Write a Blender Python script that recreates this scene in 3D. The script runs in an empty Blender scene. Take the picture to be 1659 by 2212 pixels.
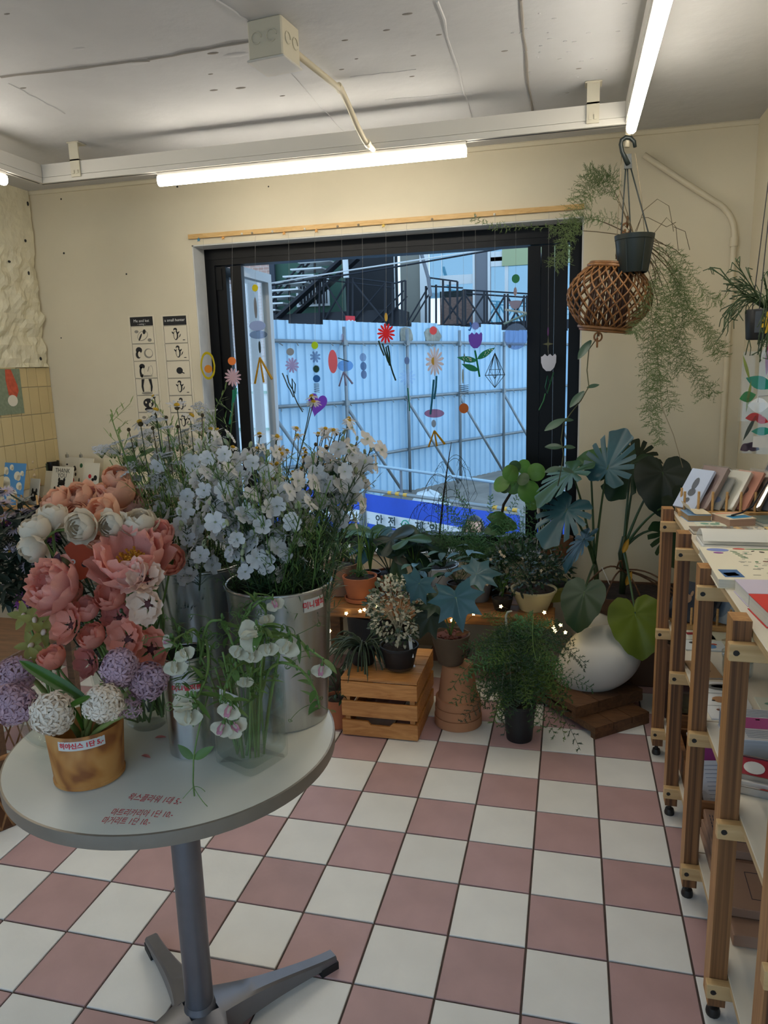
import bpy, math, random
from mathutils import Vector, Matrix, noise
from mathutils.geometry import tessellate_polygon
V = Vector; PI = math.pi
rnd = random.Random(11)
S = bpy.context.scene; COL = S.collection
# ---------------------------------------------------------------- camera
CAM = V((0.0809, -2.6561, 1.4595)); FOC = 1592.29
RX = V((0.97013, 0.24098, -0.02776)); DN = V((0.02008, -0.19384, -0.98083)); FW = V((-0.24175, 0.95097, -0.19289))
cd = bpy.data.cameras.new('camera'); cam = bpy.data.objects.new('camera', cd); COL.objects.link(cam)
cam.matrix_world = Matrix(((RX.x, -DN.x, -FW.x, CAM.x), (RX.y, -DN.y, -FW.y, CAM.y), (RX.z, -DN.z, -FW.z, CAM.z), (0, 0, 0, 1)))
cd.sensor_fit = 'VERTICAL'; cd.sensor_height = 36.0; cd.lens = FOC * 36 / 2212; cd.clip_start = 0.02; cd.clip_end = 200
S.camera = cam
# ---------------------------------------------------------------- sky and exposure
w = bpy.data.worlds.new('sky'); S.world = w; w.use_nodes = True
nt = w.node_tree; bg = nt.nodes['Background']
tc = nt.nodes.new('ShaderNodeTexCoord'); sx = nt.nodes.new('ShaderNodeSeparateXYZ'); cr = nt.nodes.new('ShaderNodeValToRGB')
nt.links.new(tc.outputs['Generated'], sx.inputs[0]); nt.links.new(sx.outputs['Z'], cr.inputs[0]); nt.links.new(cr.outputs[0], bg.inputs['Color'])
cr.color_ramp.elements[0].color = (0.56, 0.78, 1.0, 1); cr.color_ramp.elements[1].color = (0.38, 0.64, 1.0, 1)
bg.inputs['Strength'].default_value = 1.5
S.view_settings.view_transform = 'Standard'; S.view_settings.look = 'None'; S.view_settings.gamma = 1; S.view_settings.exposure = 0.18
S.view_settings.use_curve_mapping = False
S.cycles.max_bounces = 10; S.cycles.transparent_max_bounces = 24; S.cycles.diffuse_bounces = 5
LED_STRENGTH = 26.0

# ---------------------------------------------------------------- points from the survey of the room
def ray(x, y): return RX * ((x - 829.5) / FOC) + DN * ((y - 1106) / FOC) + FW
def AT(x, y, d): return CAM + ray(x, y) * d
def AZ(x, y, z): r = ray(x, y); return CAM + r * ((z - CAM.z) / r.z)
def AY(x, y, v): r = ray(x, y); return CAM + r * ((v - CAM.y) / r.y)
def AX(x, y, v): r = ray(x, y); return CAM + r * ((v - CAM.x) / r.x)

# ---------------------------------------------------------------- materials
MATS = {}
def mat(name, col, rough=0.6, metal=0.0, var=0.0, sc=12.0, bump=0.0, bsc=None, trans=0.0, tcol=None, rvar=0.0, spec=0.5, stretch=(1, 1, 1), coat=0.0):
    if name in MATS: return MATS[name]
    m = bpy.data.materials.new(name); m.use_nodes = True; MATS[name] = m
    n = m.node_tree.nodes; l = m.node_tree.links; p = n['Principled BSDF']
    p.inputs['Base Color'].default_value = (*col, 1); p.inputs['Roughness'].default_value = rough; p.inputs['Metallic'].default_value = metal
    p.inputs['Specular IOR Level'].default_value = spec; p.inputs['Coat Weight'].default_value = coat
    cs = None
    if var or bump:
        t = n.new('ShaderNodeTexCoord'); mp = n.new('ShaderNodeMapping'); mp.inputs['Scale'].default_value = stretch
        l.new(t.outputs['Object'], mp.inputs[0])
    if var or rvar:
        hv = n.new('ShaderNodeHueSaturation'); hv.inputs['Color'].default_value = (*col, 1)
        a = n.new('ShaderNodeMath'); a.operation = 'ADD'
        if var:
            z = n.new('ShaderNodeTexNoise'); z.inputs['Scale'].default_value = sc; z.inputs['Detail'].default_value = 5
            l.new(mp.outputs[0], z.inputs[0])
            r = n.new('ShaderNodeMapRange'); r.inputs['From Min'].default_value = .3; r.inputs['From Max'].default_value = .7
            r.inputs['To Min'].default_value = 1 - var; r.inputs['To Max'].default_value = 1 + var
            l.new(z.outputs[0], r.inputs[0]); l.new(r.outputs[0], a.inputs[0])
        else: a.inputs[0].default_value = 1.0
        if rvar:
            oi = n.new('ShaderNodeObjectInfo'); r2 = n.new('ShaderNodeMapRange')
            r2.inputs['To Min'].default_value = -rvar; r2.inputs['To Max'].default_value = rvar
            l.new(oi.outputs['Random'], r2.inputs[0]); l.new(r2.outputs[0], a.inputs[1])
        else: a.inputs[1].default_value = 0.0
        l.new(a.outputs[0], hv.inputs['Value']); l.new(hv.outputs[0], p.inputs['Base Color']); cs = hv.outputs[0]
    if bump:
        b = n.new('ShaderNodeBump'); b.inputs['Strength'].default_value = bump; b.inputs['Distance'].default_value = 0.01
        z2 = n.new('ShaderNodeTexNoise'); z2.inputs['Scale'].default_value = bsc or sc; z2.inputs['Detail'].default_value = 6
        l.new(mp.outputs[0], z2.inputs[0]); l.new(z2.outputs[0], b.inputs['Height']); l.new(b.outputs[0], p.inputs['Normal'])
    if trans:
        tr = n.new('ShaderNodeBsdfTranslucent'); tr.inputs[0].default_value = (*(tcol or col), 1)
        if cs and not tcol: l.new(cs, tr.inputs[0])
        mx = n.new('ShaderNodeMixShader'); mx.inputs[0].default_value = trans
        l.new(p.outputs[0], mx.inputs[1]); l.new(tr.outputs[0], mx.inputs[2]); l.new(mx.outputs[0], n['Material Output'].inputs[0])
    return m
def glass(name, col=(1, 1, 1), refl=0.08, rough=0.02, facing=0.6):
    if name in MATS: return MATS[name]
    m = bpy.data.materials.new(name); m.use_nodes = True; MATS[name] = m
    n = m.node_tree.nodes; l = m.node_tree.links; n.remove(n['Principled BSDF'])
    t = n.new('ShaderNodeBsdfTransparent'); t.inputs[0].default_value = (*col, 1)
    g = n.new('ShaderNodeBsdfGlossy'); g.inputs['Roughness'].default_value = rough
    lw = n.new('ShaderNodeLayerWeight'); lw.inputs[0].default_value = 0.35
    a = n.new('ShaderNodeMath'); a.operation = 'MULTIPLY_ADD'; a.inputs[1].default_value = facing; a.inputs[2].default_value = refl
    l.new(lw.outputs['Facing'], a.inputs[0])
    mx = n.new('ShaderNodeMixShader'); l.new(a.outputs[0], mx.inputs[0]); l.new(t.outputs[0], mx.inputs[1]); l.new(g.outputs[0], mx.inputs[2])
    l.new(mx.outputs[0], n['Material Output'].inputs[0]); return m
def emit(name, col, s):
    if name in MATS: return MATS[name]
    m = bpy.data.materials.new(name); m.use_nodes = True; MATS[name] = m
    p = m.node_tree.nodes['Principled BSDF']; p.inputs['Base Color'].default_value = (*col, 1)
    p.inputs['Emission Color'].default_value = (*col, 1); p.inputs['Emission Strength'].default_value = s; return m
def wood(name, c1, c2, sc=6.0, stretch=(1, 12, 12), rough=0.5, rvar=0.12, dist=2.0):
    """Grain of streaks running along the axis whose stretch is smallest."""
    if name in MATS: return MATS[name]
    m = bpy.data.materials.new(name); m.use_nodes = True; MATS[name] = m
    n = m.node_tree.nodes; l = m.node_tree.links; p = n['Principled BSDF']; p.inputs['Roughness'].default_value = rough
    t = n.new('ShaderNodeTexCoord'); mp = n.new('ShaderNodeMapping'); mp.inputs['Scale'].default_value = stretch
    oi = n.new('ShaderNodeObjectInfo'); va = n.new('ShaderNodeVectorMath'); va.operation = 'ADD'
    l.new(t.outputs['Object'], va.inputs[0]); l.new(oi.outputs['Random'], va.inputs[1]); l.new(va.outputs[0], mp.inputs[0])
    z = n.new('ShaderNodeTexNoise'); z.inputs['Scale'].default_value = sc; z.inputs['Detail'].default_value = 8; z.inputs['Distortion'].default_value = dist
    l.new(mp.outputs[0], z.inputs[0]); r = n.new('ShaderNodeValToRGB'); l.new(z.outputs[0], r.inputs[0])
    r.color_ramp.elements[0].position = .3; r.color_ramp.elements[0].color = (*c1, 1); r.color_ramp.elements[1].position = .7; r.color_ramp.elements[1].color = (*c2, 1)
    hv = n.new('ShaderNodeHueSaturation'); l.new(r.outputs[0], hv.inputs['Color'])
    r2 = n.new('ShaderNodeMapRange'); r2.inputs['To Min'].default_value = 1 - rvar; r2.inputs['To Max'].default_value = 1 + rvar
    l.new(oi.outputs['Random'], r2.inputs[0]); l.new(r2.outputs[0], hv.inputs['Value']); l.new(hv.outputs[0], p.inputs['Base Color'])
    return m

# ---------------------------------------------------------------- mesh building
class G:
    def __init__(s): s.v = []; s.f = []; s.m = []
    def add(s, vs, fs, mi=0):
        o = len(s.v); s.v += [V(a) for a in vs]; s.f += [tuple(i + o for i in q) for q in fs]; s.m += [mi] * len(fs); return s
    def box(s, x0, x1, y0, y1, z0, z1, mi=0):
        vs = [(x, y, z) for z in (z0, z1) for y in (y0, y1) for x in (x0, x1)]
        return s.add(vs, [(0, 2, 3, 1), (4, 5, 7, 6), (0, 1, 5, 4), (2, 6, 7, 3), (0, 4, 6, 2), (1, 3, 7, 5)], mi)
    def bbox(s, x0, x1, y0, y1, z0, z1, b=.003, mi=0):
        """Box whose upright edges and upper rim are chamfered by b."""
        def ring(i, z): return [(x0 + i + b, y0 + i, z), (x1 - i - b, y0 + i, z), (x1 - i, y0 + i + b, z), (x1 - i, y1 - i - b, z), (x1 - i - b, y1 - i, z), (x0 + i + b, y1 - i, z), (x0 + i, y1 - i - b, z), (x0 + i, y0 + i + b, z)]
        R = [ring(b, z0), ring(0, z0 + b), ring(0, z1 - b), ring(b, z1)]
        fs = [tuple(range(7, -1, -1)), tuple(range(24, 32))]
        for k in range(3): fs += [(k * 8 + i, k * 8 + (i + 1) % 8, k * 8 + 8 + (i + 1) % 8, k * 8 + 8 + i) for i in range(8)]
        return s.add([q for r in R for q in r], fs, mi)
    def obox(s, c, ax, ay, az, mi=0):
        """Box about c with half-extent vectors ax, ay, az."""
        c = V(c); vs = [c + ax * i + ay * j + az * k for k in (-1, 1) for j in (-1, 1) for i in (-1, 1)]
        return s.add(vs, [(0, 2, 3, 1), (4, 5, 7, 6), (0, 1, 5, 4), (2, 6, 7, 3), (0, 4, 6, 2), (1, 3, 7, 5)], mi)
    def beam(s, p, q, w, h, up=(0, 0, 1), mi=0):
        p = V(p); q = V(q); d = (q - p).normalized(); sd = d.cross(V(up)); sd = sd.normalized() if sd.length > 1e-6 else V((1, 0, 0)); u = sd.cross(d)
        return s.obox((p + q) / 2, (q - p) / 2, sd * (w / 2), u * (h / 2), mi)
    def tube(s, pts, r, n=6, mi=0, cap=True):
        pts = [V(p) for p in pts]; k = len(pts); rs = r if isinstance(r, (list, tuple)) else [r] * k
        t0 = (pts[1] - pts[0]).normalized(); a = V((0, 0, 1)) if abs(t0.z) < .9 else V((1, 0, 0)); u = t0.cross(a).normalized(); vs = []
        for i, p in enumerate(pts):
            t = (pts[min(i + 1, k - 1)] - pts[max(i - 1, 0)])
            t = t.normalized() if t.length > 1e-9 else t0
            u = (u - t * u.dot(t)); u = u.normalized() if u.length > 1e-6 else t.orthogonal().normalized(); b = t.cross(u)
            vs += [p + (u * math.cos(2 * PI * j / n) + b * math.sin(2 * PI * j / n)) * rs[i] for j in range(n)]
        fs = [(i * n + j, i * n + (j + 1) % n, (i + 1) * n + (j + 1) % n, (i + 1) * n + j) for i in range(k - 1) for j in range(n)]
        if cap and n > 2: fs += [tuple(range(n - 1, -1, -1)), tuple(range((k - 1) * n, k * n))]
        return s.add(vs, fs, mi)
    def lathe(s, prof, n=28, o=(0, 0, 0), mi=0, sx=1, sy=1, fn=None, caps=True):
        o = V(o); vs = []
        for r, z in prof:
            for j in range(n):
                a = 2 * PI * j / n; p = V((math.cos(a) * r * sx, math.sin(a) * r * sy, z)); vs.append((fn(p) if fn else p) + o)
        k = len(prof); fs = [(i * n + j, i * n + (j + 1) % n, (i + 1) * n + (j + 1) % n, (i + 1) * n + j) for i in range(k - 1) for j in range(n)]
        if caps and prof[0][0] > 0: fs.append(tuple(range(n - 1, -1, -1)))
        if caps and prof[-1][0] > 0: fs.append(tuple(range((k - 1) * n, k * n)))
        return s.add(vs, fs, mi)
    def blob(s, c, rx, ry=None, rz=None, n=10, m=6, mi=0, mx=None):
        ry = ry or rx; rz = rz or rx; c = V(c); vs = []
        for i in range(m + 1):
            a = PI * i / m
            for j in range(n):
                b = 2 * PI * j / n; p = V((rx * math.sin(a) * math.cos(b), ry * math.sin(a) * math.sin(b), rz * math.cos(a)))
                vs.append((mx @ p if mx else p) + c)
        fs = [((i + 1) * n + j, (i + 1) * n + (j + 1) % n, i * n + (j + 1) % n, i * n + j) for i in range(m) for j in range(n)]
        return s.add(vs, fs, mi)
    def leaf(s, L, W, M=None, prof=None, fold=.15, curl=0.0, cup=0.0, wave=0.0, nu=6, nv=4, mi=0, tip=0.0):
        """Blade along local +X, width along Y, normal +Z. curl bends the tip down (radians over the length)."""
        prof = prof or (lambda u: math.sin(PI * min(1, u ** .8)) ** .8)
        M = M or Matrix.Identity(4); vs = []
        x = z = 0.0
        ph = rnd.random() * 6
        for i in range(nu + 1):
            u = i / nu; a = -curl * u + tip * u * u
            if i: x += math.cos(a) * L / nu; z += math.sin(a) * L / nu
            wd = max(prof(u), .02) * W / 2
            for j in range(nv + 1):
                t = 2 * j / nv - 1
                h = abs(t) * wd * fold + cup * (t * t) * wd + wave * math.sin(u * 11 + ph + t * 2) * abs(t)
                vs.append(M @ V((x - math.sin(a) * h * .5, t * wd, z + h)))
        fs = [(i * (nv + 1) + j, (i + 1) * (nv + 1) + j, (i + 1) * (nv + 1) + j + 1, i * (nv + 1) + j + 1) for i in range(nu) for j in range(nv)]
        return s.add(vs, fs, mi)
    def polar(s, rf, M=None, n=48, rings=4, shape=None, mi=0):
        """Leaf blade round its petiole joint; rf(a) is its outline radius, a = 0 towards the tip (+X)."""
        M = M or Matrix.Identity(4); shape = shape or (lambda x, y: 0.0)
        vs = [M @ V((0, 0, shape(0, 0)))]
        for k in range(1, rings + 1):
            for j in range(n):
                a = 2 * PI * j / n - PI; r = rf(a) * k / rings; x = r * math.cos(a); y = r * math.sin(a); vs.append(M @ V((x, y, shape(x, y))))
        fs = [(0, 1 + j, 1 + (j + 1) % n) for j in range(n)]
        for k in range(rings - 1): fs += [(1 + k * n + j, 1 + (k + 1) * n + j, 1 + (k + 1) * n + (j + 1) % n, 1 + k * n + (j + 1) % n) for j in range(n)]
        return s.add(vs, fs, mi)
    def slab(s, out, M, th, mi=0):
        """Flat outline (x, y) given thickness th along local Z."""
        n = len(out); tr = tessellate_polygon([[V((a, b, 0)) for a, b in out]])
        vs = [M @ V((a, b, z)) for z in (-th / 2, th / 2) for a, b in out]
        fs = [tuple(t) for t in tr] + [tuple(i + n for i in reversed(t)) for t in tr] + [(i, (i + 1) % n, n + (i + 1) % n, n + i) for i in range(n)]
        return s.add(vs, fs, mi)
    def text(s, body, size, fn, mi=0, align='CENTER', bold=0.0):
        c = bpy.data.curves.new('lettering', 'FONT'); c.body = body; c.size = size; c.align_x = align; c.align_y = 'CENTER'; c.resolution_u = 2; c.offset = bold
        o = bpy.data.objects.new('lettering', c); COL.objects.link(o)
        me = bpy.data.meshes.new_from_object(o.evaluated_get(bpy.context.evaluated_depsgraph_get()))
        s.add([fn(a.co.x, a.co.y) for a in me.vertices], [tuple(p.vertices) for p in me.polygons], mi)
        bpy.data.objects.remove(o); bpy.data.curves.remove(c); bpy.data.meshes.remove(me); return s
    def xf(s, M): s.v = [M @ a for a in s.v]; return s
    def grow(s, g, M=None, mi=None):
        o = len(s.v); s.v += [M @ a for a in g.v] if M else list(g.v); s.f += [tuple(i + o for i in q) for q in g.f]
        s.m += g.m if mi is None else [mi] * len(g.f); return s
    def mesh(s, name, mats, smooth=True, off=None, angle=42):
        me = bpy.data.meshes.new(name); vs = [a - off for a in s.v] if off else s.v
        me.from_pydata([tuple(a) for a in vs], [], s.f)
        for m in (mats if isinstance(mats, (list, tuple)) else [mats]): me.materials.append(m)
        if any(s.m): me.polygons.foreach_set('material_index', s.m)
        if smooth:
            me.polygons.foreach_set('use_smooth', [True] * len(s.f))
            if angle < 180: me.set_sharp_from_angle(angle=math.radians(angle))
        me.update(); return me
KIDS = {}
def adopt(o, parent): o.parent = parent; KIDS.setdefault(parent.name, []).append(o)
def place(name, me, parent=None, M=None, loc=None):
    o = bpy.data.objects.new(name, me); COL.objects.link(o)
    if parent: adopt(o, parent)
    if M is not None: o.matrix_basis = M
    if loc is not None: o.location = loc
    return o
def tag(o, label=None, cat=None, group=None, kind=None):
    if label: o['label'] = label
    if cat: o['category'] = cat
    if group: o['group'] = group
    if kind: o['kind'] = kind
    return o
ORG = {}
def thing(name, label, cat, loc=(0, 0, 0), group=None):
    o = place(name, None, loc=V(loc)); ORG[o.name] = V(loc); return tag(o, label, cat, group)
def part(name, g, mats, t, smooth=True, angle=42, label=None, kind=None):
    """Part of t whose shape g was laid out in room coordinates."""
    off = ORG.get(t.name, V((0, 0, 0))); o = place(name, g.mesh(name, mats, smooth, off, angle), t); ORG[o.name] = off
    return tag(o, label, kind=kind)
def solo(name, g, mats, label, cat, loc=(0, 0, 0), group=None, smooth=True, angle=42, kind=None):
    loc = V(loc); o = place(name, g.mesh(name, mats, smooth, loc, angle), loc=loc); ORG[o.name] = loc
    return tag(o, label, cat, group, kind)
def struct(name, g, mats, parent=None, smooth=False, kind='structure'):
    o = place(name, g.mesh(name, mats, smooth), parent)
    if not parent: o['kind'] = kind
    ORG[o.name] = V((0, 0, 0)); return o
def dup(root, M, label=None, group=None, name=None):
    r = root.copy(); COL.objects.link(r); r.matrix_basis = M
    if label: r['label'] = label
    if group: r['group'] = group
    for c in KIDS.get(root.name, ()):
        d = c.copy(); COL.objects.link(d); adopt(d, r)
        for e in KIDS.get(c.name, ()):
            h = e.copy(); COL.objects.link(h); adopt(h, d)
    return r
def frame(p, x, z=(0, 0, 1), sc=1.0):
    """Matrix at p whose X axis points along x and whose Z axis is as near to z as possible."""
    x = V(x).normalized(); z = V(z); y = z.cross(x)
    y = y.normalized() if y.length > 1e-6 else x.orthogonal().normalized(); z = x.cross(y)
    return Matrix(((x.x * sc, y.x * sc, z.x * sc, p[0]), (x.y * sc, y.y * sc, z.y * sc, p[1]), (x.z * sc, y.z * sc, z.z * sc, p[2]), (0, 0, 0, 1)))
def facing(p, nrm, spin=0.0, sc=1.0):
    """Matrix at p whose Z axis is nrm, spun about it."""
    z = V(nrm).normalized(); a = V((0, 0, 1)) if abs(z.z) < .95 else V((0, 1, 0)); x = a.cross(z).normalized(); y = z.cross(x)
    c, q = math.cos(spin), math.sin(spin); x, y = x * c + y * q, y * c - x * q
    return Matrix(((x.x * sc, y.x * sc, z.x * sc, p[0]), (x.y * sc, y.y * sc, z.y * sc, p[1]), (x.z * sc, y.z * sc, z.z * sc, p[2]), (0, 0, 0, 1)))
def bez(a, b, c, n=10):
    a, b, c = V(a), V(b), V(c); return [a * (1 - t) ** 2 + b * 2 * t * (1 - t) + c * t * t for t in [i / n for i in range(n + 1)]]
def rv(s=1.0): return V((rnd.uniform(-s, s), rnd.uniform(-s, s), rnd.uniform(-s, s)))
def ru(a, b): return rnd.uniform(a, b)
def hexc(h): return tuple(((int(h[i:i + 2], 16) / 255 + .055) / 1.055) ** 2.4 if int(h[i:i + 2], 16) > 10 else int(h[i:i + 2], 16) / 255 / 12.92 for i in (0, 2, 4))
WHITE = mat('white_paper', (.80, .79, .76), .7); BLACK = mat('black_print', (.02, .02, .022), .6); RED = mat('red_pen', (.75, .05, .08), .6)
GREEN_STEM = mat('stem_green', (.10, .20, .04), .5, trans=.15)
# ================================================================ the room
WX0, WX1, OZ0, OZ1 = -1.835, 0.127, 0.50, 2.105      # window opening in the far wall
XL, XR, YB, YF, H = -2.78, 0.83, 1.0, -3.6, 2.44
plaster = mat('cream_plaster', hexc('d6ccb3'), .85, var=.05, sc=2.2, bump=.25, bsc=9)
plaster_rough = mat('rough_cream_plaster', hexc('d8d0b4'), .9, var=.07, sc=14, bump=.5, bsc=30)
conc = mat('painted_concrete', hexc('c0c0c1'), .8, var=.06, sc=3, bump=.35, bsc=14)
grout = mat('grout', hexc('54463f'), .9, var=.2, sc=30)
tile_pink = mat('pink_cement_tile', hexc('b39290'), .42, var=.09, sc=7, bump=.05, bsc=60, rvar=.07, spec=.35)
tile_cream = mat('cream_cement_tile', hexc('e2e0da'), .42, var=.05, sc=6, bump=.05, bsc=60, rvar=.04, spec=.35)
chk = mat('checker_beyond', hexc('bfa398'), .5)
ck = chk.node_tree.nodes.new('ShaderNodeTexChecker'); ck.inputs['Scale'].default_value = 5.0
ck.inputs[1].default_value = (*hexc('b39290'), 1); ck.inputs[2].default_value = (*hexc('d9d3bf'), 1)
tcn = chk.node_tree.nodes.new('ShaderNodeTexCoord'); chk.node_tree.links.new(tcn.outputs['Object'], ck.inputs[0]); chk.node_tree.links.new(ck.outputs[0], chk.node_tree.nodes['Principled BSDF'].inputs['Base Color'])
g = G().box(XL - .2, XR + .2, YF - .2, YB + .3, -.08, -.005)
g.add([(XL, YF, -.002), (XR, YF, -.002), (XR, -2.2, -.002), (XL, -2.2, -.002)], [(0, 1, 2, 3)], 1)
floor = struct('floor', g, [grout, chk])
def tile_mesh(m):
    a, b = .0972, .0958
    return G().add([(-a, -a, -.006), (a, -a, -.006), (a, a, -.006), (-a, a, -.006), (-a, -a, -.0012), (a, -a, -.0012), (a, a, -.0012), (-a, a, -.0012), (-b, -b, 0), (b, -b, 0), (b, b, 0), (-b, b, 0)],
        [(0, 1, 5, 4), (1, 2, 6, 5), (2, 3, 7, 6), (3, 0, 4, 7), (4, 5, 9, 8), (5, 6, 10, 9), (6, 7, 11, 10), (7, 4, 8, 11), (8, 9, 10, 11)]).mesh('tile', m, False)
tm = [tile_mesh(tile_cream), tile_mesh(tile_pink)]
for i in range(-14, 5):
    for j in range(-11, 5):
        x, y = .2 * i + .1, .2 * j + .1
        if x < XL + .05 or x > XR + .1: continue
        o = place('tile', tm[(i + j) % 2], floor, Matrix.Translation((x, y, ru(-.0006, .0006))) @ Matrix.Rotation(ru(-.004, .004), 4, 'Z'))
# ceiling with board marks, a shallow groove and small spalls in the concrete
g = G().box(XL - .3, XR + .3, YF - .3, YB + .3, H, H + .15)
ceil = struct('ceiling', g, conc)
seams = [((945, 0), (1022, 262), .004), ((1123, 0), (1150, 248), .005), ((468, 0), (555, 60), .004), ((590, 120), (748, 290), .003), ((0, 165), (320, 128), .006), ((320, 128), (560, 84), .005), ((758, 165), (900, 150), .002), ((830, 215), (1020, 200), .002), ((20, 180), (140, 245), .003)]
dark_seam = mat('groove', hexc('8d8780'), .9)
for (a, b, r) in seams:
    p, q = AZ(*a, H), AZ(*b, H); n = 9; pts = [p.lerp(q, k / n) + V((ru(-.004, .004), ru(-.004, .004), 0)) for k in range(n + 1)]
    o = part('seam', G().tube(pts, [r * ru(.7, 1.2) for _ in pts], 6), conc if r < .0045 else dark_seam, ceil)
for (x, y, s) in [(300, 135, .05), (510, 118, .055), (460, 115, .025), (455, 160, .012), (600, 157, .016), (462, 195, .02), (520, 190, .025), (610, 207, .014), (170, 105, .03), (15, 30, .012), (745, 87, .014), (738, 150, .012), (770, 127, .008), (880, 30, .02), (835, 65, .014), (893, 120, .012), (890, 165, .012), (948, 75, .012), (1090, 110, .014), (1250, 148, .012), (1225, 200, .01), (50, 190, .016), (640, 110, .01)]:
    p = AZ(x, y, H); part('spall', G().blob((p.x, p.y, H + .0015), s, s * .4, .0035, 9, 4), dark_seam if s < .03 else conc, ceil)
for k in range(42):       # crumbs of paint by the right tube
    x, y = rnd.gauss(1205, 55), rnd.gauss(75, 40); p = AZ(x, y, H); part('paint_flake', G().blob((p.x, p.y, H), ru(.004, .009), ru(.003, .006), .003, 6, 3), conc, ceil) if k < 24 else None
# far wall with the window opening and a white painted reveal
T = .24
g = G().box(XL - .3, WX0, YB, YB + T, -.1, H + .1).box(WX1, XR + .3, YB, YB + T, -.1, H + .1).box(WX0, WX1, YB, YB + T, OZ1, H + .1).box(WX0, WX1, YB, YB + T, -.1, OZ0)
wall_back = struct('wall_back', g, plaster)
rev = mat('white_reveal_paint', hexc('c9c9c6'), .7, var=.06, sc=10, bump=.3, bsc=20)
g = G().box(WX0 - .0, WX0 + .006, YB + .002, YB + .12, OZ0, OZ1).box(WX1 - .006, WX1, YB + .002, YB + .12, OZ0, OZ1).box(WX0, WX1, YB + .002, YB + .12, OZ1 - .006, OZ1).bbox(WX0 + .01, WX1 - .01, YB - .012, YB + .13, OZ0 - .012, OZ0 + .012, .004)
part('window_reveal', g, rev, wall_back)
# picture-rail like joint with the ceiling, and its chipped place
g = G().tube([(XL, YB, H - .004)] + [(XL + k * .12, YB - .004 + ru(-.003, .003), H - .006) for k in range(1, 30)] + [(XR, YB, H - .006)], .016, 6)
part('plaster_fillet', g, plaster, wall_back)
g = G()
for k in range(26):
    p = AY(1040 + k * 4.2, 313 - k * .45 + ru(-3, 3), YB); g.blob(p, ru(.008, .02), .006, ru(.004, .012), 7, 4)
part('plaster_chip', g, plaster_rough, wall_back)
hole = mat('dark_hole', (.03, .028, .025), .9)
for (x, y, r) in [(138, 547, .006), (273, 592, .005), (132, 730, .004), (132, 430, .005), (383, 403, .006), (580, 403, .004)]:
    p = AY(x, y, YB); part('screw_hole', G().blob(p, r, .002, r, 8, 4), hole, wall_back)
# right wall
struct('wall_right', G().box(XR, XR + .2, YF, YB + .1, -.1, H + .1), plaster)
# the shop front behind the camera is wide open to the street: daylight comes in over the pavement
struct('wall_front', G().box(XL - .1, -2.5, YF - .2, YF, -.1, H + .1).box(XL - .1, XR + .1, YF - .2, YF, 2.34, H + .1), plaster)
struct('pavement', G().box(-9, 8, -16, YF - .001, -.2, -.03), mat('grey_pavement', hexc('a9a59e'), .9, var=.1, sc=2))
# left wall: rough hacked plaster above, small upright tiles below
TT = 1.512
g = G(); ny, nz = 58, 40; y0 = -.2
vs = []
for i in range(ny + 1):
    for k in range(nz + 1):
        y = y0 + (YB - y0) * i / ny; z = TT + (H - TT) * k / nz
        d = .028 * noise.noise((y * 7, z * 11, 1)) + .018 * noise.noise((y * 19, z * 26, 4)) + .008 * noise.noise((y * 50, z * 60, 9))
        if z > H - .32: d = d * .25 + .004
        if i == ny: d -= .02
        vs.append((XL + .012 + d, y, z))
g.add(vs, [(i * (nz + 1) + k, (i + 1) * (nz + 1) + k, (i + 1) * (nz + 1) + k + 1, i * (nz + 1) + k + 1) for i in range(ny) for k in range(nz)])
g.box(XL - .2, XL - .03, YF, YB + .1, -.1, H + .1, 1).box(XL - .1, XL + .004, YF, y0, -.1, H + .1, 1).box(XL - .1, XL + .001, y0, YB, -.1, TT, 2)
wall_left = struct('wall_left', g, [plaster_rough, plaster, mat('tile_joint', hexc('d9d2bd'), .8)], smooth=False)
wt = mat('beige_wall_tile', hexc('c8b486'), .28, var=.03, sc=5, rvar=.05, spec=.4)
zs = [TT, 1.405, 1.257, 1.109, .961, .86]
for c in range(9):
    y1 = YB - .002 - c * .0765; yy0 = y1 - .0735
    if c == 0: yy0 = y1 - .03; 
    y1 = y1 if c == 0 else YB - .0345 - (c - 1) * .0765; yy0 = yy0 if c == 0 else y1 - .0735
    for k in range(5):
        part('wall_tile', G().bbox(XL - .002, XL + .009, yy0, y1, zs[k + 1] + .0015, zs[k] - .0015, .0018), wt, wall_left, smooth=False)
for (x, y) in [(88, 775), (62, 590), (55, 520), (20, 565), (60, 440)]:
    p = AX(x, y, XL + .02); part('plaster_hole', G().blob(p, .006, ru(.004, .01), ru(.006, .014), 8, 5), hole, wall_left)
# conduit pipe on the right of the far wall
pipe = mat('painted_pipe', hexc('cfc4aa'), .5, var=.03, sc=20)
pp = [AY(1362, 318, .42)]
pts = [V((.372, .975, 2.335)), V((.55, .975, 2.205)), V((.64, .975, 2.142))]
for t in range(7): a = t / 6; pts.append(V((.69, .975, 2.108)) * (1 - a) ** 2 + V((.752, .975, 2.06)) * 2 * a * (1 - a) + V((.757, .975, 1.98)) * a * a)
pts += [V((.757, .975, 1.6)), V((.757, .975, 1.0)), V((.757, .975, .06))]
t = thing('conduit_pipe', 'cream painted conduit pipe bending down the far wall beside the right corner', 'pipe', pts[-1])
part('pipe_run', G().tube(pts, .0125, 10), pipe, t, angle=180)
part('pipe_collar', G().tube([(.757, .975, 1.97), (.757, .975, 1.93)], .0165, 10).tube([(.757, .972, 1.95), (.772, .972, 1.955)], .004, 6), pipe, t)
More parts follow.
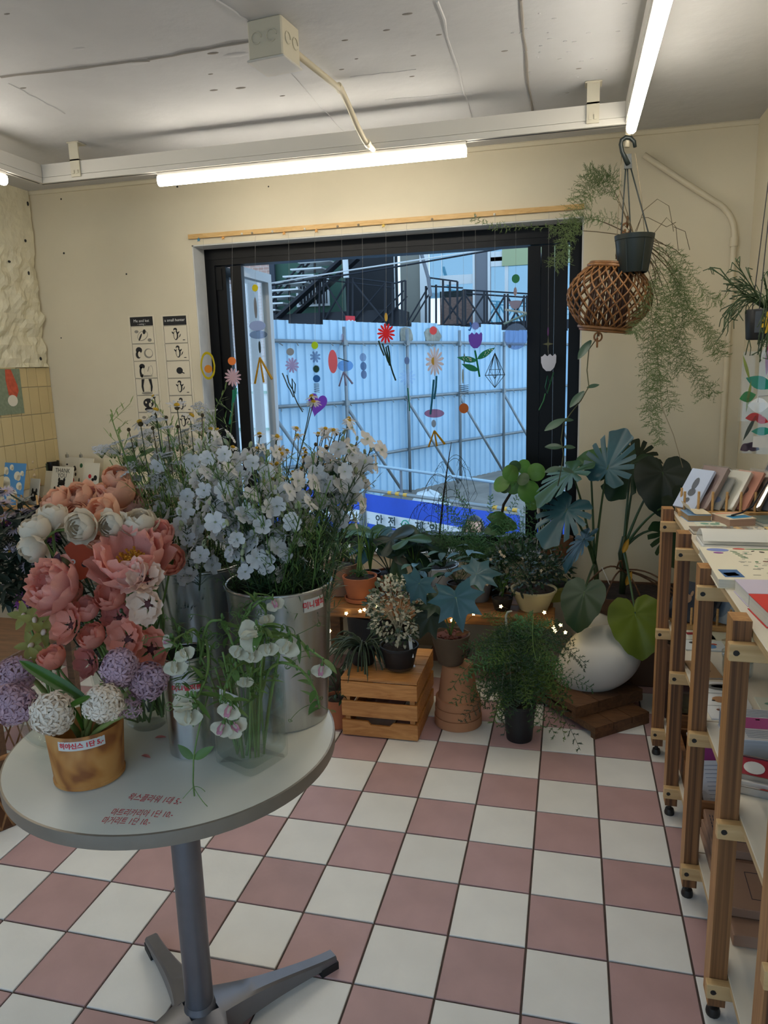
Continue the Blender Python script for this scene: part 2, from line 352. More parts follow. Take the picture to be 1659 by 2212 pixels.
# ---------------------------------------------------------------- lighting track
wm = mat('white_metal', hexc('c9c5bc'), .45, spec=.4); wp = mat('white_plastic', hexc('c4bda9'), .5); grv = mat('track_groove', (.015, .015, .015), .5)
TZ, TY, TXL, TXR = 2.30, .345, -2.19, .27
t = thing('lighting_track', 'white cable trunking with a lighting track hung in a rectangle under the ceiling', 'track', (0, TY, TZ))
def track(a, b):
    a, b = V(a), V(b); d = (b - a).normalized(); g = G().beam(a + V((0, 0, .038)), b + V((0, 0, .038)), .036, .052)
    part('trunking', g, wm, t, smooth=False)
    g = G().beam(a, b, .034, .022, mi=0).beam(a - V((0, 0, .0112)), b - V((0, 0, .0112)), .009, .001, mi=1)
    part('track_rail', g, [wm, grv], t, smooth=False)
track((TXL, TY, TZ), (TXR, TY, TZ)); track((TXL, TY - .02, TZ), (TXL, -2.6, TZ)); track((TXR, TY - .02, TZ), (TXR, -2.6, TZ))
for (x, y) in [(-2.0, TY), (.14, TY), (TXL, -.9), (TXR, -.9)]:
    g = G().bbox(x - .03, x + .03, y - .03, y + .03, H - .006, H, .002)
    ax = (x - .022, x + .022, y - .026, y - .019) if y == TY else (x - .026, x - .019, y - .022, y + .022)
    g.box(*ax, TZ + .0, H - .004).box(x - .022, x + .022, y - .026, y + .026, TZ + .064, TZ + .07)
    g.box(x - .014, x - .004, y - .030, y - .026, TZ + .012, TZ + .026).box(x + .004, x + .014, y - .030, y - .026, TZ + .012, TZ + .026)
    part('bracket', g, wp, t, smooth=False)
led = emit('led_diffuser', (1.0, .93, .80), LED_STRENGTH)
def tube_light(a, b, label):
    a, b = V(a), V(b); d = (b - a).normalized(); q = thing('led_tube', label, 'light', (a + b) / 2, 'linear lamps on the track')
    part('lamp_body', G().beam(a + V((0, 0, .012)), b + V((0, 0, .012)), .026, .016), wm, q, smooth=False)
    sd = d.cross(V((0, 0, 1))); g = G(); prof = [(-.016, .004), (-.018, -.010), (-.015, -.024), (-.006, -.031), (.006, -.031), (.015, -.024), (.018, -.010), (.016, .004)]
    vs = [p + sd * x + V((0, 0, z)) for p in (a, b) for x, z in prof]; n = 8
    g.add(vs, [(i, (i + 1) % n, n + (i + 1) % n, n + i) for i in range(n)] + [tuple(range(n)), tuple(range(2 * n - 1, n - 1, -1))])
    part('diffuser', g, led, q)
zt = TZ - .034
tube_light((-1.62, TY, zt), (-.32, TY, zt), 'long glowing tube lamp under the track along the window wall')
tube_light((TXR, TY - .085, zt), (TXR, -1.15, zt), 'glowing tube lamp running towards the viewer above the wooden rack')
tube_light((TXL, TY - .235, zt), (TXL, -1.4, zt), 'glowing tube lamp whose end shows above the tiled left wall')
# junction box and conduit on the ceiling
p = V((-.80, -.43, 0)); t = thing('junction_box', 'cream junction box with round knockouts on the ceiling', 'box', (p.x, p.y, H))
M = Matrix.Translation((-.775, -.43, 2.385)) @ Matrix.Rotation(-.12, 4, 'Z')
part('housing', G().bbox(-.055, .055, -.055, .055, -.05, .055, .004).xf(M), wp, t, smooth=False)
part('cover_plate', G().bbox(-.06, .06, -.06, .06, -.056, -.049, .002).xf(M), wm, t, smooth=False)
for dx, dy, ax in [(-.027, -.0565, 0), (.022, -.0565, 0), (.0565, -.02, 1), (.0565, .025, 1)]:
    g = G(); c = [(math.cos(a * PI / 8) * .016, math.sin(a * PI / 8) * .016) for a in range(15)]
    g.tube([(dx + a, dy, b + .005) if ax == 0 else (dx, dy + a, b + .005) for a, b in c], .0016, 5); part('knockout', g.xf(M), wp, t)
pts = [V((-.75, -.36, 2.40)), V((-.72, .03, 2.415)), V((-.716, .06, 2.41)), V((-.71, .10, 2.385)), V((-.70, .19, 2.33)), V((-.69, .235, 2.30)), V((-.685, .26, 2.292)), V((-.68, .335, 2.29))]
part('conduit', G().tube(pts, .0105, 10), pipe, t, angle=180); part('conduit_strap', G().tube([(-.721, .02, 2.42), (-.718, .045, 2.413)], .0135, 10).tube([(-.685, .25, 2.296), (-.683, .272, 2.29)], .0135, 10), pipe, t)

# ================================================================ window
bk = mat('black_window_frame', hexc('08090c'), .4, spec=.2); gy = mat('grey_window_frame', hexc('b9bcbe'), .45)
wglass = glass('window_glass', (.93, .97, 1.0), .02, .01, .35)
FY = 1.12
g = G().box(WX0 + .006, WX1 - .006, FY, FY + .09, OZ1 - .09, OZ1 - .006).box(WX0 + .006, WX0 + .06, FY, FY + .09, OZ0, OZ1 - .09).box(WX1 - .06, WX1 - .006, FY, FY + .09, OZ0, OZ1 - .09).box(WX0 + .006, WX1 - .006, FY, FY + .09, OZ0 + .012, OZ0 + .075)
g.box(WX0 + .01, WX1 - .01, FY - .004, FY, OZ1 - .06, OZ1 - .052)
win = struct('window_1', g, bk)
def leafpanel(x, y0, y1, th, fm, face=None):
    """A folded window leaf standing square to the wall."""
    z0, z1 = OZ0 + .08, OZ1 - .095; wd = .05
    g = G().box(x - th / 2, x + th / 2, y0, y0 + wd, z0, z1).box(x - th / 2, x + th / 2, y1 - wd, y1, z0, z1, 1).box(x - th / 2, x + th / 2, y0 + wd, y1 - wd, z1 - wd, z1, 1).box(x - th / 2, x + th / 2, y0 + wd, y1 - wd, z0, z0 + wd, 1)
    g.box(x - th / 2 - .008, x + th / 2 + .008, y0 - .006, y0 + .004, z0, z1)
    part('sash', g, [bk, fm], win, smooth=False)
    part('glass_pane', G().box(x - .003, x + .003, y0 + wd, y1 - wd, z0 + wd, z1 - wd), wglass, win, smooth=False)
for x, m in ((-1.75, bk), (-1.66, gy)): leafpanel(x, FY + .02, FY + .45, .046, m)
for x in (-.100, -.036, .028): leafpanel(x, FY + .02, FY + .52, .045, bk)
for z in (.75, 1.9):
    part('hinge', G().tube([(-1.76, FY + .02, z), (-1.76, FY + .02, z + .09)], .008, 8).box(-1.775, -1.74, FY + .008, FY + .014, z - .01, z + .1), bk, win)
# wooden rail with little pegs above the window
pine = wood('pale_pine', hexc('c49a5a'), hexc('d9b478'), 5, (2, 14, 14))
strip = thing('peg_rail', 'thin pale wooden rail with small pegs above the window', 'rail', AY(410, 517, .99))
a, b = AY(408, 517, .99), AY(1262, 456, .99); a.z = b.z = 2.145
part('batten', G().beam(a, b, .016, .022), pine, strip, smooth=False)
pegc = [mat('peg_blue', hexc('3c7f9c'), .5), mat('peg_orange', hexc('d79a4a'), .5), mat('peg_white', hexc('cfcabb'), .5), mat('peg_grey', hexc('8a7f6a'), .5), mat('peg_yellow', hexc('c7a535'), .5)]
for k, (px, c) in enumerate([(429, 0), (482, 1), (523, 2), (545, 3), (589, 2), (614, 1), (659, 2), (684, 1), (730, 3), (775, 3), (829, 4), (934, 3), (1027, 2), (1068, 2)]):
    p = AY(px, 515, .978); p.z = 2.138 - (.012 if c in (0, 1, 4) else 0)
    g = G()
    if c in (0, 1, 4): g.slab([(math.cos(PI / 2 + i * PI / 5) * (.011 if i % 2 == 0 else .005), math.sin(PI / 2 + i * PI / 5) * (.011 if i % 2 == 0 else .005)) for i in range(10)], facing(p, (0, -1, 0)), .005)
    else: g.blob(p, .006, .006, .006, 8, 6)
    part('peg', g, pegc[c], strip)
# ================================================================ outside the window
GZ = -1.30
sand = mat('sandy_ground', hexc('877e72'), .95, var=.25, sc=1.6, bump=.9, bsc=3)
g = G(); nx, ny = 44, 60; vs = []
for i in range(nx + 1):
    for j in range(ny + 1):
        x = -14 + 22 * i / nx; y = 1.6 + 28 * j / ny
        vs.append((x, y, GZ + (.16 * noise.noise((x * .6, y * .6, 3)) + .07 * noise.noise((x * 2, y * 2, 5))) * min(1, max(0, (y - 9) / 3))))
g.add(vs, [(i * (ny + 1) + j, (i + 1) * (ny + 1) + j, (i + 1) * (ny + 1) + j + 1, i * (ny + 1) + j + 1) for i in range(nx) for j in range(ny)])
struct('ground_outside', g, sand, smooth=True)
# corrugated site fence with scaffold tubes
FA, FB = V((-4.139, 12.017, 0)), V((-.967, 18.183, 0)); fd = (FB - FA).normalized(); fn = V((fd.y, -fd.x, 0))
if fn.y > 0: fn = -fn
fw = mat('white_fence_sheet', hexc('b6d6ea'), .5, var=.08, sc=1.5, bump=.1, bsc=30); st = mat('galvanised_tube', hexc('8e9496'), .5, .5, var=.1, sc=3)
fence = thing('site_fence', 'tall white corrugated site fence braced with scaffold tubes outside', 'fence', (FA.x, FA.y, GZ))
pw = .90
for k in range(-3, 16):
    s0 = k * pw; top = 2.36 + rnd.choice([0, 0, .0, .06, -.05]) + ru(-.02, .02); vs = []
    prof = []
    for r in range(4): prof += [(r * .225, 0), (r * .225 + .15, 0), (r * .225 + .165, .035), (r * .225 + .21, .035)]
    prof.append((.92, 0)); off = .004 * (k % 2)
    for (a, b) in prof:
        p = FA + fd * (s0 + a) + fn * (b + off); vs += [(p.x, p.y, GZ), (p.x, p.y, top)]
    part('sheet_panel', G().add(vs, [(2 * i, 2 * i + 2, 2 * i + 3, 2 * i + 1) for i in range(len(prof) - 1)]), fw, fence, smooth=False)
for z in (1.95, .78, -.35):
    part('scaffold_tube', G().tube([FA + fd * s + fn * .12 + V((0, 0, z + .02 * (s % 2))) for s in (-2.65, 0, 3, 6, 10, 14.3)], .035, 8), st, fence, angle=180)
for k in range(-1, 8):
    p = FA + fd * (k * 1.93 - .5) + fn * .17
    part('scaffold_post', G().tube([p + V((0, 0, GZ)), p + V((0, 0, 2.25))], .035, 8), st, fence, angle=180)
    q = p + fn * 1.5
    part('scaffold_brace', G().tube([p + V((0, 0, .70)), p + fn * .5 + fd * 1.15 + V((0, 0, GZ + .1))], .032, 8), st, fence, angle=180)
    for z in (1.95, .78): part('coupler', G().obox(p + V((0, 0, z)) - fn * .02, fd * .05, fn * .06, V((0, 0, .05))), st, fence, smooth=False)
g = G()
for k in range(38):
    for z in (1.95, .78):
        p = FA + fd * (-2.6 + k * .44) + fn * .13 + V((0, 0, z)); g.tube([p, p + fn * .05 + V((ru(-.05, .05), 0, -.06))], .012, 5)
tag(part('wire_tie', g, st, fence), kind='stuff')
dirt = mat('dried_mortar', hexc('9a988c'), .95, var=.3, sc=6)
for s0, w_, h_ in ((2.5, .35, .3), (1.55, .3, .22), (7.7, .25, .3)):
    pts = []
    for i in range(11): a = 2 * PI * i / 11; pts.append((math.cos(a) * w_ * ru(.6, 1), math.sin(a) * h_ * ru(.6, 1)))
    part('mortar_stain', G().slab(pts, facing(FA + fd * s0 + fn * .042 + V((0, 0, 2.12)), fn), .006), dirt, fence, smooth=False)
p = AT(757, 700, 15.0); tg = thing('warning_placard', 'small red placard above the white site fence', 'sign', p)
part('board', G().slab([(-.13, -.16), (.13, -.16), (.13, .16), (-.13, .16)], facing(p, fn), .02), mat('sign_red', hexc('d8202c'), .5), tg, smooth=False)
g = G(); M = facing(p + fn * .012, fn)
g.slab([(math.cos(a * PI / 6) * .06 - .05, math.sin(a * PI / 6) * .05 + .03) for a in range(12)], M, .004).slab([(math.cos(a * PI / 6) * .05 + .05, math.sin(a * PI / 6) * .05 + .03) for a in range(12)], M, .004).slab([(-.08, -.09), (.08, -.09), (.08, -.06), (-.08, -.06)], M, .004)
part('mark', g, WHITE, tg, smooth=False); part('stake', G().beam(p - V((0, 0, .15)) + V((0, .03, 0)), V((p.x, p.y + .03, GZ)), .04, .03), st, tg, smooth=False)
# safety barrier with a blue banner
BA, BB = AT(785, 1058, 9.4), AT(1145, 1105, 7.65); zb = (BA.z + BB.z) / 2; BA.z = BB.z = zb
bd = (BB - BA).normalized(); bn = V((bd.y, -bd.x, 0))
if bn.y > 0: bn = -bn
blue = mat('blue_banner', hexc('2a55c8'), .45, var=.12, sc=2.5, bump=.3, bsc=3); wband = mat('white_banner_band', hexc('dfe3e6'), .5); ybk = mat('yellow_tape', hexc('d8a437'), .5)
L = (BB - BA).length
for q in range(-1, 2):
    O = BA + bd * (q * (L * .98)); lab = ['blue banner barrier at the far left outside the window', 'blue banner barrier lettered in Korean outside the window', 'blue banner barrier behind the folded window leaves'][q + 1]
    t = thing('safety_barrier', lab, 'barrier', (O.x, O.y, GZ), 'safety barriers in the street')
    ptsf = [O + V((0, 0, GZ - zb)), O + V((0, 0, -.06)), O + bd * .05, O + bd * (L * .96 - .05), O + bd * (L * .96) + V((0, 0, -.06)), O + bd * (L * .96) + V((0, 0, GZ - zb))]
    part('rail_frame', G().tube(ptsf, .022, 8), st, t, angle=180)
    for e in (0, L * .96): part('foot', G().beam(O + bd * e + bn * .25 + V((0, 0, GZ - zb + .02)), O + bd * e - bn * .25 + V((0, 0, GZ - zb + .02)), .05, .04), st, t, smooth=False)
    def band(z0, z1, m, nm, o=0.0):
        vs = []; n = 26
        for i in range(n + 1):
            s = .03 + (L * .96 - .06) * i / n
            for z in (z0, (z0 + z1) / 2, z1): vs.append(O + bd * s + bn * (.012 * math.sin(s * 4 + q) + .02 * math.sin(s * 1.7 + z * 3) + o) + V((0, 0, z)))
        part(nm, G().add(vs, [(i * 3 + j, i * 3 + 3 + j, i * 3 + 4 + j, i * 3 + 1 + j) for i in range(n) for j in range(2)]), m, t)
    band(-.28, -.05, blue, 'banner'); band(-.44, -.28, wband, 'text_band'); band(-.58, -.44, blue, 'banner'); band(-.60, -.58, wband, 'text_band'); band(-1.0, -.60, blue, 'banner')
    for k in range(6): part('hazard_tape', G().tube([O + bd * (.45 + k * .13 + (1.2 if q == 0 and k > 2 else 0)), O + bd * (.51 + k * .13 + (1.2 if q == 0 and k > 2 else 0))], .0235, 8), ybk, t)
    if q == 0:
        gt = G(); gc = G(); s = .32
        for ch in '안전+제일':
            if ch == '+':
                ring = [(math.cos(a * PI / 10) * .06, math.sin(a * PI / 10) * .06) for a in range(21)]
                P = lambda x, y, s=s: O + bd * (s + x) + bn * .05 + V((0, 0, -.36 + y))
                gc.tube([P(a, b) for a, b in ring], .007, 5).tube([P(-.03, 0), P(.03, 0)], .009, 5).tube([P(0, -.03), P(0, .03)], .009, 5)
            else: gt.text(ch, .15, lambda x, y, s=s: O + bd * (s + x) + bn * .05 + V((0, 0, -.365 + y)), bold=.004)
            s += .225
        part('lettering', gt, mat('banner_ink', hexc('2a3b3e'), .6), t, smooth=False); part('green_cross', gc, mat('banner_green', hexc('1f9a78'), .6), t)
# tarpaulin heap on the waste ground
p = AT(925, 1075, 11.5); p.z = GZ
g = G(); n = 22; vs = []
for i in range(5):
    for j in range(n):
        a = 2 * PI * j / n; r = [.6, .48, .34, .2, .02][i] * ru(.85, 1.15); vs.append(p + V((math.cos(a) * r, math.sin(a) * r * .8, [0, .3, .6, .8, .86][i] + ru(-.03, .03))))
g.add(vs, [(i * n + j, i * n + (j + 1) % n, (i + 1) * n + (j + 1) % n, (i + 1) * n + j) for i in range(4) for j in range(n)])
solo('tarpaulin_heap', g, mat('pale_tarpaulin', hexc('cfd6d6'), .6), 'pale tarpaulin heap on the waste ground behind the barrier', 'heap', p, smooth=False)
t = thing('pipe_stack', 'grey scaffold tubes lying on the ground behind the blue barrier', 'pipes', AT(840, 1080, 11))
for k in range(5):
    p = AT(830 + k * 4, 1085 - k * 3, 11.2); p.z = GZ + .05 + .07 * (k // 2); part('tube', G().tube([p - V((1.5, .3, -.04)), p + V((1.6, .5, .25))], .03, 8), st, t)
t = thing('site_rail', 'pale blue grey scaffold rail crossing the yard before the white fence', 'rail', AT(865, 1020, 10.6))
part('rail', G().tube([AT(600, 985, 12), AT(790, 1003, 11), AT(1140, 1052, 9.2), AT(1260, 1070, 8.6)], .022, 8), mat('pale_tube', hexc('a9c0c8'), .5, .2), t, angle=180)
for (x, y, d) in ((866, 1014, 10.6), (1060, 1041, 9.6)): p = AT(x, y, d); part('post', G().tube([p, V((p.x, p.y, GZ))], .02, 8), st, t)
# ---- building across the yard: dark stairs, gallery and glazed front
BYR, BYW = 20.5, 22.5
def P2(x, y, d=BYR): return AY(x, y, d)
steel = mat('dark_steel', hexc('23252c'), .5, .3); gw = mat('green_render', hexc('3c5a4c'), .85, var=.08, sc=1); ol = mat('olive_render', hexc('86847a'), .85, var=.05, sc=1)
wtr = mat('white_trim_paint', hexc('dcdedd'), .6); curt = glass('facade_glass', (.30, .52, .62), .25, .03, .5); dk = mat('dark_opening', hexc('0d1017'), .6); plum = mat('grey_cladding', hexc('77797f'), .7)
bl = thing('gallery_building', 'green and glazed building with dark steel stairs beyond the fence', 'building', P2(860, 720, BYW))
def rect(nm, x0, y0, x1, y1, d, m, th=.1):
    a, b = P2(x0, y0, d), P2(x1, y1, d); part(nm, G().box(min(a.x, b.x), max(a.x, b.x), d, d + th, min(a.z, b.z), max(a.z, b.z)), m, bl, smooth=False)
rect('wall', 380, 380, 745, 760, BYW, gw, .4); rect('doorway', 738, 380, 862, 760, BYW + .1, dk); rect('wall', 860, 380, 912, 760, BYW, ol, .4); rect('column', 846, 380, 856, 760, BYW - .1, wtr)
rect('column', 903, 380, 928, 760, BYW - .15, wtr); rect('wall', 1085, 380, 1330, 560, BYW - .1, mat('lime_render', hexc('aab38a'), .8)); rect('dark_wall', 460, 380, 600, 720, BYW - .2, mat('dark_cladding', hexc('343a44'), .7))
rect('glass_panel', 925, 380, 1022, 640, BYW, curt); rect('cladding', 1022, 380, 1060, 760, BYW - .02, plum); rect('glass_panel', 1060, 540, 1330, 760, BYW, curt); rect('brick_infill', 950, 630, 1022, 760, BYW, mat('brown_brick', hexc('7a6258'), .8, var=.3, sc=9, stretch=(1, 1, 4)))
for x in (954, 1023, 1056, 1094, 1146): rect('mullion', x - 3, 380, x + 3, 760, BYW - .06, wtr, .06)
for y in (546, 558): rect('transom', 1060, y - 2, 1330, y + 2, BYW - .06, wtr, .06)
rect('transom', 925, 537, 1022, 541, BYW - .06, wtr, .06); rect('reflected_eave', 950, 596, 1022, 612, BYW - .01, wtr, .01)
rect('slab_edge', 380, 690, 862, 705, BYR + .1, steel, 1.6); rect('slab_edge', 925, 702, 1330, 712, BYR + .1, steel, 1.6); rect('window_frame', 638, 600, 712, 660, BYW - .06, wtr, .05); rect('window_opening', 643, 604, 707, 655, BYW - .08, dk, .05)
for k in range(9): rect('grille_bar', 645 + k * 7, 602, 648 + k * 7, 657, BYW - .13, wtr, .04)
# stairs
a, b = P2(600, 686, BYR - .1), P2(752, 548, BYR - .1); part('stringer', G().beam(a, b, .08, .42, (0, -1, 0)), steel, bl, smooth=False)
a2, b2 = a + V((0, 1.1, 0)), b + V((0, 1.1, 0)); part('stringer', G().beam(a2, b2, .08, .42, (0, -1, 0)), steel, bl, smooth=False)
for k in range(9):
    p = a.lerp(b, (k + .4) / 9) + V((-.25, 0, .15)); part('tread', G().box(p.x - 1.0, p.x + .05, p.y + .05, p.y + 1.05, p.z, p.z + .045), wtr, bl, smooth=False)
def bars(nm, segs, r, d=BYR, m=steel):
    for (x0, y0, x1, y1) in segs: part(nm, G().tube([P2(x0, y0, d), P2(x1, y1, d)], r, 6), m, bl)
bars('stair_rail', [(585, 640, 700, 520), (585, 655, 705, 530), (596, 690, 596, 632), (625, 650, 625, 600), (655, 615, 655, 570), (680, 590, 680, 540)], .035, BYR + .2)
bars('rail', [(690, 592, 852, 612), (690, 603, 852, 622), (852, 612, 876, 606), (928, 600, 988, 608), (925, 618, 1000, 622), (1000, 626, 1330, 646), (1000, 634, 1330, 654), (800, 700, 872, 628), (815, 705, 880, 640), (878, 700, 925, 620), (885, 705, 930, 630)], .025)
bars('rail_post', [(690, 590, 690, 700), (699, 590, 699, 700), (752, 600, 752, 698), (762, 600, 762, 698), (832, 610, 832, 700), (848, 612, 848, 700), (868, 606, 868, 700), (876, 606, 876, 700), (920, 618, 920, 702), (928, 600, 928, 702), (942, 615, 942, 702), (957, 604, 957, 702), (972, 608, 972, 690), (988, 608, 988, 702), (1000, 626, 1000, 702), (1005, 626, 1005, 702), (1046, 630, 1046, 705), (1052, 630, 1052, 705), (1090, 635, 1090, 706), (1097, 635, 1097, 706), (1132, 638, 1132, 707), (1138, 638, 1138, 707), (1180, 640, 1180, 707)], .035)
bars('cross_brace', [(699, 604, 752, 695), (752, 604, 699, 695), (762, 608, 832, 695), (832, 612, 762, 695), (957, 640, 1000, 700), (1000, 640, 957, 700), (1005, 636, 1046, 700), (1046, 636, 1005, 700), (1052, 638, 1090, 702), (1090, 640, 1052, 702), (1097, 642, 1132, 704), (1132, 644, 1097, 704), (1138, 648, 1180, 707)], .03)
bars('downpipe', [(908, 540, 925, 600), (925, 600, 930, 640)], .06, BYR - .1, plum); bars('vertical_tube', [(745, 545, 748, 600)], .09, BYR - .4, wtr)
t = thing('power_cable', 'pale power cable slung across the yard in front of the stairs', 'cable', AT(585, 612, 14))
part('cable', G().tube([AT(480, 625, 14), AT(585, 612, 14), AT(760, 583, 14), AT(900, 562, 14), AT(1060, 538, 14), AT(1300, 500, 14)], .014, 5), wtr, t)
t = thing('power_cable', 'black power cable crossing the glazed front opposite', 'cable', AT(585, 616, 13))
part('cable', G().tube([AT(480, 628, 13), AT(585, 616, 13), AT(760, 592, 13), AT(870, 574, 13), AT(1065, 540, 13), AT(1300, 498, 13)], .016, 5), steel, t)
# brick neighbour on the left
bx = AY(588, 700, 8.4).x
brick = mat('pink_brick', hexc('b89a90'), .9); bt = brick.node_tree.nodes.new('ShaderNodeTexBrick'); bt.inputs['Scale'].default_value = 5.5
bt.inputs['Color1'].default_value = (*hexc('bf9d92'), 1); bt.inputs['Color2'].default_value = (*hexc('a98577'), 1); bt.inputs['Mortar'].default_value = (*hexc('c4b4aa'), 1); bt.inputs['Mortar Size'].default_value = .02
tcn = brick.node_tree.nodes.new('ShaderNodeTexCoord'); mpn = brick.node_tree.nodes.new('ShaderNodeMapping'); mpn.inputs['Rotation'].default_value = (PI / 2, 0, 0)
brick.node_tree.links.new(tcn.outputs['Object'], mpn.inputs[0]); brick.node_tree.links.new(mpn.outputs[0], bt.inputs[0]); brick.node_tree.links.new(bt.outputs[0], brick.node_tree.nodes['Principled BSDF'].inputs['Base Color'])
t = thing('brick_house', 'pink brick house with a white base beside the open window leaf', 'building', (bx - 1, 8.4, GZ))
def prism(x1, z0, z1, o=0.0): return G().add([(bx - 1.6, 8.4 - o, z0), (x1, 8.4 - o, z0), (x1 - 1.9, 10.2, z0), (bx - 3.6, 10.2, z0), (bx - 1.6, 8.4 - o, z1), (x1, 8.4 - o, z1), (x1 - 1.9, 10.2, z1), (bx - 3.6, 10.2, z1)], [(3, 2, 1, 0), (4, 5, 6, 7), (0, 1, 5, 4), (1, 2, 6, 5), (2, 3, 7, 6), (3, 0, 4, 7)])
part('wall', prism(bx, 1.25, 5), brick, t, smooth=False); part('plinth', prism(bx + .02, GZ, 1.25, .03), mat('white_render', hexc('e9ebe8'), .8, var=.03), t, smooth=False)
part('gutter', G().box(bx - 1.15, bx + .03, 8.32, 8.36, .52, .56).box(bx - 1.15, bx + .03, 8.32, 8.36, 1.1, 1.14), mat('green_strip', hexc('4f9a80'), .6), t, smooth=False)
# ================================================================ passer-by outside
def skin_mesh(joints, links, radii, sub=2):
    me = bpy.data.meshes.new('figure'); me.from_pydata([tuple(j) for j in joints], links, []); o = bpy.data.objects.new('figure', me); COL.objects.link(o)
    sk = o.modifiers.new('skin', 'SKIN'); d = me.skin_vertices[0].data if me.skin_vertices else None
    if d is None: me.attributes.new  # layer is made with the modifier
    for i, r in enumerate(radii):
        rr = r if isinstance(r, tuple) else (r, r); d[i].radius = rr; d[i].use_root = i == 0
    s2 = o.modifiers.new('sub', 'SUBSURF'); s2.levels = s2.render_levels = sub
    m2 = bpy.data.meshes.new_from_object(o.evaluated_get(bpy.context.evaluated_depsgraph_get())); bpy.data.objects.remove(o)
    g = G(); g.add([v.co.copy() for v in m2.vertices], [tuple(p.vertices) for p in m2.polygons]); bpy.data.meshes.remove(m2); return g
hp = AT(1024, 1146, 5.9)
pe = thing('person', 'dark-haired person in a pale top and face mask passing outside the window', 'person', (hp.x, hp.y, GZ))
hx, hy, hz = hp; k = (hz + .1 - GZ) / 1.62
J = lambda x, y, z: V((hx + x, hy + y, GZ + z * k))
js = [J(0, 0, .88), J(0, 0, 1.08), J(0, 0, 1.28), J(0, 0, 1.36), J(0, -.01, 1.42), J(.17, 0, 1.29), J(.21, .02, 1.04), J(.17, -.14, .90), J(.13, -.2, .86), J(-.17, 0, 1.29), J(-.21, .02, 1.04), J(-.17, -.14, .92), J(-.12, -.2, .90), J(.09, 0, .82), J(.10, -.02, .46), J(.10, .03, .08), J(.10, -.10, .03), J(-.09, 0, .82), J(-.10, -.08, .46), J(-.10, -.02, .08), J(-.10, -.15, .03)]
ln = [(0, 1), (1, 2), (2, 3), (3, 4), (2, 5), (5, 6), (6, 7), (7, 8), (2, 9), (9, 10), (10, 11), (11, 12), (0, 13), (13, 14), (14, 15), (15, 16), (0, 17), (17, 18), (18, 19), (19, 20)]
rd = [(.15, .11), (.13, .1), (.14, .09), .06, .048, .06, .045, .034, .03, .06, .045, .034, .03, .085, .058, .04, .035, .085, .058, .04, .035]
skin = mat('skin', hexc('d6a88f'), .5); topm = mat('pale_top', hexc('c9c6c4'), .8); trou = mat('dark_trousers', hexc('2b2d38'), .8)
part('body', skin_mesh(js, ln, rd), topm, pe, angle=180)
g = G().blob((hx, hy, hz), .072, .088, .108, 20, 14)
for i, v in enumerate(g.v):
    d = v - V((hx, hy, hz))
    if d.y < -.05 and abs(d.x) < .02 and -.03 < d.z < .01: v.y -= .012
    if d.z < -.05: v.x = hx + d.x * .82
part('head', g, skin, pe, angle=180)
hr = mat('dark_hair', hexc('1b1514'), .4); g = G()
for i in range(13):
    for j in range(18):
        a = PI * .62 * i / 12; b = 2 * PI * j / 18; r = V((math.sin(a) * math.cos(b) * .083, math.sin(a) * math.sin(b) * .1, math.cos(a) * .118)); g.v.append(V((hx, hy + .012, hz + .005)) + r)
front = lambda i, j: math.sin(2 * PI * (j + .5) / 18) < -.25 and i > 4
g.f = [(i * 18 + j, (i + 1) * 18 + j, (i + 1) * 18 + (j + 1) % 18, i * 18 + (j + 1) % 18) for i in range(12) for j in range(18) if not front(i, j)]; g.m = [0] * len(g.f)
for s in (-1, 1): g.tube([(hx + s * .07, hy - .03, hz + .04), (hx + s * .085, hy - .02, hz - .05), (hx + s * .08, hy - .01, hz - .16)], [.02, .026, .012], 8)
part('hair', g, hr, pe, angle=180)
g = G()
for s in (-1, 1): g.blob((hx + s * .028, hy - .083, hz + .012), .011, .006, .006, 8, 6)
part('eyes', g, BLACK, pe, angle=180); part('face_mask', G().blob((hx, hy - .062, hz - .045), .052, .035, .042, 14, 10), mat('mask_cloth', hexc('d8e2ea'), .8), pe, angle=180)
for s in (-1, 1): part('ear', G().blob((hx + s * .073, hy, hz), .01, .016, .026, 8, 6), skin, pe, angle=180)
for s in (-1, 1):
    w0 = J(.13 * s, -.2, .875); g = G().blob(w0, .026, .034, .018, 10, 6)
    for f in range(4): g.tube([w0 + V((s * (-.02 + f * .013), -.025, 0)), w0 + V((s * (-.022 + f * .014), -.06 + .004 * abs(f - 1.5), -.012)), w0 + V((s * (-.022 + f * .014), -.075, -.03))], [.008, .0075, .005], 6)
    g.tube([w0 + V((-s * .02, -.005, 0)), w0 + V((-s * .04, -.03, -.005)), w0 + V((-s * .038, -.05, -.015))], [.009, .008, .006], 6); part('hand', g, skin, pe, angle=180)
# ================================================================ acrylic mobiles in the window
MY = .965
def acr(h, a=0.0):
    n = 'acrylic_' + h + ('_clear' if a else '')
    return glass(n, hexc(h), .06, .05, .25) if a else mat(n, hexc(h), .3, trans=.45)
thread = mat('nylon_thread', hexc('9a9a98'), .5); wire = mat('dark_wire', hexc('14201e'), .4)
PX = lambda x, y: AY(x, y, MY)
def circ(rx, ry=None, n=20): ry = ry or rx; return [(math.cos(2 * PI * i / n) * rx, math.sin(2 * PI * i / n) * ry) for i in range(n)]
def petals(r, k, inner=.35, n=8):
    o = []
    for i in range(k * n): a = 2 * PI * i / (k * n); q = abs(math.sin(k * a / 2)) ** .7; o.append((math.cos(a) * r * (inner + (1 - inner) * q), math.sin(a) * r * (inner + (1 - inner) * q)))
    return o
def spikes(r, k, inner=.72): return [(math.cos(PI * i / k) * r * (1 if i % 2 else inner), math.sin(PI * i / k) * r * (1 if i % 2 else inner)) for i in range(2 * k)]
PXM = 3.72 / FOC
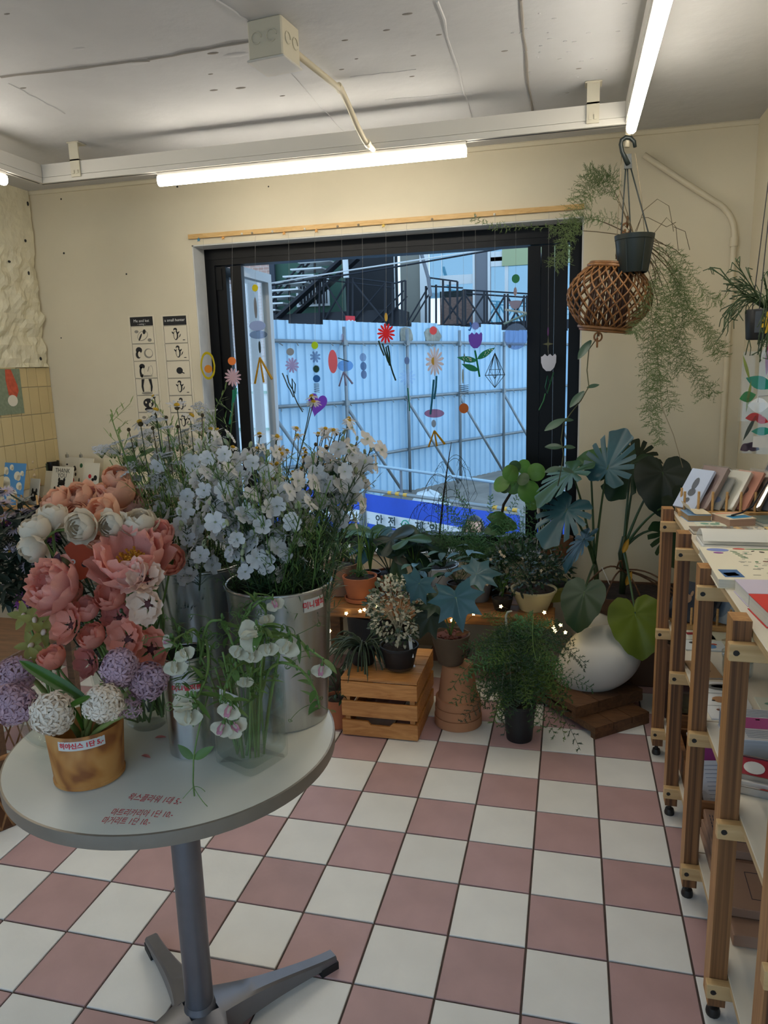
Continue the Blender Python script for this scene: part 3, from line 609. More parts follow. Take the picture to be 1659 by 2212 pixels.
MOB = [
 ('yellow ringed fried egg mobile by the left window reveal', 438, [('ring', 449, 790, 20, 31, 'd8c41a'), ('disc', 450, 797, 9, 9, 'e39a1c')]),
 ('orange disc and pale pink daisy mobile with green stems', 501, [('disc', 501, 780, 9, 9, 'ee8a1e'), ('fl', 503, 815, 21, 13, 'd9b9c0'), ('stem', [(510, 838), (509, 852), (504, 868), (502, 884), (499, 900), (496, 916)], 2.5, '2f9a78'), ('stem', [(504, 842), (504, 858), (502, 876)], 2.5, '2f9a78')]),
 ('yellow disc mobile with grey ovals and a mustard arrow', 551, [('disc', 551, 622, 7.5, 7.5, 'd6c91c'), ('sliver', 552, 665, 3.5, 22, '7c8088'), ('disc', 556, 704, 19, 11, '9fb2d6'), ('disc', 558, 723, 21, 9, 'cfd8e6c'), ('sliver', 561, 750, 2.6, 13, '2a3f44'), ('arrow', 561, 772, 1, 1, 'c49a2c')]),
 ('small lilac daisy mobile with dark scribble stems', 623, [('disc', 627, 760, 8.5, 8, '9aa1a8'), ('fl', 631, 789, 17, 11, 'b7b2dc'), ('stem', [(610, 806), (616, 820), (622, 835), (627, 842), (634, 858)], 1.4, '1c3b38'), ('stem', [(620, 810), (624, 826), (630, 838), (637, 850), (638, 830), (631, 818), (632, 840), (636, 856), (642, 870), (654, 890)], 1.4, '1c3b38')]),
 ('lime disc mobile ending in a purple heart', 680, [('disc', 680, 746, 8, 8, 'b9d62a'), ('fl', 681, 771, 13, 8, 'c8d2e0c'), ('spk', 683, 797, 9, 18, '1d5048'), ('disc', 684, 818, 8, 8, '2470b8'), ('coil', 684, 838, 6, 4, '4d5a6a'), ('heart', 685, 872, 22, 28, '8a4fd0')]),
 ('clear crystal and grey arrow mobile with a coral oval', 738, [('sliver', 740, 730, 4, 9, 'e6e2ecc'), ('disc', 719, 781, 10, 25, 'e2707c'), ('disc', 746, 790, 17, 12, 'a9cdeac'), ('stem', [(730, 773), (753, 781)], 1, '234a4a'), ('arrow', 742, 803, .75, .72, '8f8fae')]),
 ('string of three clear discs', 783, [('disc', 784, 772, 7, 9, 'c4cddcc'), ('disc', 785, 791, 7, 9, 'b9c3d4c'), ('disc', 786, 809, 7, 9, 'b9c3d4c')]),
 ('red daisy mobile with dark scribble stems', 834, [('sliver', 834, 685, 3.2, 9, 'd2ab3c'), ('fl', 834, 720, 21, 13, 'e0202e'), ('stem', [(818, 736), (823, 752), (830, 768)], 1.8, '163f38'), ('stem', [(826, 742), (831, 758), (838, 780), (842, 790), (838, 770), (834, 750), (838, 746), (841, 762), (843, 786), (849, 806), (855, 822)], 1.8, '163f38')]),
 ('clear outline daisy mobile under a blue oval', 879, [('disc', 879, 779, 5.5, 8, '6f8fc0'), ('fl', 880, 815, 18, 11, 'e9f1fac'), ('stem', [(881, 838), (883, 860), (885, 888)], 1.2, '1f8a6c')]),
 ('white and yellow daisy mobile over a mustard arrow', 936, [('disc', 936, 714, 8, 8.5, 'e86a78'), ('fl', 939, 781, 20, 14, 'd9d2d8'), ('disc', 937, 780, 5, 8, 'c9a21c'), ('stem', [(937, 820), (935, 845), (933, 868), (930, 895)], 2.2, '2c7d9a'), ('stem', [(943, 812), (942, 835), (938, 862)], 2.2, '2c7d9a'), ('disc', 938, 893, 22, 9, 'e6b0bcc'), ('disc', 937, 915, 5, 8, '9fb0c2'), ('arrow', 938, 930, .85, .72, 'c79c22')]),
 ('brass rod and coil mobile with an amber disc', 1000, [('sliver', 1003, 775, 1.6, 11, '6e7f74'), ('sliver', 1000, 813, 1.6, 15, '9aa08c'), ('coil', 1002, 842, 10, 5, '38465a'), ('disc', 1002, 882, 10, 10.5, 'c8711c')]),
 ('purple tulip mobile with dotted green leaves', 1027, [('spk', 1027, 704, 9, 16, '8fa4e0'), ('stem', [(1016, 696), (1018, 706), (1015, 714), (1012, 712)], 1.6, '2f7fd0'), ('tulip', 1027, 735, 14, 16, '7d4fc4'), ('stem', [(1026, 757), (1030, 778), (1036, 814)], 2, '1f8a62'), ('lf', 1031, 779, -42, -8, '1f8a62'), ('lf', 1031, 776, 38, -22, '1f8a62'), ('lf', 1034, 800, -35, -14, '1f8a62')]),
 ('black wire diamond ornament', 1069, [('diamond', 1069, 800, 21, 35, '14201e')]),
 ('green disc mobile with a fan and a large clear round', 1114, [('disc', 1114, 602, 7.8, 8.5, '24915c'), ('spk', 1113, 630, 3.5, 9, 'b9a9b0'), ('fan', 1113, 657, 15, 10, 'a9a4bc'), ('stem', [(1091, 669), (1137, 676)], 2.2, 'cfe0e6'), ('stem', [(1088, 700), (1138, 678)], 2.2, '9fc0c6'), ('disc', 1114, 727, 24, 26, 'bccbe2c'), ('disc', 1101, 748, 3.5, 3.5, '7f93b0')]),
 ('white tulip mobile in front of the folded window leaves', 1185, [('sliver', 1184, 716, 1.5, 9, '7a3c7c'), ('star', 1184, 743, 11, 17, '6e6a3c'), ('tulip', 1185, 783, 15, 17, 'e2e0e6'), ('stem', [(1196, 804), (1190, 824), (1182, 850), (1178, 836), (1183, 812), (1188, 826)], 1.3, '1f6a4a'), ('stem', [(1178, 850), (1174, 866), (1164, 886)], 1.2, '4f9a6a')]),
]
for lab, sx_, parts in MOB:
    first = parts[0]; top = PX(sx_, 500); top.z = 2.132
    t = thing('window_mobile', lab, 'mobile', top, 'acrylic mobiles hanging in the window')
    pts = [top]; last = None
    for p in parts:
        if p[0] not in ('stem', 'lf', 'ring'): pts.append(PX(p[1], p[2]) + V((0, .003, 0)))
    if len(pts) == 1: pts.append(PX(parts[0][1], 760))
    pts = pts[:1] + sorted(pts[1:], key=lambda q: -q.z); part('thread', G().tube(pts, .0005, 3), thread, t)
    for p in parts:
        k = p[0]; h = p[-1]; m = acr(h[:6], len(h) > 6); g = G()
        if k == 'stem': g.tube([PX(*q) for q in p[1]], p[2] * PXM, 5)
        else:
            c = PX(p[1], p[2]); M = facing(c, (ru(-.25, .25), -1, 0)); a, b = p[3] * PXM, p[4] * PXM
            if k == 'disc': g.slab(circ(a, b), M, .003)
            elif k == 'ring':
                n = 26; vs = []
                for s_ in (1, .82):
                    for z in (-.0015, .0015): vs += [M @ V((math.cos(2 * PI * i / n) * a * s_ * (1 + .03 * math.sin(i * 5)), math.sin(2 * PI * i / n) * b * s_, z)) for i in range(n)]
                q = lambda r, i: r * n + i % n
                g.add(vs, [f for i in range(n) for f in ((q(0, i), q(0, i + 1), q(2, i + 1), q(2, i)), (q(1, i), q(3, i), q(3, i + 1), q(1, i + 1)), (q(0, i), q(1, i), q(1, i + 1), q(0, i + 1)), (q(2, i), q(2, i + 1), q(3, i + 1), q(3, i)))])
            elif k == 'fl':
                o = petals(a, int(p[4]), .3)
                if sx_ == 936: o = [(x, y * 1.5) for x, y in o]
                g.slab(o, M, .003)
            elif k == 'spk': g.slab(spikes(a, int(p[4])) if p[4] > 10 else [(x, y * 2.6) for x, y in spikes(a, 9, .85)], M, .003)
            elif k == 'sliver': g.slab([(a * math.sin(PI * i / 12), b * math.cos(PI * i / 12)) for i in range(13)] + [(-a * math.sin(PI * i / 12), b * math.cos(PI * i / 12)) for i in range(11, 0, -1)], M, .003)
            elif k == 'arrow':
                s_ = p[3] * PXM; v_ = p[4]
                for dx, dy, w_ in ((-15, 52, 5), (6, 50, 5), (26, 44, 6)): g.tube([M @ V((0, 0, 0)), M @ V((dx * s_, -dy * s_ * v_ * 1.1, 0))], [w_ * .35 * s_, w_ * .5 * s_], 4)
            elif k == 'coil': g.tube([M @ V((math.cos(i * .7) * a, 10 * PXM - i * 20 * PXM / 45, math.sin(i * .7) * a)) for i in range(46)], .0011, 4)
            elif k == 'heart': g.slab([(a * .95 * math.sin(u) ** 3, b * (.82 * math.cos(u) - .32 * math.cos(2 * u) - .12 * math.cos(3 * u) - .05 * math.cos(4 * u))) for u in [2 * PI * i / 30 for i in range(30)]], M @ Matrix.Rotation(-.25, 4, 'Z'), .003)
            elif k == 'tulip': g.slab([(-a, b * .7)] + [(-a + 2 * a * (i + .5) / 6, b * (1.0 if i % 2 else .72)) for i in range(6)] + [(a, b * .75), (a * .98, 0), (a * .75, -b * .6), (a * .3, -b), (-a * .3, -b), (-a * .75, -b * .6), (-a * .98, 0)], M, .003)
            elif k == 'fan': g.slab([(math.cos(PI * i / 14) * a * (1 if i % 2 else .86), math.sin(PI * i / 14) * b * .3 + b * .4) for i in range(15)] + [(-a * .5, -b * .7), (0, -b), (a * .5, -b * .7)], M, .003)
            elif k == 'star': g.slab([(0, b), (a * .12, b * .15), (a, 0), (a * .12, -b * .15), (0, -b), (-a * .12, -b * .15), (-a, 0), (-a * .12, b * .15)], M, .003)
            elif k == 'lf':
                d = V((p[3], -p[4] * -1, 0)) if False else V((p[3] * PXM, -p[4] * PXM, 0)); Lf = d.length
                M2 = M @ Matrix.Rotation(math.atan2(d.y, d.x), 4, 'Z'); g.slab([(Lf * u, math.sin(PI * u ** .8) * .016) for u in [i / 10 for i in range(11)]] + [(Lf * u, -math.sin(PI * u ** .8) * .013) for u in [i / 10 for i in range(9, 0, -1)]], M2, .003)
                if p[2] < 790:
                    gd = G()
                    for i in range(16):
                        u = ru(.2, .9); gd.add([M2 @ V((Lf * u + math.cos(q * PI / 3) * .0018, (ru(-.6, .6) if q == 0 else 0) * 0 + math.sin(q * PI / 3) * .0018 + .008 * math.sin(i * 2.4) * math.sin(PI * u), .0022)) for q in range(6)], [tuple(range(6))])
                    part('dots', gd, WHITE, t, smooth=False)
            elif k == 'diamond':
                R = [M @ V((math.cos(i * PI / 2.5) * a, -b * .27, math.sin(i * PI / 2.5) * a)) for i in range(5)]; T_, B_ = M @ V((0, b, 0)), M @ V((0, -b, 0)); r2 = [M @ V((math.cos(i * PI / 2.5) * a * .6, b * .05, math.sin(i * PI / 2.5) * a * .6)) for i in range(5)]; b2 = M @ V((0, -b * .5, 0))
                for i in range(5): g.tube([R[i], R[(i + 1) % 5]], .0014, 4).tube([T_, R[i]], .0014, 4).tube([B_, R[i]], .0014, 4).tube([r2[i], r2[(i + 1) % 5]], .001, 4).tube([T_, r2[i]], .001, 4).tube([b2, r2[i]], .001, 4)
        if g.v: part({'disc': 'disc', 'ring': 'ring', 'fl': 'flower', 'spk': 'burst', 'sliver': 'bead', 'arrow': 'arrow', 'coil': 'wire_coil', 'heart': 'heart', 'tulip': 'tulip', 'fan': 'fan', 'star': 'star', 'lf': 'leaf', 'stem': 'stem', 'diamond': 'wire_diamond'}[k], g, wire if k in ('diamond',) else m, t)
# ================================================================ comic strips on the wall
ppr = mat('poster_paper', hexc('dcd2bb'), .8); ink = mat('ink', (.012, .012, .014), .7); inkg = mat('grey_ink', hexc('8a857a'), .8)
def comic(x0, x1, ztop, zbot, lab, title, sub, kind, rows, cells):
    cx = (x0 + x1) / 2; wd = (x1 - x0) / 2; t = thing('comic_strip', lab, 'poster', (cx, YB - .002, ztop), 'comic strips on the wall')
    P = lambda x, y, o=.0038: V((cx + x, YB - o, ztop + y))
    hgt = ztop - zbot; part('sheet', G().box(cx - wd, cx + wd, YB - .003, YB - .0005, zbot, ztop), ppr, t, smooth=False)
    mg = .012; iw = wd - mg
    g = G().slab([(-iw, -.008), (-iw, -.055), (iw, -.055), (iw, -.008)], facing(P(0, 0), (0, -1, 0)), .0006); part('title_block', g, ink, t, smooth=False)
    g = G().text(title, .021, lambda x, y: P(x, y - .029, .0046)); 
    if sub: g.text(sub, .012, lambda x, y: P(x, y - .046, .0046))
    part('title', g, WHITE, t, smooth=False)
    ch = .092; ln = G(); ic = G(); gc = G(); wc = G(); F = facing(P(0, 0), (0, -1, 0)); F2 = facing(P(0, 0, .0044), (0, -1, 0)); F3 = facing(P(0, 0, .0049), (0, -1, 0))
    e = lambda gg, x, y, rx, ry, M=F, rot=0: gg.slab([(x + math.cos(a) * rx * math.cos(rot) - math.sin(a) * ry * math.sin(rot), y + math.cos(a) * rx * math.sin(rot) + math.sin(a) * ry * math.cos(rot)) for a in [2 * PI * i / 14 for i in range(14)]], M, .0005)
    for r in range(rows):
        y1 = -.058 - r * ch; y0 = y1 - ch + .003
        for a, b in (((-iw, y1), (iw, y1)), ((iw, y1), (iw, y0)), ((iw, y0), (-iw, y0)), ((-iw, y0), (-iw, y1))): ln.beam(P(*a), P(*b), .0011, .0006, (0, -1, 0))
        my = (y0 + y1) / 2; c = cells[r]
        if c == 'stand' or c == 'walk':    # black cat standing upright, white front
            d = .006 if c == 'walk' else 0
            e(ic, d, my - .004, .014, .026); e(ic, d - .001, my + .024, .011, .010); e(wc, d - .002, my - .005, .0085, .020, F2); e(wc, d - .003, my + .019, .006, .005, F2)
            ic.slab([(d + .012, my - .022), (d + .026, my - .010), (d + .03, my + .002), (d + .026, my), (d + .016, my - .016)], F, .0005)
            for s in (-1, 1): e(ic, d + s * .016, my + .008, .009, .0035, F, s * .8); e(wc, d + s * .008, my - .032, .005, .003, F2)
            e(ic, iw - .022, y0 + .014, .008, .002)
        elif c == 'curl': e(ic, .006, my - .006, .019, .018); e(ic, .026, my - .018, .010, .003, F, -.4); e(wc, .0, my - .026, .005, .003, F2); e(wc, .014, my - .026, .005, .003, F2)
        elif c == 'bowl':
            e(ic, -.03, my + .012, .019, .017); e(ic, -.036, my - .012, .016, .02); e(wc, -.028, my - .01, .009, .016, F2); e(gc, .026, my - .006, .027, .026); e(wc, .03, my - .004, .021, .02, F2)
        elif c == 'bed':
            e(gc, .0, my - .004, .034, .024, F, .5); e(wc, .0, my - .004, .031, .021, F2, .5); e(ic, .012, my + .016, .009, .013, F3, -.3); e(ic, -.014, my - .012, .005, .022, F3, -.5); e(gc, -.035, my + .018, .012, .008); e(gc, .04, my - .028, .012, .009)
        elif c == 'table':
            e(ic, -.02, my + .018, .017, .014); e(ic, -.026, my - .012, .012, .03); e(wc, -.016, my - .008, .010, .018, F2); ic.beam(P(.012, my - .01), P(.022, my + .016), .002, .0006, (0, -1, 0)); e(gc, .034, my - .004, .010, .026); e(wc, .034, my - .004, .009, .024, F2); e(gc, .0, my - .034, .04, .004)
        elif c == 'two':
            for s in (-1, 1): ic.slab([(s * .012, y1 - .003), (s * .03, y1 - .003), (s * .034, my), (s * .028, my - .028), (s * .02, my - .026), (s * .022, my + .006)], F, .0005)
            e(wc, 0, my + .006, .018, .03, F2); e(gc, -.002, my - .034, .034, .007)
        elif c == 'face': e(ic, .0, my + .004, .032, .026); e(ic, .0, my - .03, .026, .012); e(wc, .01, my - .006, .008, .012, F2); e(wc, -.014, my + .008, .005, .006, F2); e(wc, .018, my + .01, .005, .006, F2)
    y = -.058 - rows * ch
    if kind == 'end':
        ic.text('The end', .022, lambda x, yy: P(x - .012, y - .022 + yy)); e(gc, -.01, y - .048, .012, .009)
        for dx, dy in ((.03, -.04), (.02, -.055), (.038, -.052)): e(ic, dx, y + dy, .005, .003)
    part('panel_lines', ln, ink, t, smooth=False); part('drawing', ic, ink, t, smooth=False); part('drawing_grey', gc, inkg, t, smooth=False); part('drawing_white', wc, ppr, t, smooth=False)
comic(-2.243, -2.083, 1.768, 1.055, 'left comic strip with a white heading Me and kat, ending in The end', 'Me and kat', '~ eating ~', 'end', 6, ['bed', 'bowl', 'table', 'two', 'face', 'bed'])
comic(-2.045, -1.885, 1.764, 1.12, 'right comic strip headed a small hunter, nearest the window reveal', 'a small hunter', '', '', 6, ['stand', 'walk', 'curl', 'stand', 'stand', 'walk'])
# card of a paw in a festive cap on the tiles
t = thing('paw_card', 'grey green card of a paw in a red festive cap on the wall tiles', 'poster', (XL + .012, .68, 1.39))
part('sheet', G().box(XL + .011, XL + .0135, .5, .755, 1.27, 1.505), mat('green_card', hexc('7f8a72'), .8, var=.15, sc=60), t, smooth=False)
F = facing((XL + .0142, .69, 1.39), (1, 0, 0))
part('cap', G().slab([(-.0, .112), (-.04, .112), (-.045, .06), (-.035, -.02), (.02, -.035), (.04, .0), (.035, .03)][::-1], F, .0008), mat('cap_red', hexc('c2573c'), .8, var=.2, sc=50), t, smooth=False)
part('paw', G().slab([(math.cos(a) * .036 - .012, math.sin(a) * .030 - .05) for a in [2 * PI * i / 16 for i in range(16)]], facing((XL + .0148, .69, 1.39), (1, 0, 0)), .0008), mat('paw_white', hexc('ddd6c4'), .8), t, smooth=False)
# ================================================================ plywood rack on the right
ply = mat('ply_face', hexc('e3dbca'), .5, var=.05, sc=8, stretch=(3, .6, 1)); plyd = wood('laminated_post', hexc('4a2c18'), hexc('93653c'), 3, (46, 1, .4), .5, .08, .3); plyl = wood('post_face', hexc('9a6b3c'), hexc('b98a55'), 6, (10, 10, .7), .5, .08, 1)
blk = wood('block_wood', hexc('c39c68'), hexc('d8b784'), 6, (.6, 8, 8), .5, .06, 1); edge = wood('ply_edge', hexc('b6986a'), hexc('d6bd92'), 3, (1, 1, 70), .5, .05, .2); ft = mat('foot_metal', hexc('3c3a38'), .4, .6)
rack = thing('display_rack', 'open plywood rack of three shelves along the right wall', 'rack', (.6, -.5, 0))
SY = [.062, -.328, -.716, -1.106, -1.496]
for yy in SY:
    for x0 in (.405, .785):
        z1 = .945
        g = G().box(x0, x0 + .036, yy - .028, yy + .028, .045, z1)
        o = part('post', g, [plyl, plyd], rack, smooth=False); 
        for p_ in o.data.polygons:
            if abs(p_.normal.y) > .5: p_.material_index = 1
        part('levelling_foot', G().lathe([(.006, .0), (.015, .0), (.016, .008), (.013, .02), (.006, .022), (.006, .046)], 12, (x0 + .018, yy, 0)), ft, rack)
    for z in (.885, .49, .10):
        part('crossbar', G().bbox(.397, .826, yy - .050, yy - .0285, z - .018, z + .018, .0015), blk, rack, smooth=False)
        part('screw', G().tube([(.41, yy - .051, z), (.41, yy - .0495, z)], .006, 10).tube([(.414, yy - .0518, z), (.414, yy - .0505, z)], .0025, 6), ft, rack)
for (z, th) in ((.918, .018), (.508, .018), (.118, .018)):
    for a, b in ((.10, -.70), (-.704, -1.53)):
        o = part('shelf_board', G().bbox(.443, .783, b, a, z - .009, z + .009, .001), [ply, edge], rack, smooth=False)
        for p_ in o.data.polygons:
            if abs(p_.normal.z) < .5: p_.material_index = 1
Z1, Z2, Z3 = .9275, .5175, .1275
LIGHTW = wood('light_batten', hexc('b98d55'), hexc('cfa56c'), 6, (1, 9, 9), .5)
clear = glass('clear_sleeve', (.96, .97, .98), .05, .08, .3)
def dowelrack(lab, x0, x1, y, z, n, hh):
    t = thing('card_holder', lab, 'holder', ((x0 + x1) / 2, y, z), 'wooden card holders on the rack')
    for dy in (0, .075): part('base_bar', G().bbox(x0, x1, y - .011 - dy, y + .011 - dy, z, z + .018, .002), LIGHTW, t, smooth=False)
    for e in (x0 + .01, x1 - .01): part('base_bar', G().bbox(e - .008, e + .008, y - .065, y - .010, z + .002, z + .016, .002), LIGHTW, t, smooth=False)
    for dy in (0, .075):
        for k in range(n): part('dowel', G().tube([(x0 + .018 + k * (x1 - x0 - .036) / (n - 1), y - dy, z + .012), (x0 + .018 + k * (x1 - x0 - .036) / (n - 1), y - dy, z + hh)], .0042, 8), LIGHTW, t)
dowelrack('pale wooden holder with dowels standing cards at the far end of the top shelf', .452, .80, .085, Z1, 8, .085)
dowelrack('pale wooden holder with dowels on the middle shelf', .452, .70, .085, Z2, 6, .08)
def card(x, y, z, wd, hg, th, tilt, yaw, col, lab, art=None, sleeve=False, cat='card', grp='cards leaning in the wooden holders'):
    """Upright pack of cards whose foot is at x, y, z; leans back over +X by tilt."""
    M = Matrix.Translation((x, y, z)) @ Matrix.Rotation(yaw, 4, 'Z') @ Matrix.Rotation(tilt, 4, 'Y')
    t = thing('greeting_card', lab, cat, (x, y, z), grp)
    part('card_body', G().bbox(-th / 2, th / 2, -wd / 2, wd / 2, 0, hg, .001).xf(M), mat('card_' + col, hexc(col), .6), t, smooth=False)
    if art:
        ac, sh = art; g = G(); F = M @ facing((-th / 2 - .0008, 0, hg * .5), (-1, 0, 0))
        for (ax_, ay_, rx, ry) in sh: g.slab([(ax_ * wd + math.cos(a) * rx * wd, ay_ * hg + math.sin(a) * ry * hg) for a in [2 * PI * i / 12 for i in range(12)]], F, .0006)
        part('picture', g, mat('card_' + ac, hexc(ac), .6), t, smooth=False)
    if sleeve: part('sleeve', G().box(-th / 2 - .002, th / 2 + .002, -wd / 2 - .003, wd / 2 + .003, 0, hg + .004).xf(M), clear, t, smooth=False)
TI, YW = .62, .95
for i, (x, hg, wd, th, col, art, lab, sl) in enumerate([
  (.475, .155, .095, .012, 'bcc8de', ('5b6068', [(.0, .12, .12, .16), (.02, -.1, .16, .1), (.0, -.3, .1, .06)]), 'pale blue card pack with a grey figure, first in the far holder', False),
  (.513, .165, .10, .02, '8a7068', ('5c463c', [(.0, 0, .3, .3)]), 'thick brown card pack leaning second in the far holder', True),
  (.553, .125, .09, .008, 'a9a69c', ('7e8aa6', [(-.1, .1, .25, .2), (.1, -.2, .3, .1)]), 'grey picture card in a clear sleeve in the far holder', True),
  (.592, .15, .10, .016, 'd6d0bc', ('8a4f2c', [(.0, .1, .1, .16), (-.05, -.12, .16, .12), (.1, -.25, .1, .1)]), 'cream card pack with a brown squirrel-like drawing in the far holder', True),
  (.632, .15, .10, .012, 'c98c74', ('5e4a44', [(-.05, -.1, .25, .14), (.12, .0, .14, .1)]), 'salmon pink card pack with a dark animal in the far holder', False),
  (.672, .15, .10, .014, '8f7a66', ('5a4636', [(.0, .0, .3, .25)]), 'brown photo card pack behind the salmon card', True),
  (.71, .19, .09, .01, '6c6a70', ('b8b4a6', [(.0, .05, .08, .2)]), 'tall dark grey card pack at the wall end of the far holder', True),
  (.745, .12, .08, .006, 'b9c48a', None, 'slim pale green card next to the right wall in the far holder', True)]):
    card(x, .048, Z1 + .019, wd, hg, th, TI, YW - .25, col, lab, art, sl)
card(.478, .05, Z2 + .019, .11, .15, .012, TI, .9, '2e3440', 'navy card with a tan animal on the middle shelf', ('b9906c', [(.0, .05, .18, .12), (-.05, -.15, .14, .16), (.12, .2, .05, .08)]))
card(.51, .05, Z2 + .019, .11, .15, .004, TI + .1, .9, '1b1e26', 'black card fanned behind the navy animal card', None)
card(.535, .05, Z2 + .019, .11, .145, .004, TI + .15, .9, '252932', 'charcoal card third in the fan on the middle shelf', None)
card(.60, .05, Z2 + .019, .10, .15, .008, TI, .9, '9aa6b0', 'blue grey print in a cream border on the middle shelf', ('6f8296', [(0, 0, .36, .4)]))
# ---- flat things lying on the shelves
def book(x, y, z, wx, wy, th, yaw, cover, lab, cat='notebook', pages='e6e1d4', art=(), name='notebook', open_=False, grp=None, spine=True):
    M = Matrix.Translation((x, y, z)) @ Matrix.Rotation(yaw, 4, 'Z'); t = thing(name, lab, cat, (x, y, z), grp)
    cth = min(.0015, th * .2)
    if th > .004:
        part('page_block', G().bbox(-wx / 2 + .002, wx / 2 - .001, -wy / 2 + .002, wy / 2 - .002, cth, th - cth, .0005).xf(M), mat('pages_' + pages, hexc(pages), .8, var=.08, sc=400, stretch=(.01, .01, 1)), t, smooth=False)
        part('cover', G().box(-wx / 2, wx / 2, -wy / 2, wy / 2, 0, cth).box(-wx / 2, wx / 2, -wy / 2, wy / 2, th - cth, th).xf(M), mat('cover_' + cover, hexc(cover), .5), t, smooth=False)
    else: part('cover', G().box(-wx / 2, wx / 2, -wy / 2, wy / 2, 0, th).xf(M), mat('cover_' + cover, hexc(cover), .5), t, smooth=False)
    by = {}
    for (c, ax_, ay_, rx, ry, rot) in art:
        g = by.setdefault(c, G()); c_, s_ = math.cos(rot), math.sin(rot)
        pts = [(-rx, -ry), (rx, -ry), (rx, ry), (-rx, ry)] if ry < .0 or c.endswith('#') else [(math.cos(a) * rx, math.sin(a) * ry) for a in [2 * PI * i / 12 for i in range(12)]]
        g.slab([((ax_ + px_ * c_ - py_ * s_) * wx, (ay_ + px_ * s_ + py_ * c_) * wy) for px_, py_ in pts], M @ Matrix.Translation((0, 0, th + .0006)), .0008)
    for c, g in by.items(): part('printed_pattern', g, mat('print_' + c.strip('#'), hexc(c.strip('#')), .6), t, smooth=False)
    return t
book(.50, -.035, Z1, .075, .10, .022, .12, '8fb2d8', 'small sky blue notepad with a curled cream top sheet', 'notepad', '9a7f5c')
g = G(); M = Matrix.Translation((.50, -.035, Z1 + .0225)) @ Matrix.Rotation(.12, 4, 'Z')
g.add([M @ V((-.037 + .074 * i / 8, y_, .002 + .03 * (max(0, (3 - i)) / 3) ** 2)) for i in range(9) for y_ in (-.05, .05)], [(2 * i, 2 * i + 2, 2 * i + 3, 2 * i + 1) for i in range(8)])
solo('memo_sheet', g, mat('cream_sheet', hexc('e8dcbe'), .8), 'curled cream memo sheet on the sky blue notepad', 'paper', (.50, -.035, Z1 + .0225))
book(.605, -.10, Z1, .09, .11, .026, .35, 'e9d8bd', 'cream spiral notepad with a blue cloud print on the top shelf', 'notepad', 'a98a78', [('3f92c4#', .05, -.22, .38, .16, .1), ('5fb0d8', -.15, -.1, .2, .08, 0), ('e8a07c#', .0, .34, .44, .05, 0)])
book(.53, -.135, Z1, .085, .06, .004, .1, 'e6ead8', 'small pale green patterned card in front of the blue notepad', 'card', art=[('7fb09a', -.2, 0, .14, .2, .3), ('8fb8a4', .15, -.1, .18, .2, -.2), ('5d8a78', .3, .2, .08, .1, 0)])
book(.72, -.08, Z1, .10, .13, .012, .2, '7d8f88', 'grey green print wrapped in clear film by the right wall', 'print')
solo('film_wrap', G().bbox(.665, .775, -.15, -.01, Z1, Z1 + .02, .006), clear, 'crinkled clear film round the grey green print', 'wrap', (.72, -.08, Z1))
book(.54, -.245, Z1, .17, .07, .012, .05, '8b7b6c', 'long brown paper strip clipped with a wooden clip', 'paper')
solo('wooden_clip', G().bbox(.575, .60, -.29, -.245, Z1 + .0125, Z1 + .02, .002), blk, 'small wooden clip holding the brown paper strip', 'clip', (.59, -.265, Z1 + .0125))
# open notebook with a lifted page
t = thing('open_notebook', 'open white notebook with a page standing up on the top shelf', 'notebook', (.545, -.41, Z1))
part('page_block', G().bbox(.455, .635, -.47, -.345, Z1, Z1 + .012, .002), mat('pages_white', hexc('e4e3de'), .8), t, smooth=False)
g = G(); n = 8
for k, (zz, rise) in enumerate(((.014, .034), (.013, .012))):
    vs = []
    for i in range(n + 1):
        u = i / n; vs += [(.455 + q, -.345 - .125 * u, Z1 + zz + rise * math.sin(PI * u * .9) * (1 - k * .3)) for q in (0, .18)]
    g.add(vs, [(2 * i, 2 * i + 2, 2 * i + 3, 2 * i + 1) for i in range(n)])
part('loose_page', g, mat('page_sheet', hexc('e9e8e2'), .8, trans=.2), t)
g = G()
for r in range(6):
    for k in range(7):
        if rnd.random() < .8: x = .475 + k * .022; g.box(x, x + ru(.006, .015), -.372 - r * .008, -.3695 - r * .008, Z1 + .0465 - abs(r - 2) * .0, Z1 + .0472)
tag(part('handwriting', g, mat('pencil', hexc('9a9a98'), .8), t, smooth=False), kind='stuff')
book(.715, -.36, Z1, .11, .16, .03, .1, 'e8c884', 'thick notebook with a red and yellow floral cover by the right wall', 'notebook', '8d8a80', [('d9483c', -.3, .3, .14, .08, .2), ('b0627c#', .05, .1, .26, .17, 0), ('c9ccd4#', .05, .1, .2, .12, 0), ('c8452f', .2, -.32, .2, .07, .1), ('7d9a4a', -.2, -.38, .16, .05, 0), ('e4bd3c', .3, .38, .16, .06, 0), ('d96a7c', -.05, .4, .1, .05, 0), ('f0e6c8', -.34, -.1, .08, .1, 0)], spine=False)
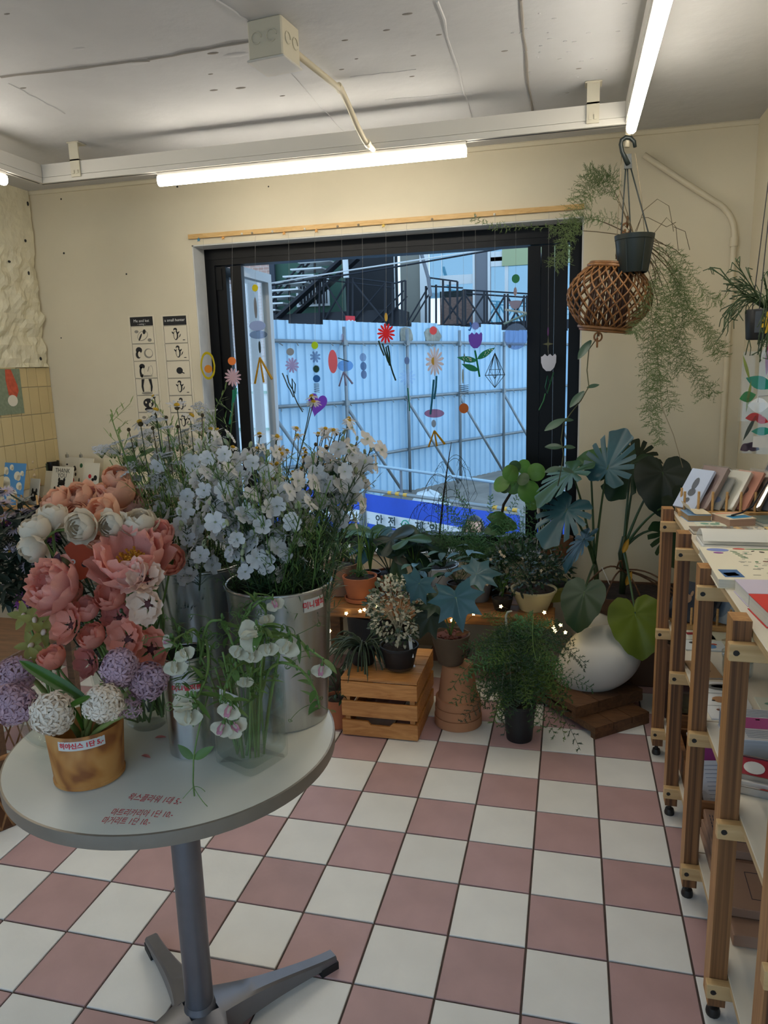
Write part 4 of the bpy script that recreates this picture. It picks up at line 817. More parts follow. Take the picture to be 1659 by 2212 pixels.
# big printed sheet
cols = ['7d8fd0', '9a5fa8', '3f7a4c', 'c8423a', '2fa04a#', 'e0d24a', '2f6f96', '4a4038', 'e2a89a', '2a2422', '7fae8c', 'd8c8b4', '8a6a5c', '5f86a0']
art = [('7d8fd0', -.36, .40, .09, .05, 0), ('9a5fa8', -.37, .30, .04, .025, 0), ('2fa04a#', .32, .36, .10, .04, 0), ('c8423a', -.18, .46, .05, .018, 0), ('3f7a4c', .0, .46, .14, .012, 0), ('7fae8c', .15, .465, .08, .012, 0), ('3f6aa0#', -.38, -.33, .07, .10, .1), ('b4754c#', -.385, -.36, .05, .045, .3), ('e0d24a', .38, .22, .06, .03, .2)]
for k in range(46):
    art.append((rnd.choice(cols).strip('#'), ru(-.22, .46), ru(-.42, .40), ru(.01, .03), ru(.006, .018), ru(-.8, .8)))
for k in range(5): art.append(('3f7a4c', -.24 + k * .012, .36 - k * .05, .03, .006, -.4))
for k in range(60): art.append(('a8a49a#', ru(-.25, .45), ru(-.45, .4), ru(.01, .03), .002, 0))
book(.585, -.695, Z1, .31, .32, .022, -.02, 'ece5d0', 'large cream sheet full of small coloured drawings on the top shelf', 'print', 'cfc9b8', art, 'illustrated_print')
book(.535, -.925, Z1, .15, .11, .030, .06, 'cfc6dc', 'lilac book between the illustrated sheets and the red book', 'book', 'd9d6cc', (), 'book')
book(.525, -1.055, Z1, .12, .12, .034, .08, 'd8302c', 'bright red covered book on the top shelf edge', 'book', 'd4d0c4', (), 'book')
t = thing('open_book', 'small book standing open with splayed pages behind the red book', 'book', (.70, -.98, Z1))
g = G(); 
for k in range(6):
    a = .25 + k * .38; p0 = V((.655, -.93, Z1 + .040)); d = V((math.cos(a) * .085, 0, math.sin(a) * .06 + .0)); e_ = V((.0, -.11, .005))
    q = p0 + d; mdl = (p0 + q) / 2 + V((0, 0, .012)); g.add([p0, mdl, q, q + e_, mdl + e_, p0 + e_], [(0, 1, 4, 5), (1, 2, 3, 4)])
part('page', g, mat('page_cream', hexc('d8cfc0'), .8), t); part('block', G().bbox(.615, .76, -1.05, -.92, Z1, Z1 + .036, .002), mat('pages_lilac', hexc('cfc2cc'), .8), t, smooth=False)
book(.68, -1.22, Z1, .14, .16, .02, .05, 'd6d2c8', 'plain pale book at the near end of the top shelf', 'book', 'dcd8cc', (), 'book')
t = thing('black_cable', 'thin black cable looping down over the top shelf cards', 'cable', (.60, -.06, Z1 + .03))
pts = [V((.595, -.12, Z1 + .03)), V((.63, -.10, Z1 + .036)), V((.67, -.06, Z1 + .05)), V((.70, -.02, Z1 + .09)), V((.74, .02, Z1 + .14)), V((.79, .05, Z1 + .17)), V((.825, .06, Z1 + .18))]
part('cord', G().tube(pts, .0028, 6), BLACK, t, angle=180)
# ---- middle shelf
def flat(x, y, z, wx, wy, th, yaw, col, lab, art=(), cat='card', name='printed_card', grp='cards lying on the middle shelf'): return book(x, y, z, wx, wy, th, yaw, col, lab, cat, 'e0dccf', art, name, grp=grp)
flat(.52, -.05, Z2, .11, .09, .003, .1, 'dfe0d4', 'white card with red and green bands on the middle shelf', [('a8343c#', -.1, .1, .16, .12, 0), ('6f9a6a#', .28, .1, .16, .3, 0)])
flat(.53, -.15, Z2, .13, .09, .004, .05, 'd9e0e2', 'white card with a blue figure on the middle shelf', [('5f92c4', .12, -.1, .16, .22, .2), ('2a2422', -.2, .2, .14, .1, .1), ('c8604c', .25, .1, .08, .08, 0)])
flat(.63, -.08, Z2, .13, .12, .003, -.2, 'cfd0bc', 'pale olive print lying beside the wooden card holder', [('a89a7c', .0, .0, .3, .1, .6), ('8f9a7c', .1, .2, .2, .06, .2)])
flat(.495, -.36, Z2, .08, .13, .005, .12, 'b08a62', 'brown kraft paper card on the middle shelf', [('5c4632', .1, .0, .08, .02, .2), ('5c4632', .1, -.14, .12, .02, .2)])
for k, (y, a) in enumerate([(-.485, [('6f6f6c', .05, .0, .36, .3, 0), ('b9b9b4', .0, .05, .2, .14, 0)]), (-.57, [('b98a62', -.1, .0, .2, .26, 0), ('3a3230', -.28, -.1, .04, .05, 0), ('8fa0b4', .3, .1, .14, .06, .4)]), (-.65, [('b9966c', .0, .05, .24, .2, .2), ('7f5038', -.22, .2, .07, .08, .4), ('c8a884', .2, -.15, .12, .1, 0)])]):
    flat(.52, y, Z2, .12, .078, .003, .03 * k, 'e2e5e8', ['white card with a grey tabby drawing, nearest the jar of stamps', 'white card with a tan animal drawing between two others', 'white card with a brown eared animal above the pink planner'][k], a)
flat(.68, -.60, Z2, .16, .13, .004, 0, 'd8dccf', 'pale sheet with green line drawings on the middle shelf', [('7fa896', -.1, .2, .3, .1, .1), ('6f7f74', .1, -.15, .3, .12, 0)])
t = book(.60, -.80, Z2, .25, .17, .05, .03, 'e6e6ea', 'white ruled planner with a pink band on the middle shelf', 'planner', 'b8bcc4', [('c85a9c#', .0, .02, .48, .17, 0)] + [('a8b0bc#', .0, .45 - .05 * k, .46, .006, 0) for k in range(5)] + [('a8b0bc#', .05, -.22 - .05 * k, .42, .006, 0) for k in range(5)] + [('e8e6ec#', -.35 + .16 * k, .13, .02, .02, 0) for k in range(5)], 'planner')
jar = thing('stamp_jar', 'clear glass jar packed with wooden rubber stamps on the middle shelf', 'jar', (.585, -.385, Z2))
gl = glass('jar_glass', (.93, .96, .95), .05, .02, .55)
part('glass', G().lathe([(.0005, .001), (.036, .001), (.042, .01), (.043, .05), (.046, .075), (.044, .075), (.041, .05), (.039, .012), (.0005, .006)], 24, (.585, -.385, Z2)), gl, jar, angle=180)
for k in range(9):
    x, y = .585 + .022 * math.cos(k * 2.4) * (.4 + .07 * k), -.385 + .022 * math.sin(k * 2.4) * (.4 + .07 * k)
    tg = solo('rubber_stamp', G().bbox(x - .009, x + .009, y - .009, y + .009, Z2 + .012 + .018 * (k % 3), Z2 + .075 + .02 * (k % 3), .001).box(x - .0095, x + .0095, y - .0095, y + .0095, Z2 + .075 + .02 * (k % 3), Z2 + .081 + .02 * (k % 3), 1), [mat('stamp_wood', hexc('8d7c66'), .6), mat('stamp_face', hexc('d8dad8'), .5)], 'small wooden block stamp in the glass jar', 'stamp', (x, y, Z2 + .012), 'stamps in the glass jar', smooth=False)
bg = thing('wire_basket', 'small black wire basket of paper packets on the middle shelf', 'basket', (.69, -.50, Z2))
g = G()
for z, r in ((.004, .036), (.05, .045)): g.tube([(.69 + math.cos(a * PI / 8) * r, -.50 + math.sin(a * PI / 8) * r, Z2 + z) for a in range(17)], .0016, 5)
part('rim', g, wire, bg)
for k in range(9): a = k * 2 * PI / 9; part('upright', G().tube([(.69 + math.cos(a) * .036, -.50 + math.sin(a) * .036, Z2 + .004), (.69 + math.cos(a) * .045, -.50 + math.sin(a) * .045, Z2 + .05)], .0013, 5), wire, bg)
for k in range(5): solo('paper_packet', G().box(-.03, .03, -.0012, .0012, 0, .085).xf(Matrix.Translation((.705 + .004 * k, -.52 + .01 * k, Z2 + .006)) @ Matrix.Rotation(ru(-.5, .3), 4, 'Z') @ Matrix.Rotation(ru(-.2, .35), 4, 'Y')), mat('packet', hexc('d6dade'), .5), 'white paper packet standing in the small wire basket', 'packet', (.705, -.51, Z2 + .006), 'packets in the wire basket', smooth=False)
# dark yarn bundle
solo('yarn_bundle', G().blob((.74, -.36, Z2 + .06), .04, .07, .06, 14, 9).tube([(.74 + .043 * math.cos(k * .7), -.36 + .073 * math.cos(k * .11), Z2 + .06 + .06 * math.sin(k * .7)) for k in range(60)], .006, 5), mat('navy_yarn', hexc('14161e'), .9, var=.4, sc=60), 'dark navy yarn bundle at the back of the middle shelf', 'yarn', (.74, -.36, Z2), angle=180)
# opened tin with a red lid and a blue plastic basket
tin = thing('paint_tin', 'small opened tin with a red patterned lid and white trays', 'tin', (.505, -.985, Z2))
M = Matrix.Translation((.505, -.985, Z2)) @ Matrix.Rotation(-.25, 4, 'Z'); met = mat('tin_metal', hexc('b8babd'), .25, .9)
def pan(x0, x1, y0, y1, h): return G().bbox(x0, x1, y0, y1, 0, .003, .001).box(x0, x1, y0, y0 + .003, .002, h).box(x0, x1, y1 - .003, y1, .002, h).box(x0, x0 + .003, y0, y1, .002, h).box(x1 - .003, x1, y0, y1, .002, h)
part('tray', pan(-.045, .045, -.07, -.012, .018).xf(M), met, tin, smooth=False); part('divider', G().box(-.044, .044, -.042, -.039, .003, .016).box(-.042, .042, -.068, -.014, .003, .006).xf(M), WHITE, tin, smooth=False); part('paint', G().lathe([(.012, .006), (.012, .0085), (.0005, .0088)], 12, (.02, -.055, 0)).xf(M), mat('red_paint', hexc('b4342c'), .4), tin)
M2 = M @ Matrix.Translation((0, -.008, .006)) @ Matrix.Rotation(.35, 4, 'X'); part('lid', pan(-.045, .045, 0, .062, .008).xf(M2), met, tin, smooth=False); part('lid_print', G().box(-.04, .04, .004, .058, .003, .0045).xf(M2), mat('lid_red', hexc('a8283c'), .4), tin, smooth=False)
part('lid_roundel', G().slab(circ(.022, .018), M2 @ Matrix.Translation((-.004, .03, .0052)), .001), WHITE, tin, smooth=False)
solo('pen', G().tube([M @ V((.03, .055, .022)), M @ V((.06, -.02, .02)), M @ V((.075, -.06, .012))], [.0045, .0045, .0025], 8), mat('pen_silver', hexc('d6d6d8'), .3, .3), 'slim white and silver pen leaning on the tin lid', 'pen', M @ V((.05, 0, .02)))
bk_ = thing('plastic_basket', 'teal mesh plastic basket at the edge of the middle shelf', 'basket', (.655, -1.06, Z2)); teal = mat('teal_plastic', hexc('5f8c94'), .4)
prof = [(.055, .0), (.065, .05), (.075, .11)]
for z, r in ((.002, .056), (.03, .061), (.108, .076)): part('hoop', G().tube([(.655 + math.cos(a * PI / 12) * r, -1.06 + math.sin(a * PI / 12) * r * 1.2, Z2 + z) for a in range(25)], .004 if z > .1 else .002, 6), teal, bk_)
g = G()
for k in range(40):
    for s in (-1, 1): g.tube([(.655 + math.cos(a) * r, -1.06 + math.sin(a) * r * 1.2, Z2 + z) for a, r, z in [(k * 2 * PI / 40 + s * .25 * q, .056 + .02 * q, .002 + .106 * q) for q in (0, .33, .66, 1)]], .0011, 3)
tag(part('mesh', g, teal, bk_), kind='stuff'); part('bottom', G().lathe([(.055, 0), (.055, .003)], 24, (.655, -1.06, Z2), sy=1.2), teal, bk_)
flat(.56, -1.30, Z2, .09, .12, .004, .2, 'cfe0ea', 'pale blue glossy card near the front of the middle shelf', [('8fb0c8#', 0, 0, .35, .4, 0)])
# ---- bottom shelf
crate = wood('crate_brown', hexc('6e4526'), hexc('94643a'), 5, (1, 9, 9), .55)
def opencrate(x0, x1, y0, y1, z, h, lab):
    t = thing('wooden_tray', lab, 'tray', ((x0 + x1) / 2, (y0 + y1) / 2, z), 'wooden trays on the bottom shelf')
    part('bottom', G().box(x0 + .01, x1 - .01, y0 + .01, y1 - .01, z, z + .008), crate, t, smooth=False)
    for a in ((x0, x0 + .012, y0, y1), (x1 - .012, x1, y0, y1), (x0 + .0125, x1 - .0125, y0, y0 + .012), (x0 + .0125, x1 - .0125, y1 - .012, y1)): part('side_board', G().box(*a, z, z + h), crate, t, smooth=False)
    for s in (y0 + .03, y1 - .03): part('screw', G().blob((x0 - .0005, s, z + h * .4), .002, .004, .004, 8, 5), ft, t)
opencrate(.455, .775, -.60, -.15, Z3, .09, 'brown wooden tray holding ruled pads on the bottom shelf')
opencrate(.455, .775, -.12, .08, Z3, .12, 'brown wooden tray at the far end of the bottom shelf')
for k, (y, c, lab) in enumerate([(-.34, 'd6dae4', 'white ruled pad leaning in the brown tray, behind the pink one'), (-.43, 'b04a98', 'magenta pad with a barcode leaning in the brown tray'), (-.52, 'dcdfe8', 'white ruled pad at the front of the brown tray')]):
    M = Matrix.Translation((.60, y, Z3 + .02)) @ Matrix.Rotation(.18, 4, 'Z') @ Matrix.Rotation(-.75, 4, 'X'); t = thing('writing_pad', lab, 'pad', (.60, y, Z3 + .012))
    part('pad_body', G().bbox(-.11, .11, -.004, .004, 0, .15, .001).xf(M), mat('pad_' + c, hexc(c), .6), t, smooth=False)
    g = G()
    if k != 1:
        for r in range(11): g.box(-.09, .10, -.0052, -.0045, .015 + r * .012, .016 + r * .012)
    else:
        for r in range(4): g.box(-.02 + r * .03, -.012 + r * .03, -.0052, -.0045, .12, .128)
    part('ruling', g.xf(M), mat('rule_grey', hexc('8a90a8'), .7) if k != 1 else WHITE, t, smooth=False)
    if k < 2:
        part('barcode_label', G().box(-.105, -.06, -.0055, -.0045, .02, .07).xf(M), WHITE, t, smooth=False); g = G()
        for r in range(9): g.box(-.1 + r * .004, -.0985 + r * .004 + .001 * (r % 3 == 0), -.0062, -.0052, .035, .066)
        part('barcode', g.xf(M), BLACK, t, smooth=False)
kraft = mat('kraft_card', hexc('9a7a66'), .75, var=.05, sc=9)
def flatbox(x, y, z, wx, wy, h, yaw, lab):
    M = Matrix.Translation((x, y, z)) @ Matrix.Rotation(yaw, 4, 'Z'); t = thing('flat_box', lab, 'box', (x, y, z), 'kraft boxes on the bottom shelf')
    part('box_body', G().bbox(-wx / 2, wx / 2, -wy / 2, wy / 2, 0, h, .002).xf(M), kraft, t, smooth=False)
    g = G(); z_ = h + .0004; ln_ = lambda a, b, w_=.0012: g.beam(M @ V((*a, z_)), M @ V((*b, z_)), w_, .0008)
    q = [(-.09, .05), (.03, .05), (.03, -.05), (-.09, -.05)]
    for i in range(4): ln_(q[i], q[(i + 1) % 4])
    for (a, b) in ((.05, .09), (.045, .10), (.0, .11), (-.03, .10), (-.05, .075)): pass
    for e_ in ((.10, .0), (.098, -.025), (.085, -.045), (.06, -.056)): ln_((.03, .05), e_)
    ln_((.10, 0), (.098, -.025)); ln_((.098, -.025), (.085, -.045)); ln_((.085, -.045), (.06, -.056)); ln_((.06, -.056), (.03, -.05))
    g2 = G()
    for r in range(3): 
        for k in range(6): g2.beam(M @ V((.115 + r * .010, .05 - k * .016, z_)), M @ V((.115 + r * .010, .05 - k * .016 - .011, z_)), .003, .0008)
    for r in range(2):
        for k in range(5): g2.beam(M @ V((-wx / 2 + .012 + r * .007, .06 - k * .016, z_)), M @ V((-wx / 2 + .012 + r * .007, .06 - k * .016 - .011, z_)), .0022, .0008)
    inkb = mat('box_ink', hexc('3c3440'), .7); part('line_drawing', g, inkb, t, smooth=False); tag(part('small_print', g2, inkb, t, smooth=False), kind='stuff')
    if 'blue' in lab: part('blue_sticker', G().bbox(-wx / 2 + .012, -wx / 2 + .022, -wy / 2 + .01, -wy / 2 + .045, h, h + .001, .0003).xf(M), mat('sticker_blue', hexc('2b4fa8'), .5), t, smooth=False)
flatbox(.62, -.705, Z3, .31, .18, .024, .0, 'kraft box at the bottom of the stack behind the second post')
flatbox(.62, -.70, Z3 + .0255, .30, .18, .024, .04, 'kraft box in the middle of the stack behind the second post')
flatbox(.625, -.70, Z3 + .051, .31, .18, .024, -.03, 'kraft box with a fan drawing on top of the stack, below the ruled pads')
flatbox(.625, -.93, Z3, .31, .22, .03, .0, 'kraft box with an edge in shade at the base of the near stack')
flatbox(.62, -.895, Z3 + .0315, .32, .18, .024, -.03, 'kraft box with a blue sticker on the near stack')
# clear plastic crate on the far bottom shelf
t = thing('clear_crate', 'clear ribbed plastic crate on the tray at the far end of the rack', 'crate', (.60, .0, Z3 + .12)); cp = glass('clear_plastic', (.86, .88, .87), .06, .1, .4)
part('shell', G().box(.47, .76, -.10, -.097, Z3 + .122, Z3 + .30).box(.47, .473, -.10, .07, Z3 + .122, Z3 + .30).box(.757, .76, -.10, .07, Z3 + .122, Z3 + .30).box(.47, .76, .067, .07, Z3 + .122, Z3 + .30).box(.47, .76, -.10, .07, Z3 + .1205, Z3 + .123), cp, t, smooth=False)
for k in range(10): part('rib', G().box(.474 + k * .03, .478 + k * .03, -.103, -.1, Z3 + .125, Z3 + .29), cp, t, smooth=False)
part('rim', G().tube([(.465, -.105, Z3 + .30), (.765, -.105, Z3 + .30), (.765, .075, Z3 + .30), (.465, .075, Z3 + .30), (.465, -.105, Z3 + .30)], .005, 6), cp, t)
# ================================================================ round table
TX, TYc, TH, TR = -.68, -1.425, .735, .321
alu = mat('cast_aluminium', hexc('77777c'), .42, .75, var=.06, sc=20); top_m = mat('white_laminate', hexc('d3d0c4'), .3, var=.03, sc=5, spec=.4); band_m = mat('brushed_edge', hexc('8d8478'), .4, .45, var=.05, sc=30); rub = mat('black_rubber', (.012, .012, .013), .6)
tb = thing('round_table', 'round white pedestal table with a grey edge full of flower vases', 'table', (TX, TYc, 0))
part('tabletop', G().lathe([(.0, TH - .026), (TR - .004, TH - .026), (TR - .002, TH - .001), (TR - .004, TH), (.0, TH)], 96, (TX, TYc, 0)), top_m, tb, angle=30)
part('edge_band', G().lathe([(TR - .003, TH - .0265), (TR, TH - .026), (TR + .0008, TH - .013), (TR, TH - .0012), (TR - .003, TH - .0002)], 96, (TX, TYc, 0)), band_m, tb, angle=60)
part('pole', G().lathe([(.029, .095), (.03, .1), (.03, TH - .03), (.029, TH - .0262)], 32, (TX, TYc, 0)), alu, tb); part('mounting_plate', G().lathe([(.10, TH - .034), (.10, TH - .0262)], 24, (TX, TYc, 0)), alu, tb)
part('hub', G().lathe([(.034, .03), (.045, .035), (.043, .07), (.034, .098), (.031, .112)], 32, (TX, TYc, 0)), alu, tb, angle=60)
for k in range(4):
    a = math.radians(51 + 88.5 * k); d = V((math.cos(a), math.sin(a), 0)); s = V((-d.y, d.x, 0)); g = G(); vs = []; n = 12
    for i in range(n + 1):
        u = i / n; r = .03 + .315 * u; zt = .098 * (1 - u) ** 1.25 + .036 * u + .012 * math.sin(PI * u) * .4; zb = .028 - .012 * u; w_ = .030 * (1 - u) ** 3 + .0165
        for (ws, z) in ((-1, zb), (-1, zt - .005), (-.75, zt), (.75, zt), (1, zt - .005), (1, zb)): vs.append(V((TX, TYc, z)) + d * r + s * (ws * w_))
    g.add(vs, [(i * 6 + j, i * 6 + (j + 1) % 6, (i + 1) * 6 + (j + 1) % 6, (i + 1) * 6 + j) for i in range(n) for j in range(6)] + [(5, 4, 3, 2, 1, 0), tuple(range(n * 6, n * 6 + 6))])
    part('leg', g, alu, tb, angle=35)
    c = V((TX, TYc, .010)) + d * .325; part('rubber_foot', G().obox(c, d * .024, s * .018, V((0, 0, .010))), rub, tb, smooth=False)
hand = mat('red_marker', hexc('d2303c'), .6)
def table_line(body, xL, yL, xR, yR, size):
    a, b = AZ(xL, yL, TH), AZ(xR, yR, TH); d = (b - a).normalized(); u = V((-d.y, d.x, 0)); L_ = (b - a).length; g = G().text(body, size, lambda x, y: V((x, y, 0)), align='LEFT')
    mx = max(v.x for v in g.v); g.v = [a + d * (v.x * L_ / mx) + u * v.y + V((0, 0, .0006)) for v in g.v]
    part('handwriting', g, hand, tb, smooth=False)
table_line('왁스플라워 1대 5,-', 277, 1722, 393, 1733, .024); table_line('마트리카리아 1단 10,-', 240, 1755, 374, 1761, .022); table_line('마거리트 1단 10,-', 220, 1773, 325, 1777, .022)
# ---------------------------------------------------------------- vessels
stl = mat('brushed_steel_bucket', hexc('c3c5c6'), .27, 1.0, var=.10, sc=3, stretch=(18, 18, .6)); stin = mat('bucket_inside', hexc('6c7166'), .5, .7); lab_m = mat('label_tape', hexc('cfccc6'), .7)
vg = glass('vase_glass', (.97, .985, .98), .015, .012, .22); wat = glass('water', (.93, .95, .94), .02, .01, .10)
def cyl_label(t, c, r, z, ang, wd, ht, body, size, tilt=0.0):
    """Strip of tape bent round a vessel, lettered in red."""
    def F(x, y, o): a = ang + x / (r + o); return V((c[0] + math.cos(a) * (r + o), c[1] + math.sin(a) * (r + o), z + y + tilt * x))
    n = 10; g = G(); vs = []
    for i in range(n + 1):
        for y in (-ht / 2, ht / 2): vs.append(F(-wd / 2 + wd * i / n, y, .0012))
    g.add(vs, [(2 * i, 2 * i + 2, 2 * i + 3, 2 * i + 1) for i in range(n)]); part('label', g, lab_m, t)
    part('lettering', G().text(body, size, lambda x, y: F(x, y, .0018), bold=.0004), hand, t, smooth=False)
def bucket(lab, c, rb, rt, h, grp='steel flower buckets'):
    t = thing('flower_bucket', lab, 'vase', (c[0], c[1], TH), grp)
    part('body', G().lathe([(rb - .004, .0), (rb, .003), (rt, h), (rt - .002, h)], 56, (c[0], c[1], TH), caps=False), stl, t)
    part('inside', G().lathe([(rt - .0025, h - .001), (rb - .002, .006), (.0, .005)], 48, (c[0], c[1], TH), caps=False), stin, t)
    part('rolled_rim', G().tube([(c[0] + math.cos(a * PI / 28) * rt, c[1] + math.sin(a * PI / 28) * rt, TH + h) for a in range(57)], .0036, 8), stl, t, angle=180); return t
B1, B2, B3 = (-.497, -1.285), (-.715, -1.215), (-.622, -1.462)
t = bucket('tall steel bucket of delphiniums at the right edge of the table', B1, .090, .1085, .295); cyl_label(t, B1, .1065, TH + .268, math.radians(-28), .052, .026, '미니델피', .0155)
bucket('tall steel bucket at the back of the table, behind the pink flowers', B2, .09, .105, .31)
t = bucket('short slim steel cylinder holding sweet peas', B3, .043, .0475, .20); cyl_label(t, B3, .0462, TH + .148, math.radians(-63), .05, .02, '미니델피늄', .0125)
# wood-grain cup with hyacinths
mw = mat('swirled_wood_cup', hexc('b9793c'), .55); nd = mw.node_tree.nodes; lk = mw.node_tree.links
tcn = nd.new('ShaderNodeTexCoord'); wv = nd.new('ShaderNodeTexNoise'); wv.inputs['Scale'].default_value = 7; wv.inputs['Distortion'].default_value = 2.6; wv.inputs['Detail'].default_value = 1.5
rp = nd.new('ShaderNodeValToRGB'); rp.color_ramp.elements[0].position = .34; rp.color_ramp.elements[0].color = (*hexc('8a4f22'), 1); rp.color_ramp.elements[1].position = .6; rp.color_ramp.elements[1].color = (*hexc('c48a4a'), 1)
e_ = rp.color_ramp.elements.new(.47); e_.color = (*hexc('b57636'), 1)
lk.new(tcn.outputs['Object'], wv.inputs[0]); lk.new(wv.outputs[0], rp.inputs[0]); lk.new(rp.outputs[0], nd['Principled BSDF'].inputs['Base Color'])
CU = (-.767, -1.583)
t = thing('wooden_cup', 'honey coloured wooden cup with swirling grain holding hyacinths', 'vase', (CU[0], CU[1], TH))
part('cup_body', G().lathe([(.056, 0), (.0625, .003), (.0628, .008), (.061, .010), (.0625, .03), (.068, .105), (.0665, .107), (.064, .104), (.058, .012), (.0, .01)], 48, (CU[0], CU[1], TH)), mw, t)
cyl_label(t, CU, .0665, TH + .092, math.radians(-60), .082, .017, '히야신스 1단 5,-', .0115)
# clear square vase, round tumbler, globe vase and tall square vase
def sqring(w_, z, M, c=.3, n=4):
    o = []
    for q in range(4):
        a0 = PI / 2 * q
        cx_, cy_ = (w_ * (1 - c)) * (1 if q in (0, 3) else -1), (w_ * (1 - c)) * (1 if q in (0, 1) else -1)
        for i in range(n + 1): a = a0 + PI / 2 * i / n; o.append(M @ V((cx_ + math.cos(a) * w_ * c, cy_ + math.sin(a) * w_ * c, z)))
    return o
def sqtube(M, prof, c=.3):
    g = G(); n = 20; vs = []
    for w_, z in prof: vs += sqring(w_, z, M, c)
    k = len(prof); g.add(vs, [(i * n + j, i * n + (j + 1) % n, (i + 1) * n + (j + 1) % n, (i + 1) * n + j) for i in range(k - 1) for j in range(n)]); g.f += [tuple(range(n - 1, -1, -1)), tuple(range((k - 1) * n, k * n))]; g.m += [0, 0]; return g
SQ = (-.491, -1.475); M = Matrix.Translation((SQ[0], SQ[1], TH)) @ Matrix.Rotation(-.41, 4, 'Z')
t = thing('square_vase', 'clear square glass vase with green stems standing in water', 'vase', (SQ[0], SQ[1], TH))
part('glass', sqtube(M, [(.047, .0), (.052, .005), (.053, .02), (.0535, .178), (.0515, .178), (.050, .022), (.046, .014)]), vg, t); part('water', sqtube(M, [(.0455, .0145), (.0495, .023), (.0498, .074)]), wat, t)
part('base_ring', G().tube([M @ V((math.cos(a * PI / 14) * .026, math.sin(a * PI / 14) * .026, .016)) for a in range(29)], .0025, 6), vg, t)
g = G().slab([(-.026, -.012), (.024, -.014), (.026, -.004), (.019, .0), (.027, .012), (-.024, .014)], M @ facing((.012, -.0555, .148), (0, -1, 0)), .0008); part('label', g, lab_m, t, smooth=False)
part('lettering', G().text('스위트피', .0125, lambda x, y: M @ V((x + .011, -.0562, y + .148)), bold=.0004), hand, t, smooth=False)
RG = (-.765, -1.385)
t = thing('round_tumbler', 'round clear glass vase of water behind the wooden cup', 'vase', (RG[0], RG[1], TH))
part('glass', G().lathe([(.0, .0), (.032, .0), (.046, .012), (.050, .05), (.050, .17), (.048, .17), (.048, .05), (.043, .016), (.0, .01)], 40, (RG[0], RG[1], TH)), vg, t, angle=180); part('water', G().lathe([(.0, .0105), (.042, .0165), (.0475, .05), (.0475, .095), (.0, .095)], 36, (RG[0], RG[1], TH)), wat, t)
GB = (-.905, -1.495)
t = thing('globe_vase', 'round globe glass vase with thick pale stems beside the wooden cup', 'vase', (GB[0], GB[1], TH))
gp = [(.0, .001)] + [(.066 * math.sin(PI * (.12 + .70 * i / 12)), .062 - .066 * math.cos(PI * (.12 + .70 * i / 12))) for i in range(13)]; part('glass', G().lathe(gp, 40, (GB[0], GB[1], TH)), vg, t, angle=180)
part('water', G().lathe([(r * .95, z * .97 + .003) for r, z in gp if z < .07] + [(.0, .068)], 36, (GB[0], GB[1], TH)), wat, t)
TV = (-.915, -1.265); M = Matrix.Translation((TV[0], TV[1], TH)) @ Matrix.Rotation(.5, 4, 'Z')
t = thing('tall_square_vase', 'tall flared square glass vase of asters at the left edge of the table', 'vase', (TV[0], TV[1], TH))
part('glass', sqtube(M, [(.040, 0), (.045, .006), (.072, .245), (.070, .245), (.042, .016), (.03, .013)], .12), vg, t); part('water', sqtube(M, [(.030, .0135), (.0415, .0165), (.054, .12)], .12), wat, t)

# ---------------------------------------------------------------- cut flowers
def patch(R, th0, th1, W, flare=0.0, ruf=0.0, nu=6, nv=6, base=0.0, notch=0.0, zs=1.0):
    """Petal lying on a bowl of radius R round +Z, from polar angle th0 (bottom) to th1."""
    g = G(); vs = []; ph = rnd.random() * 9
    for i in range(nu + 1):
        u = i / nu; wd = W * (.34 + .66 * math.sin(min(1.0, u * 1.12) * PI * .62 + .0)) * (1 if u < .86 else 1 - ((u - .86) / .14) ** 2 * .45)
        for j in range(nv + 1):
            v = 2 * j / nv - 1; uu = u * (1 - notch * (1 - abs(v)) ** 2 * (u > .9)); th = th0 + (th1 - th0) * uu * (1 - .07 * v * v * u); ps = v * wd
            r = R * (1 + flare * u ** 3) * (1 + ruf * u * u * math.sin(v * 5 + ph + u * 2)) + base * v
            vs.append(V((math.sin(th) * math.cos(ps) * r, math.sin(th) * math.sin(ps) * r, -math.cos(th) * r * zs)))
    return g.add(vs, [(i * (nv + 1) + j, (i + 1) * (nv + 1) + j, (i + 1) * (nv + 1) + j + 1, i * (nv + 1) + j + 1) for i in range(nu) for j in range(nv)])
def petal_mat(name, h, tr=.42, rv_=.12): return mat(name, hexc(h), .6, var=.08, sc=60, trans=tr, rvar=rv_, spec=.25)
PM = {'peony': petal_mat('petal_coral_pink', 'f0b0a2'), 'peony_pale': petal_mat('petal_shell_pink', 'f0c8bc'), 'cream': petal_mat('petal_cream', 'e4d8c4', .3, .05), 'peach': petal_mat('petal_peach', 'efbd9e'), 'coral': petal_mat('petal_coral', 'eaa08c'), 'dkcoral': petal_mat('petal_deep_coral', 'd68880'), 'blush': petal_mat('petal_blush', 'ead0bc', .3, .06), 'white': petal_mat('petal_white', 'dedcdb', .3, .06), 'lilac': petal_mat('petal_lilac', 'c2a2b0', .25, .12), 'hwhite': petal_mat('petal_soft_white', 'efe2d2', .25, .06), 'pea': petal_mat('petal_ivory', 'd8d3bd', .35, .06), 'peapink': petal_mat('petal_pea_pink', 'd59cb0', .35, .1), 'asterw': petal_mat('petal_aster', 'd4c3cb', .3, .08), 'asterp': petal_mat('petal_aster_purple', '9a4f94', .3, .08), 'green': petal_mat('petal_green', '9c9a58', .35, .1)}
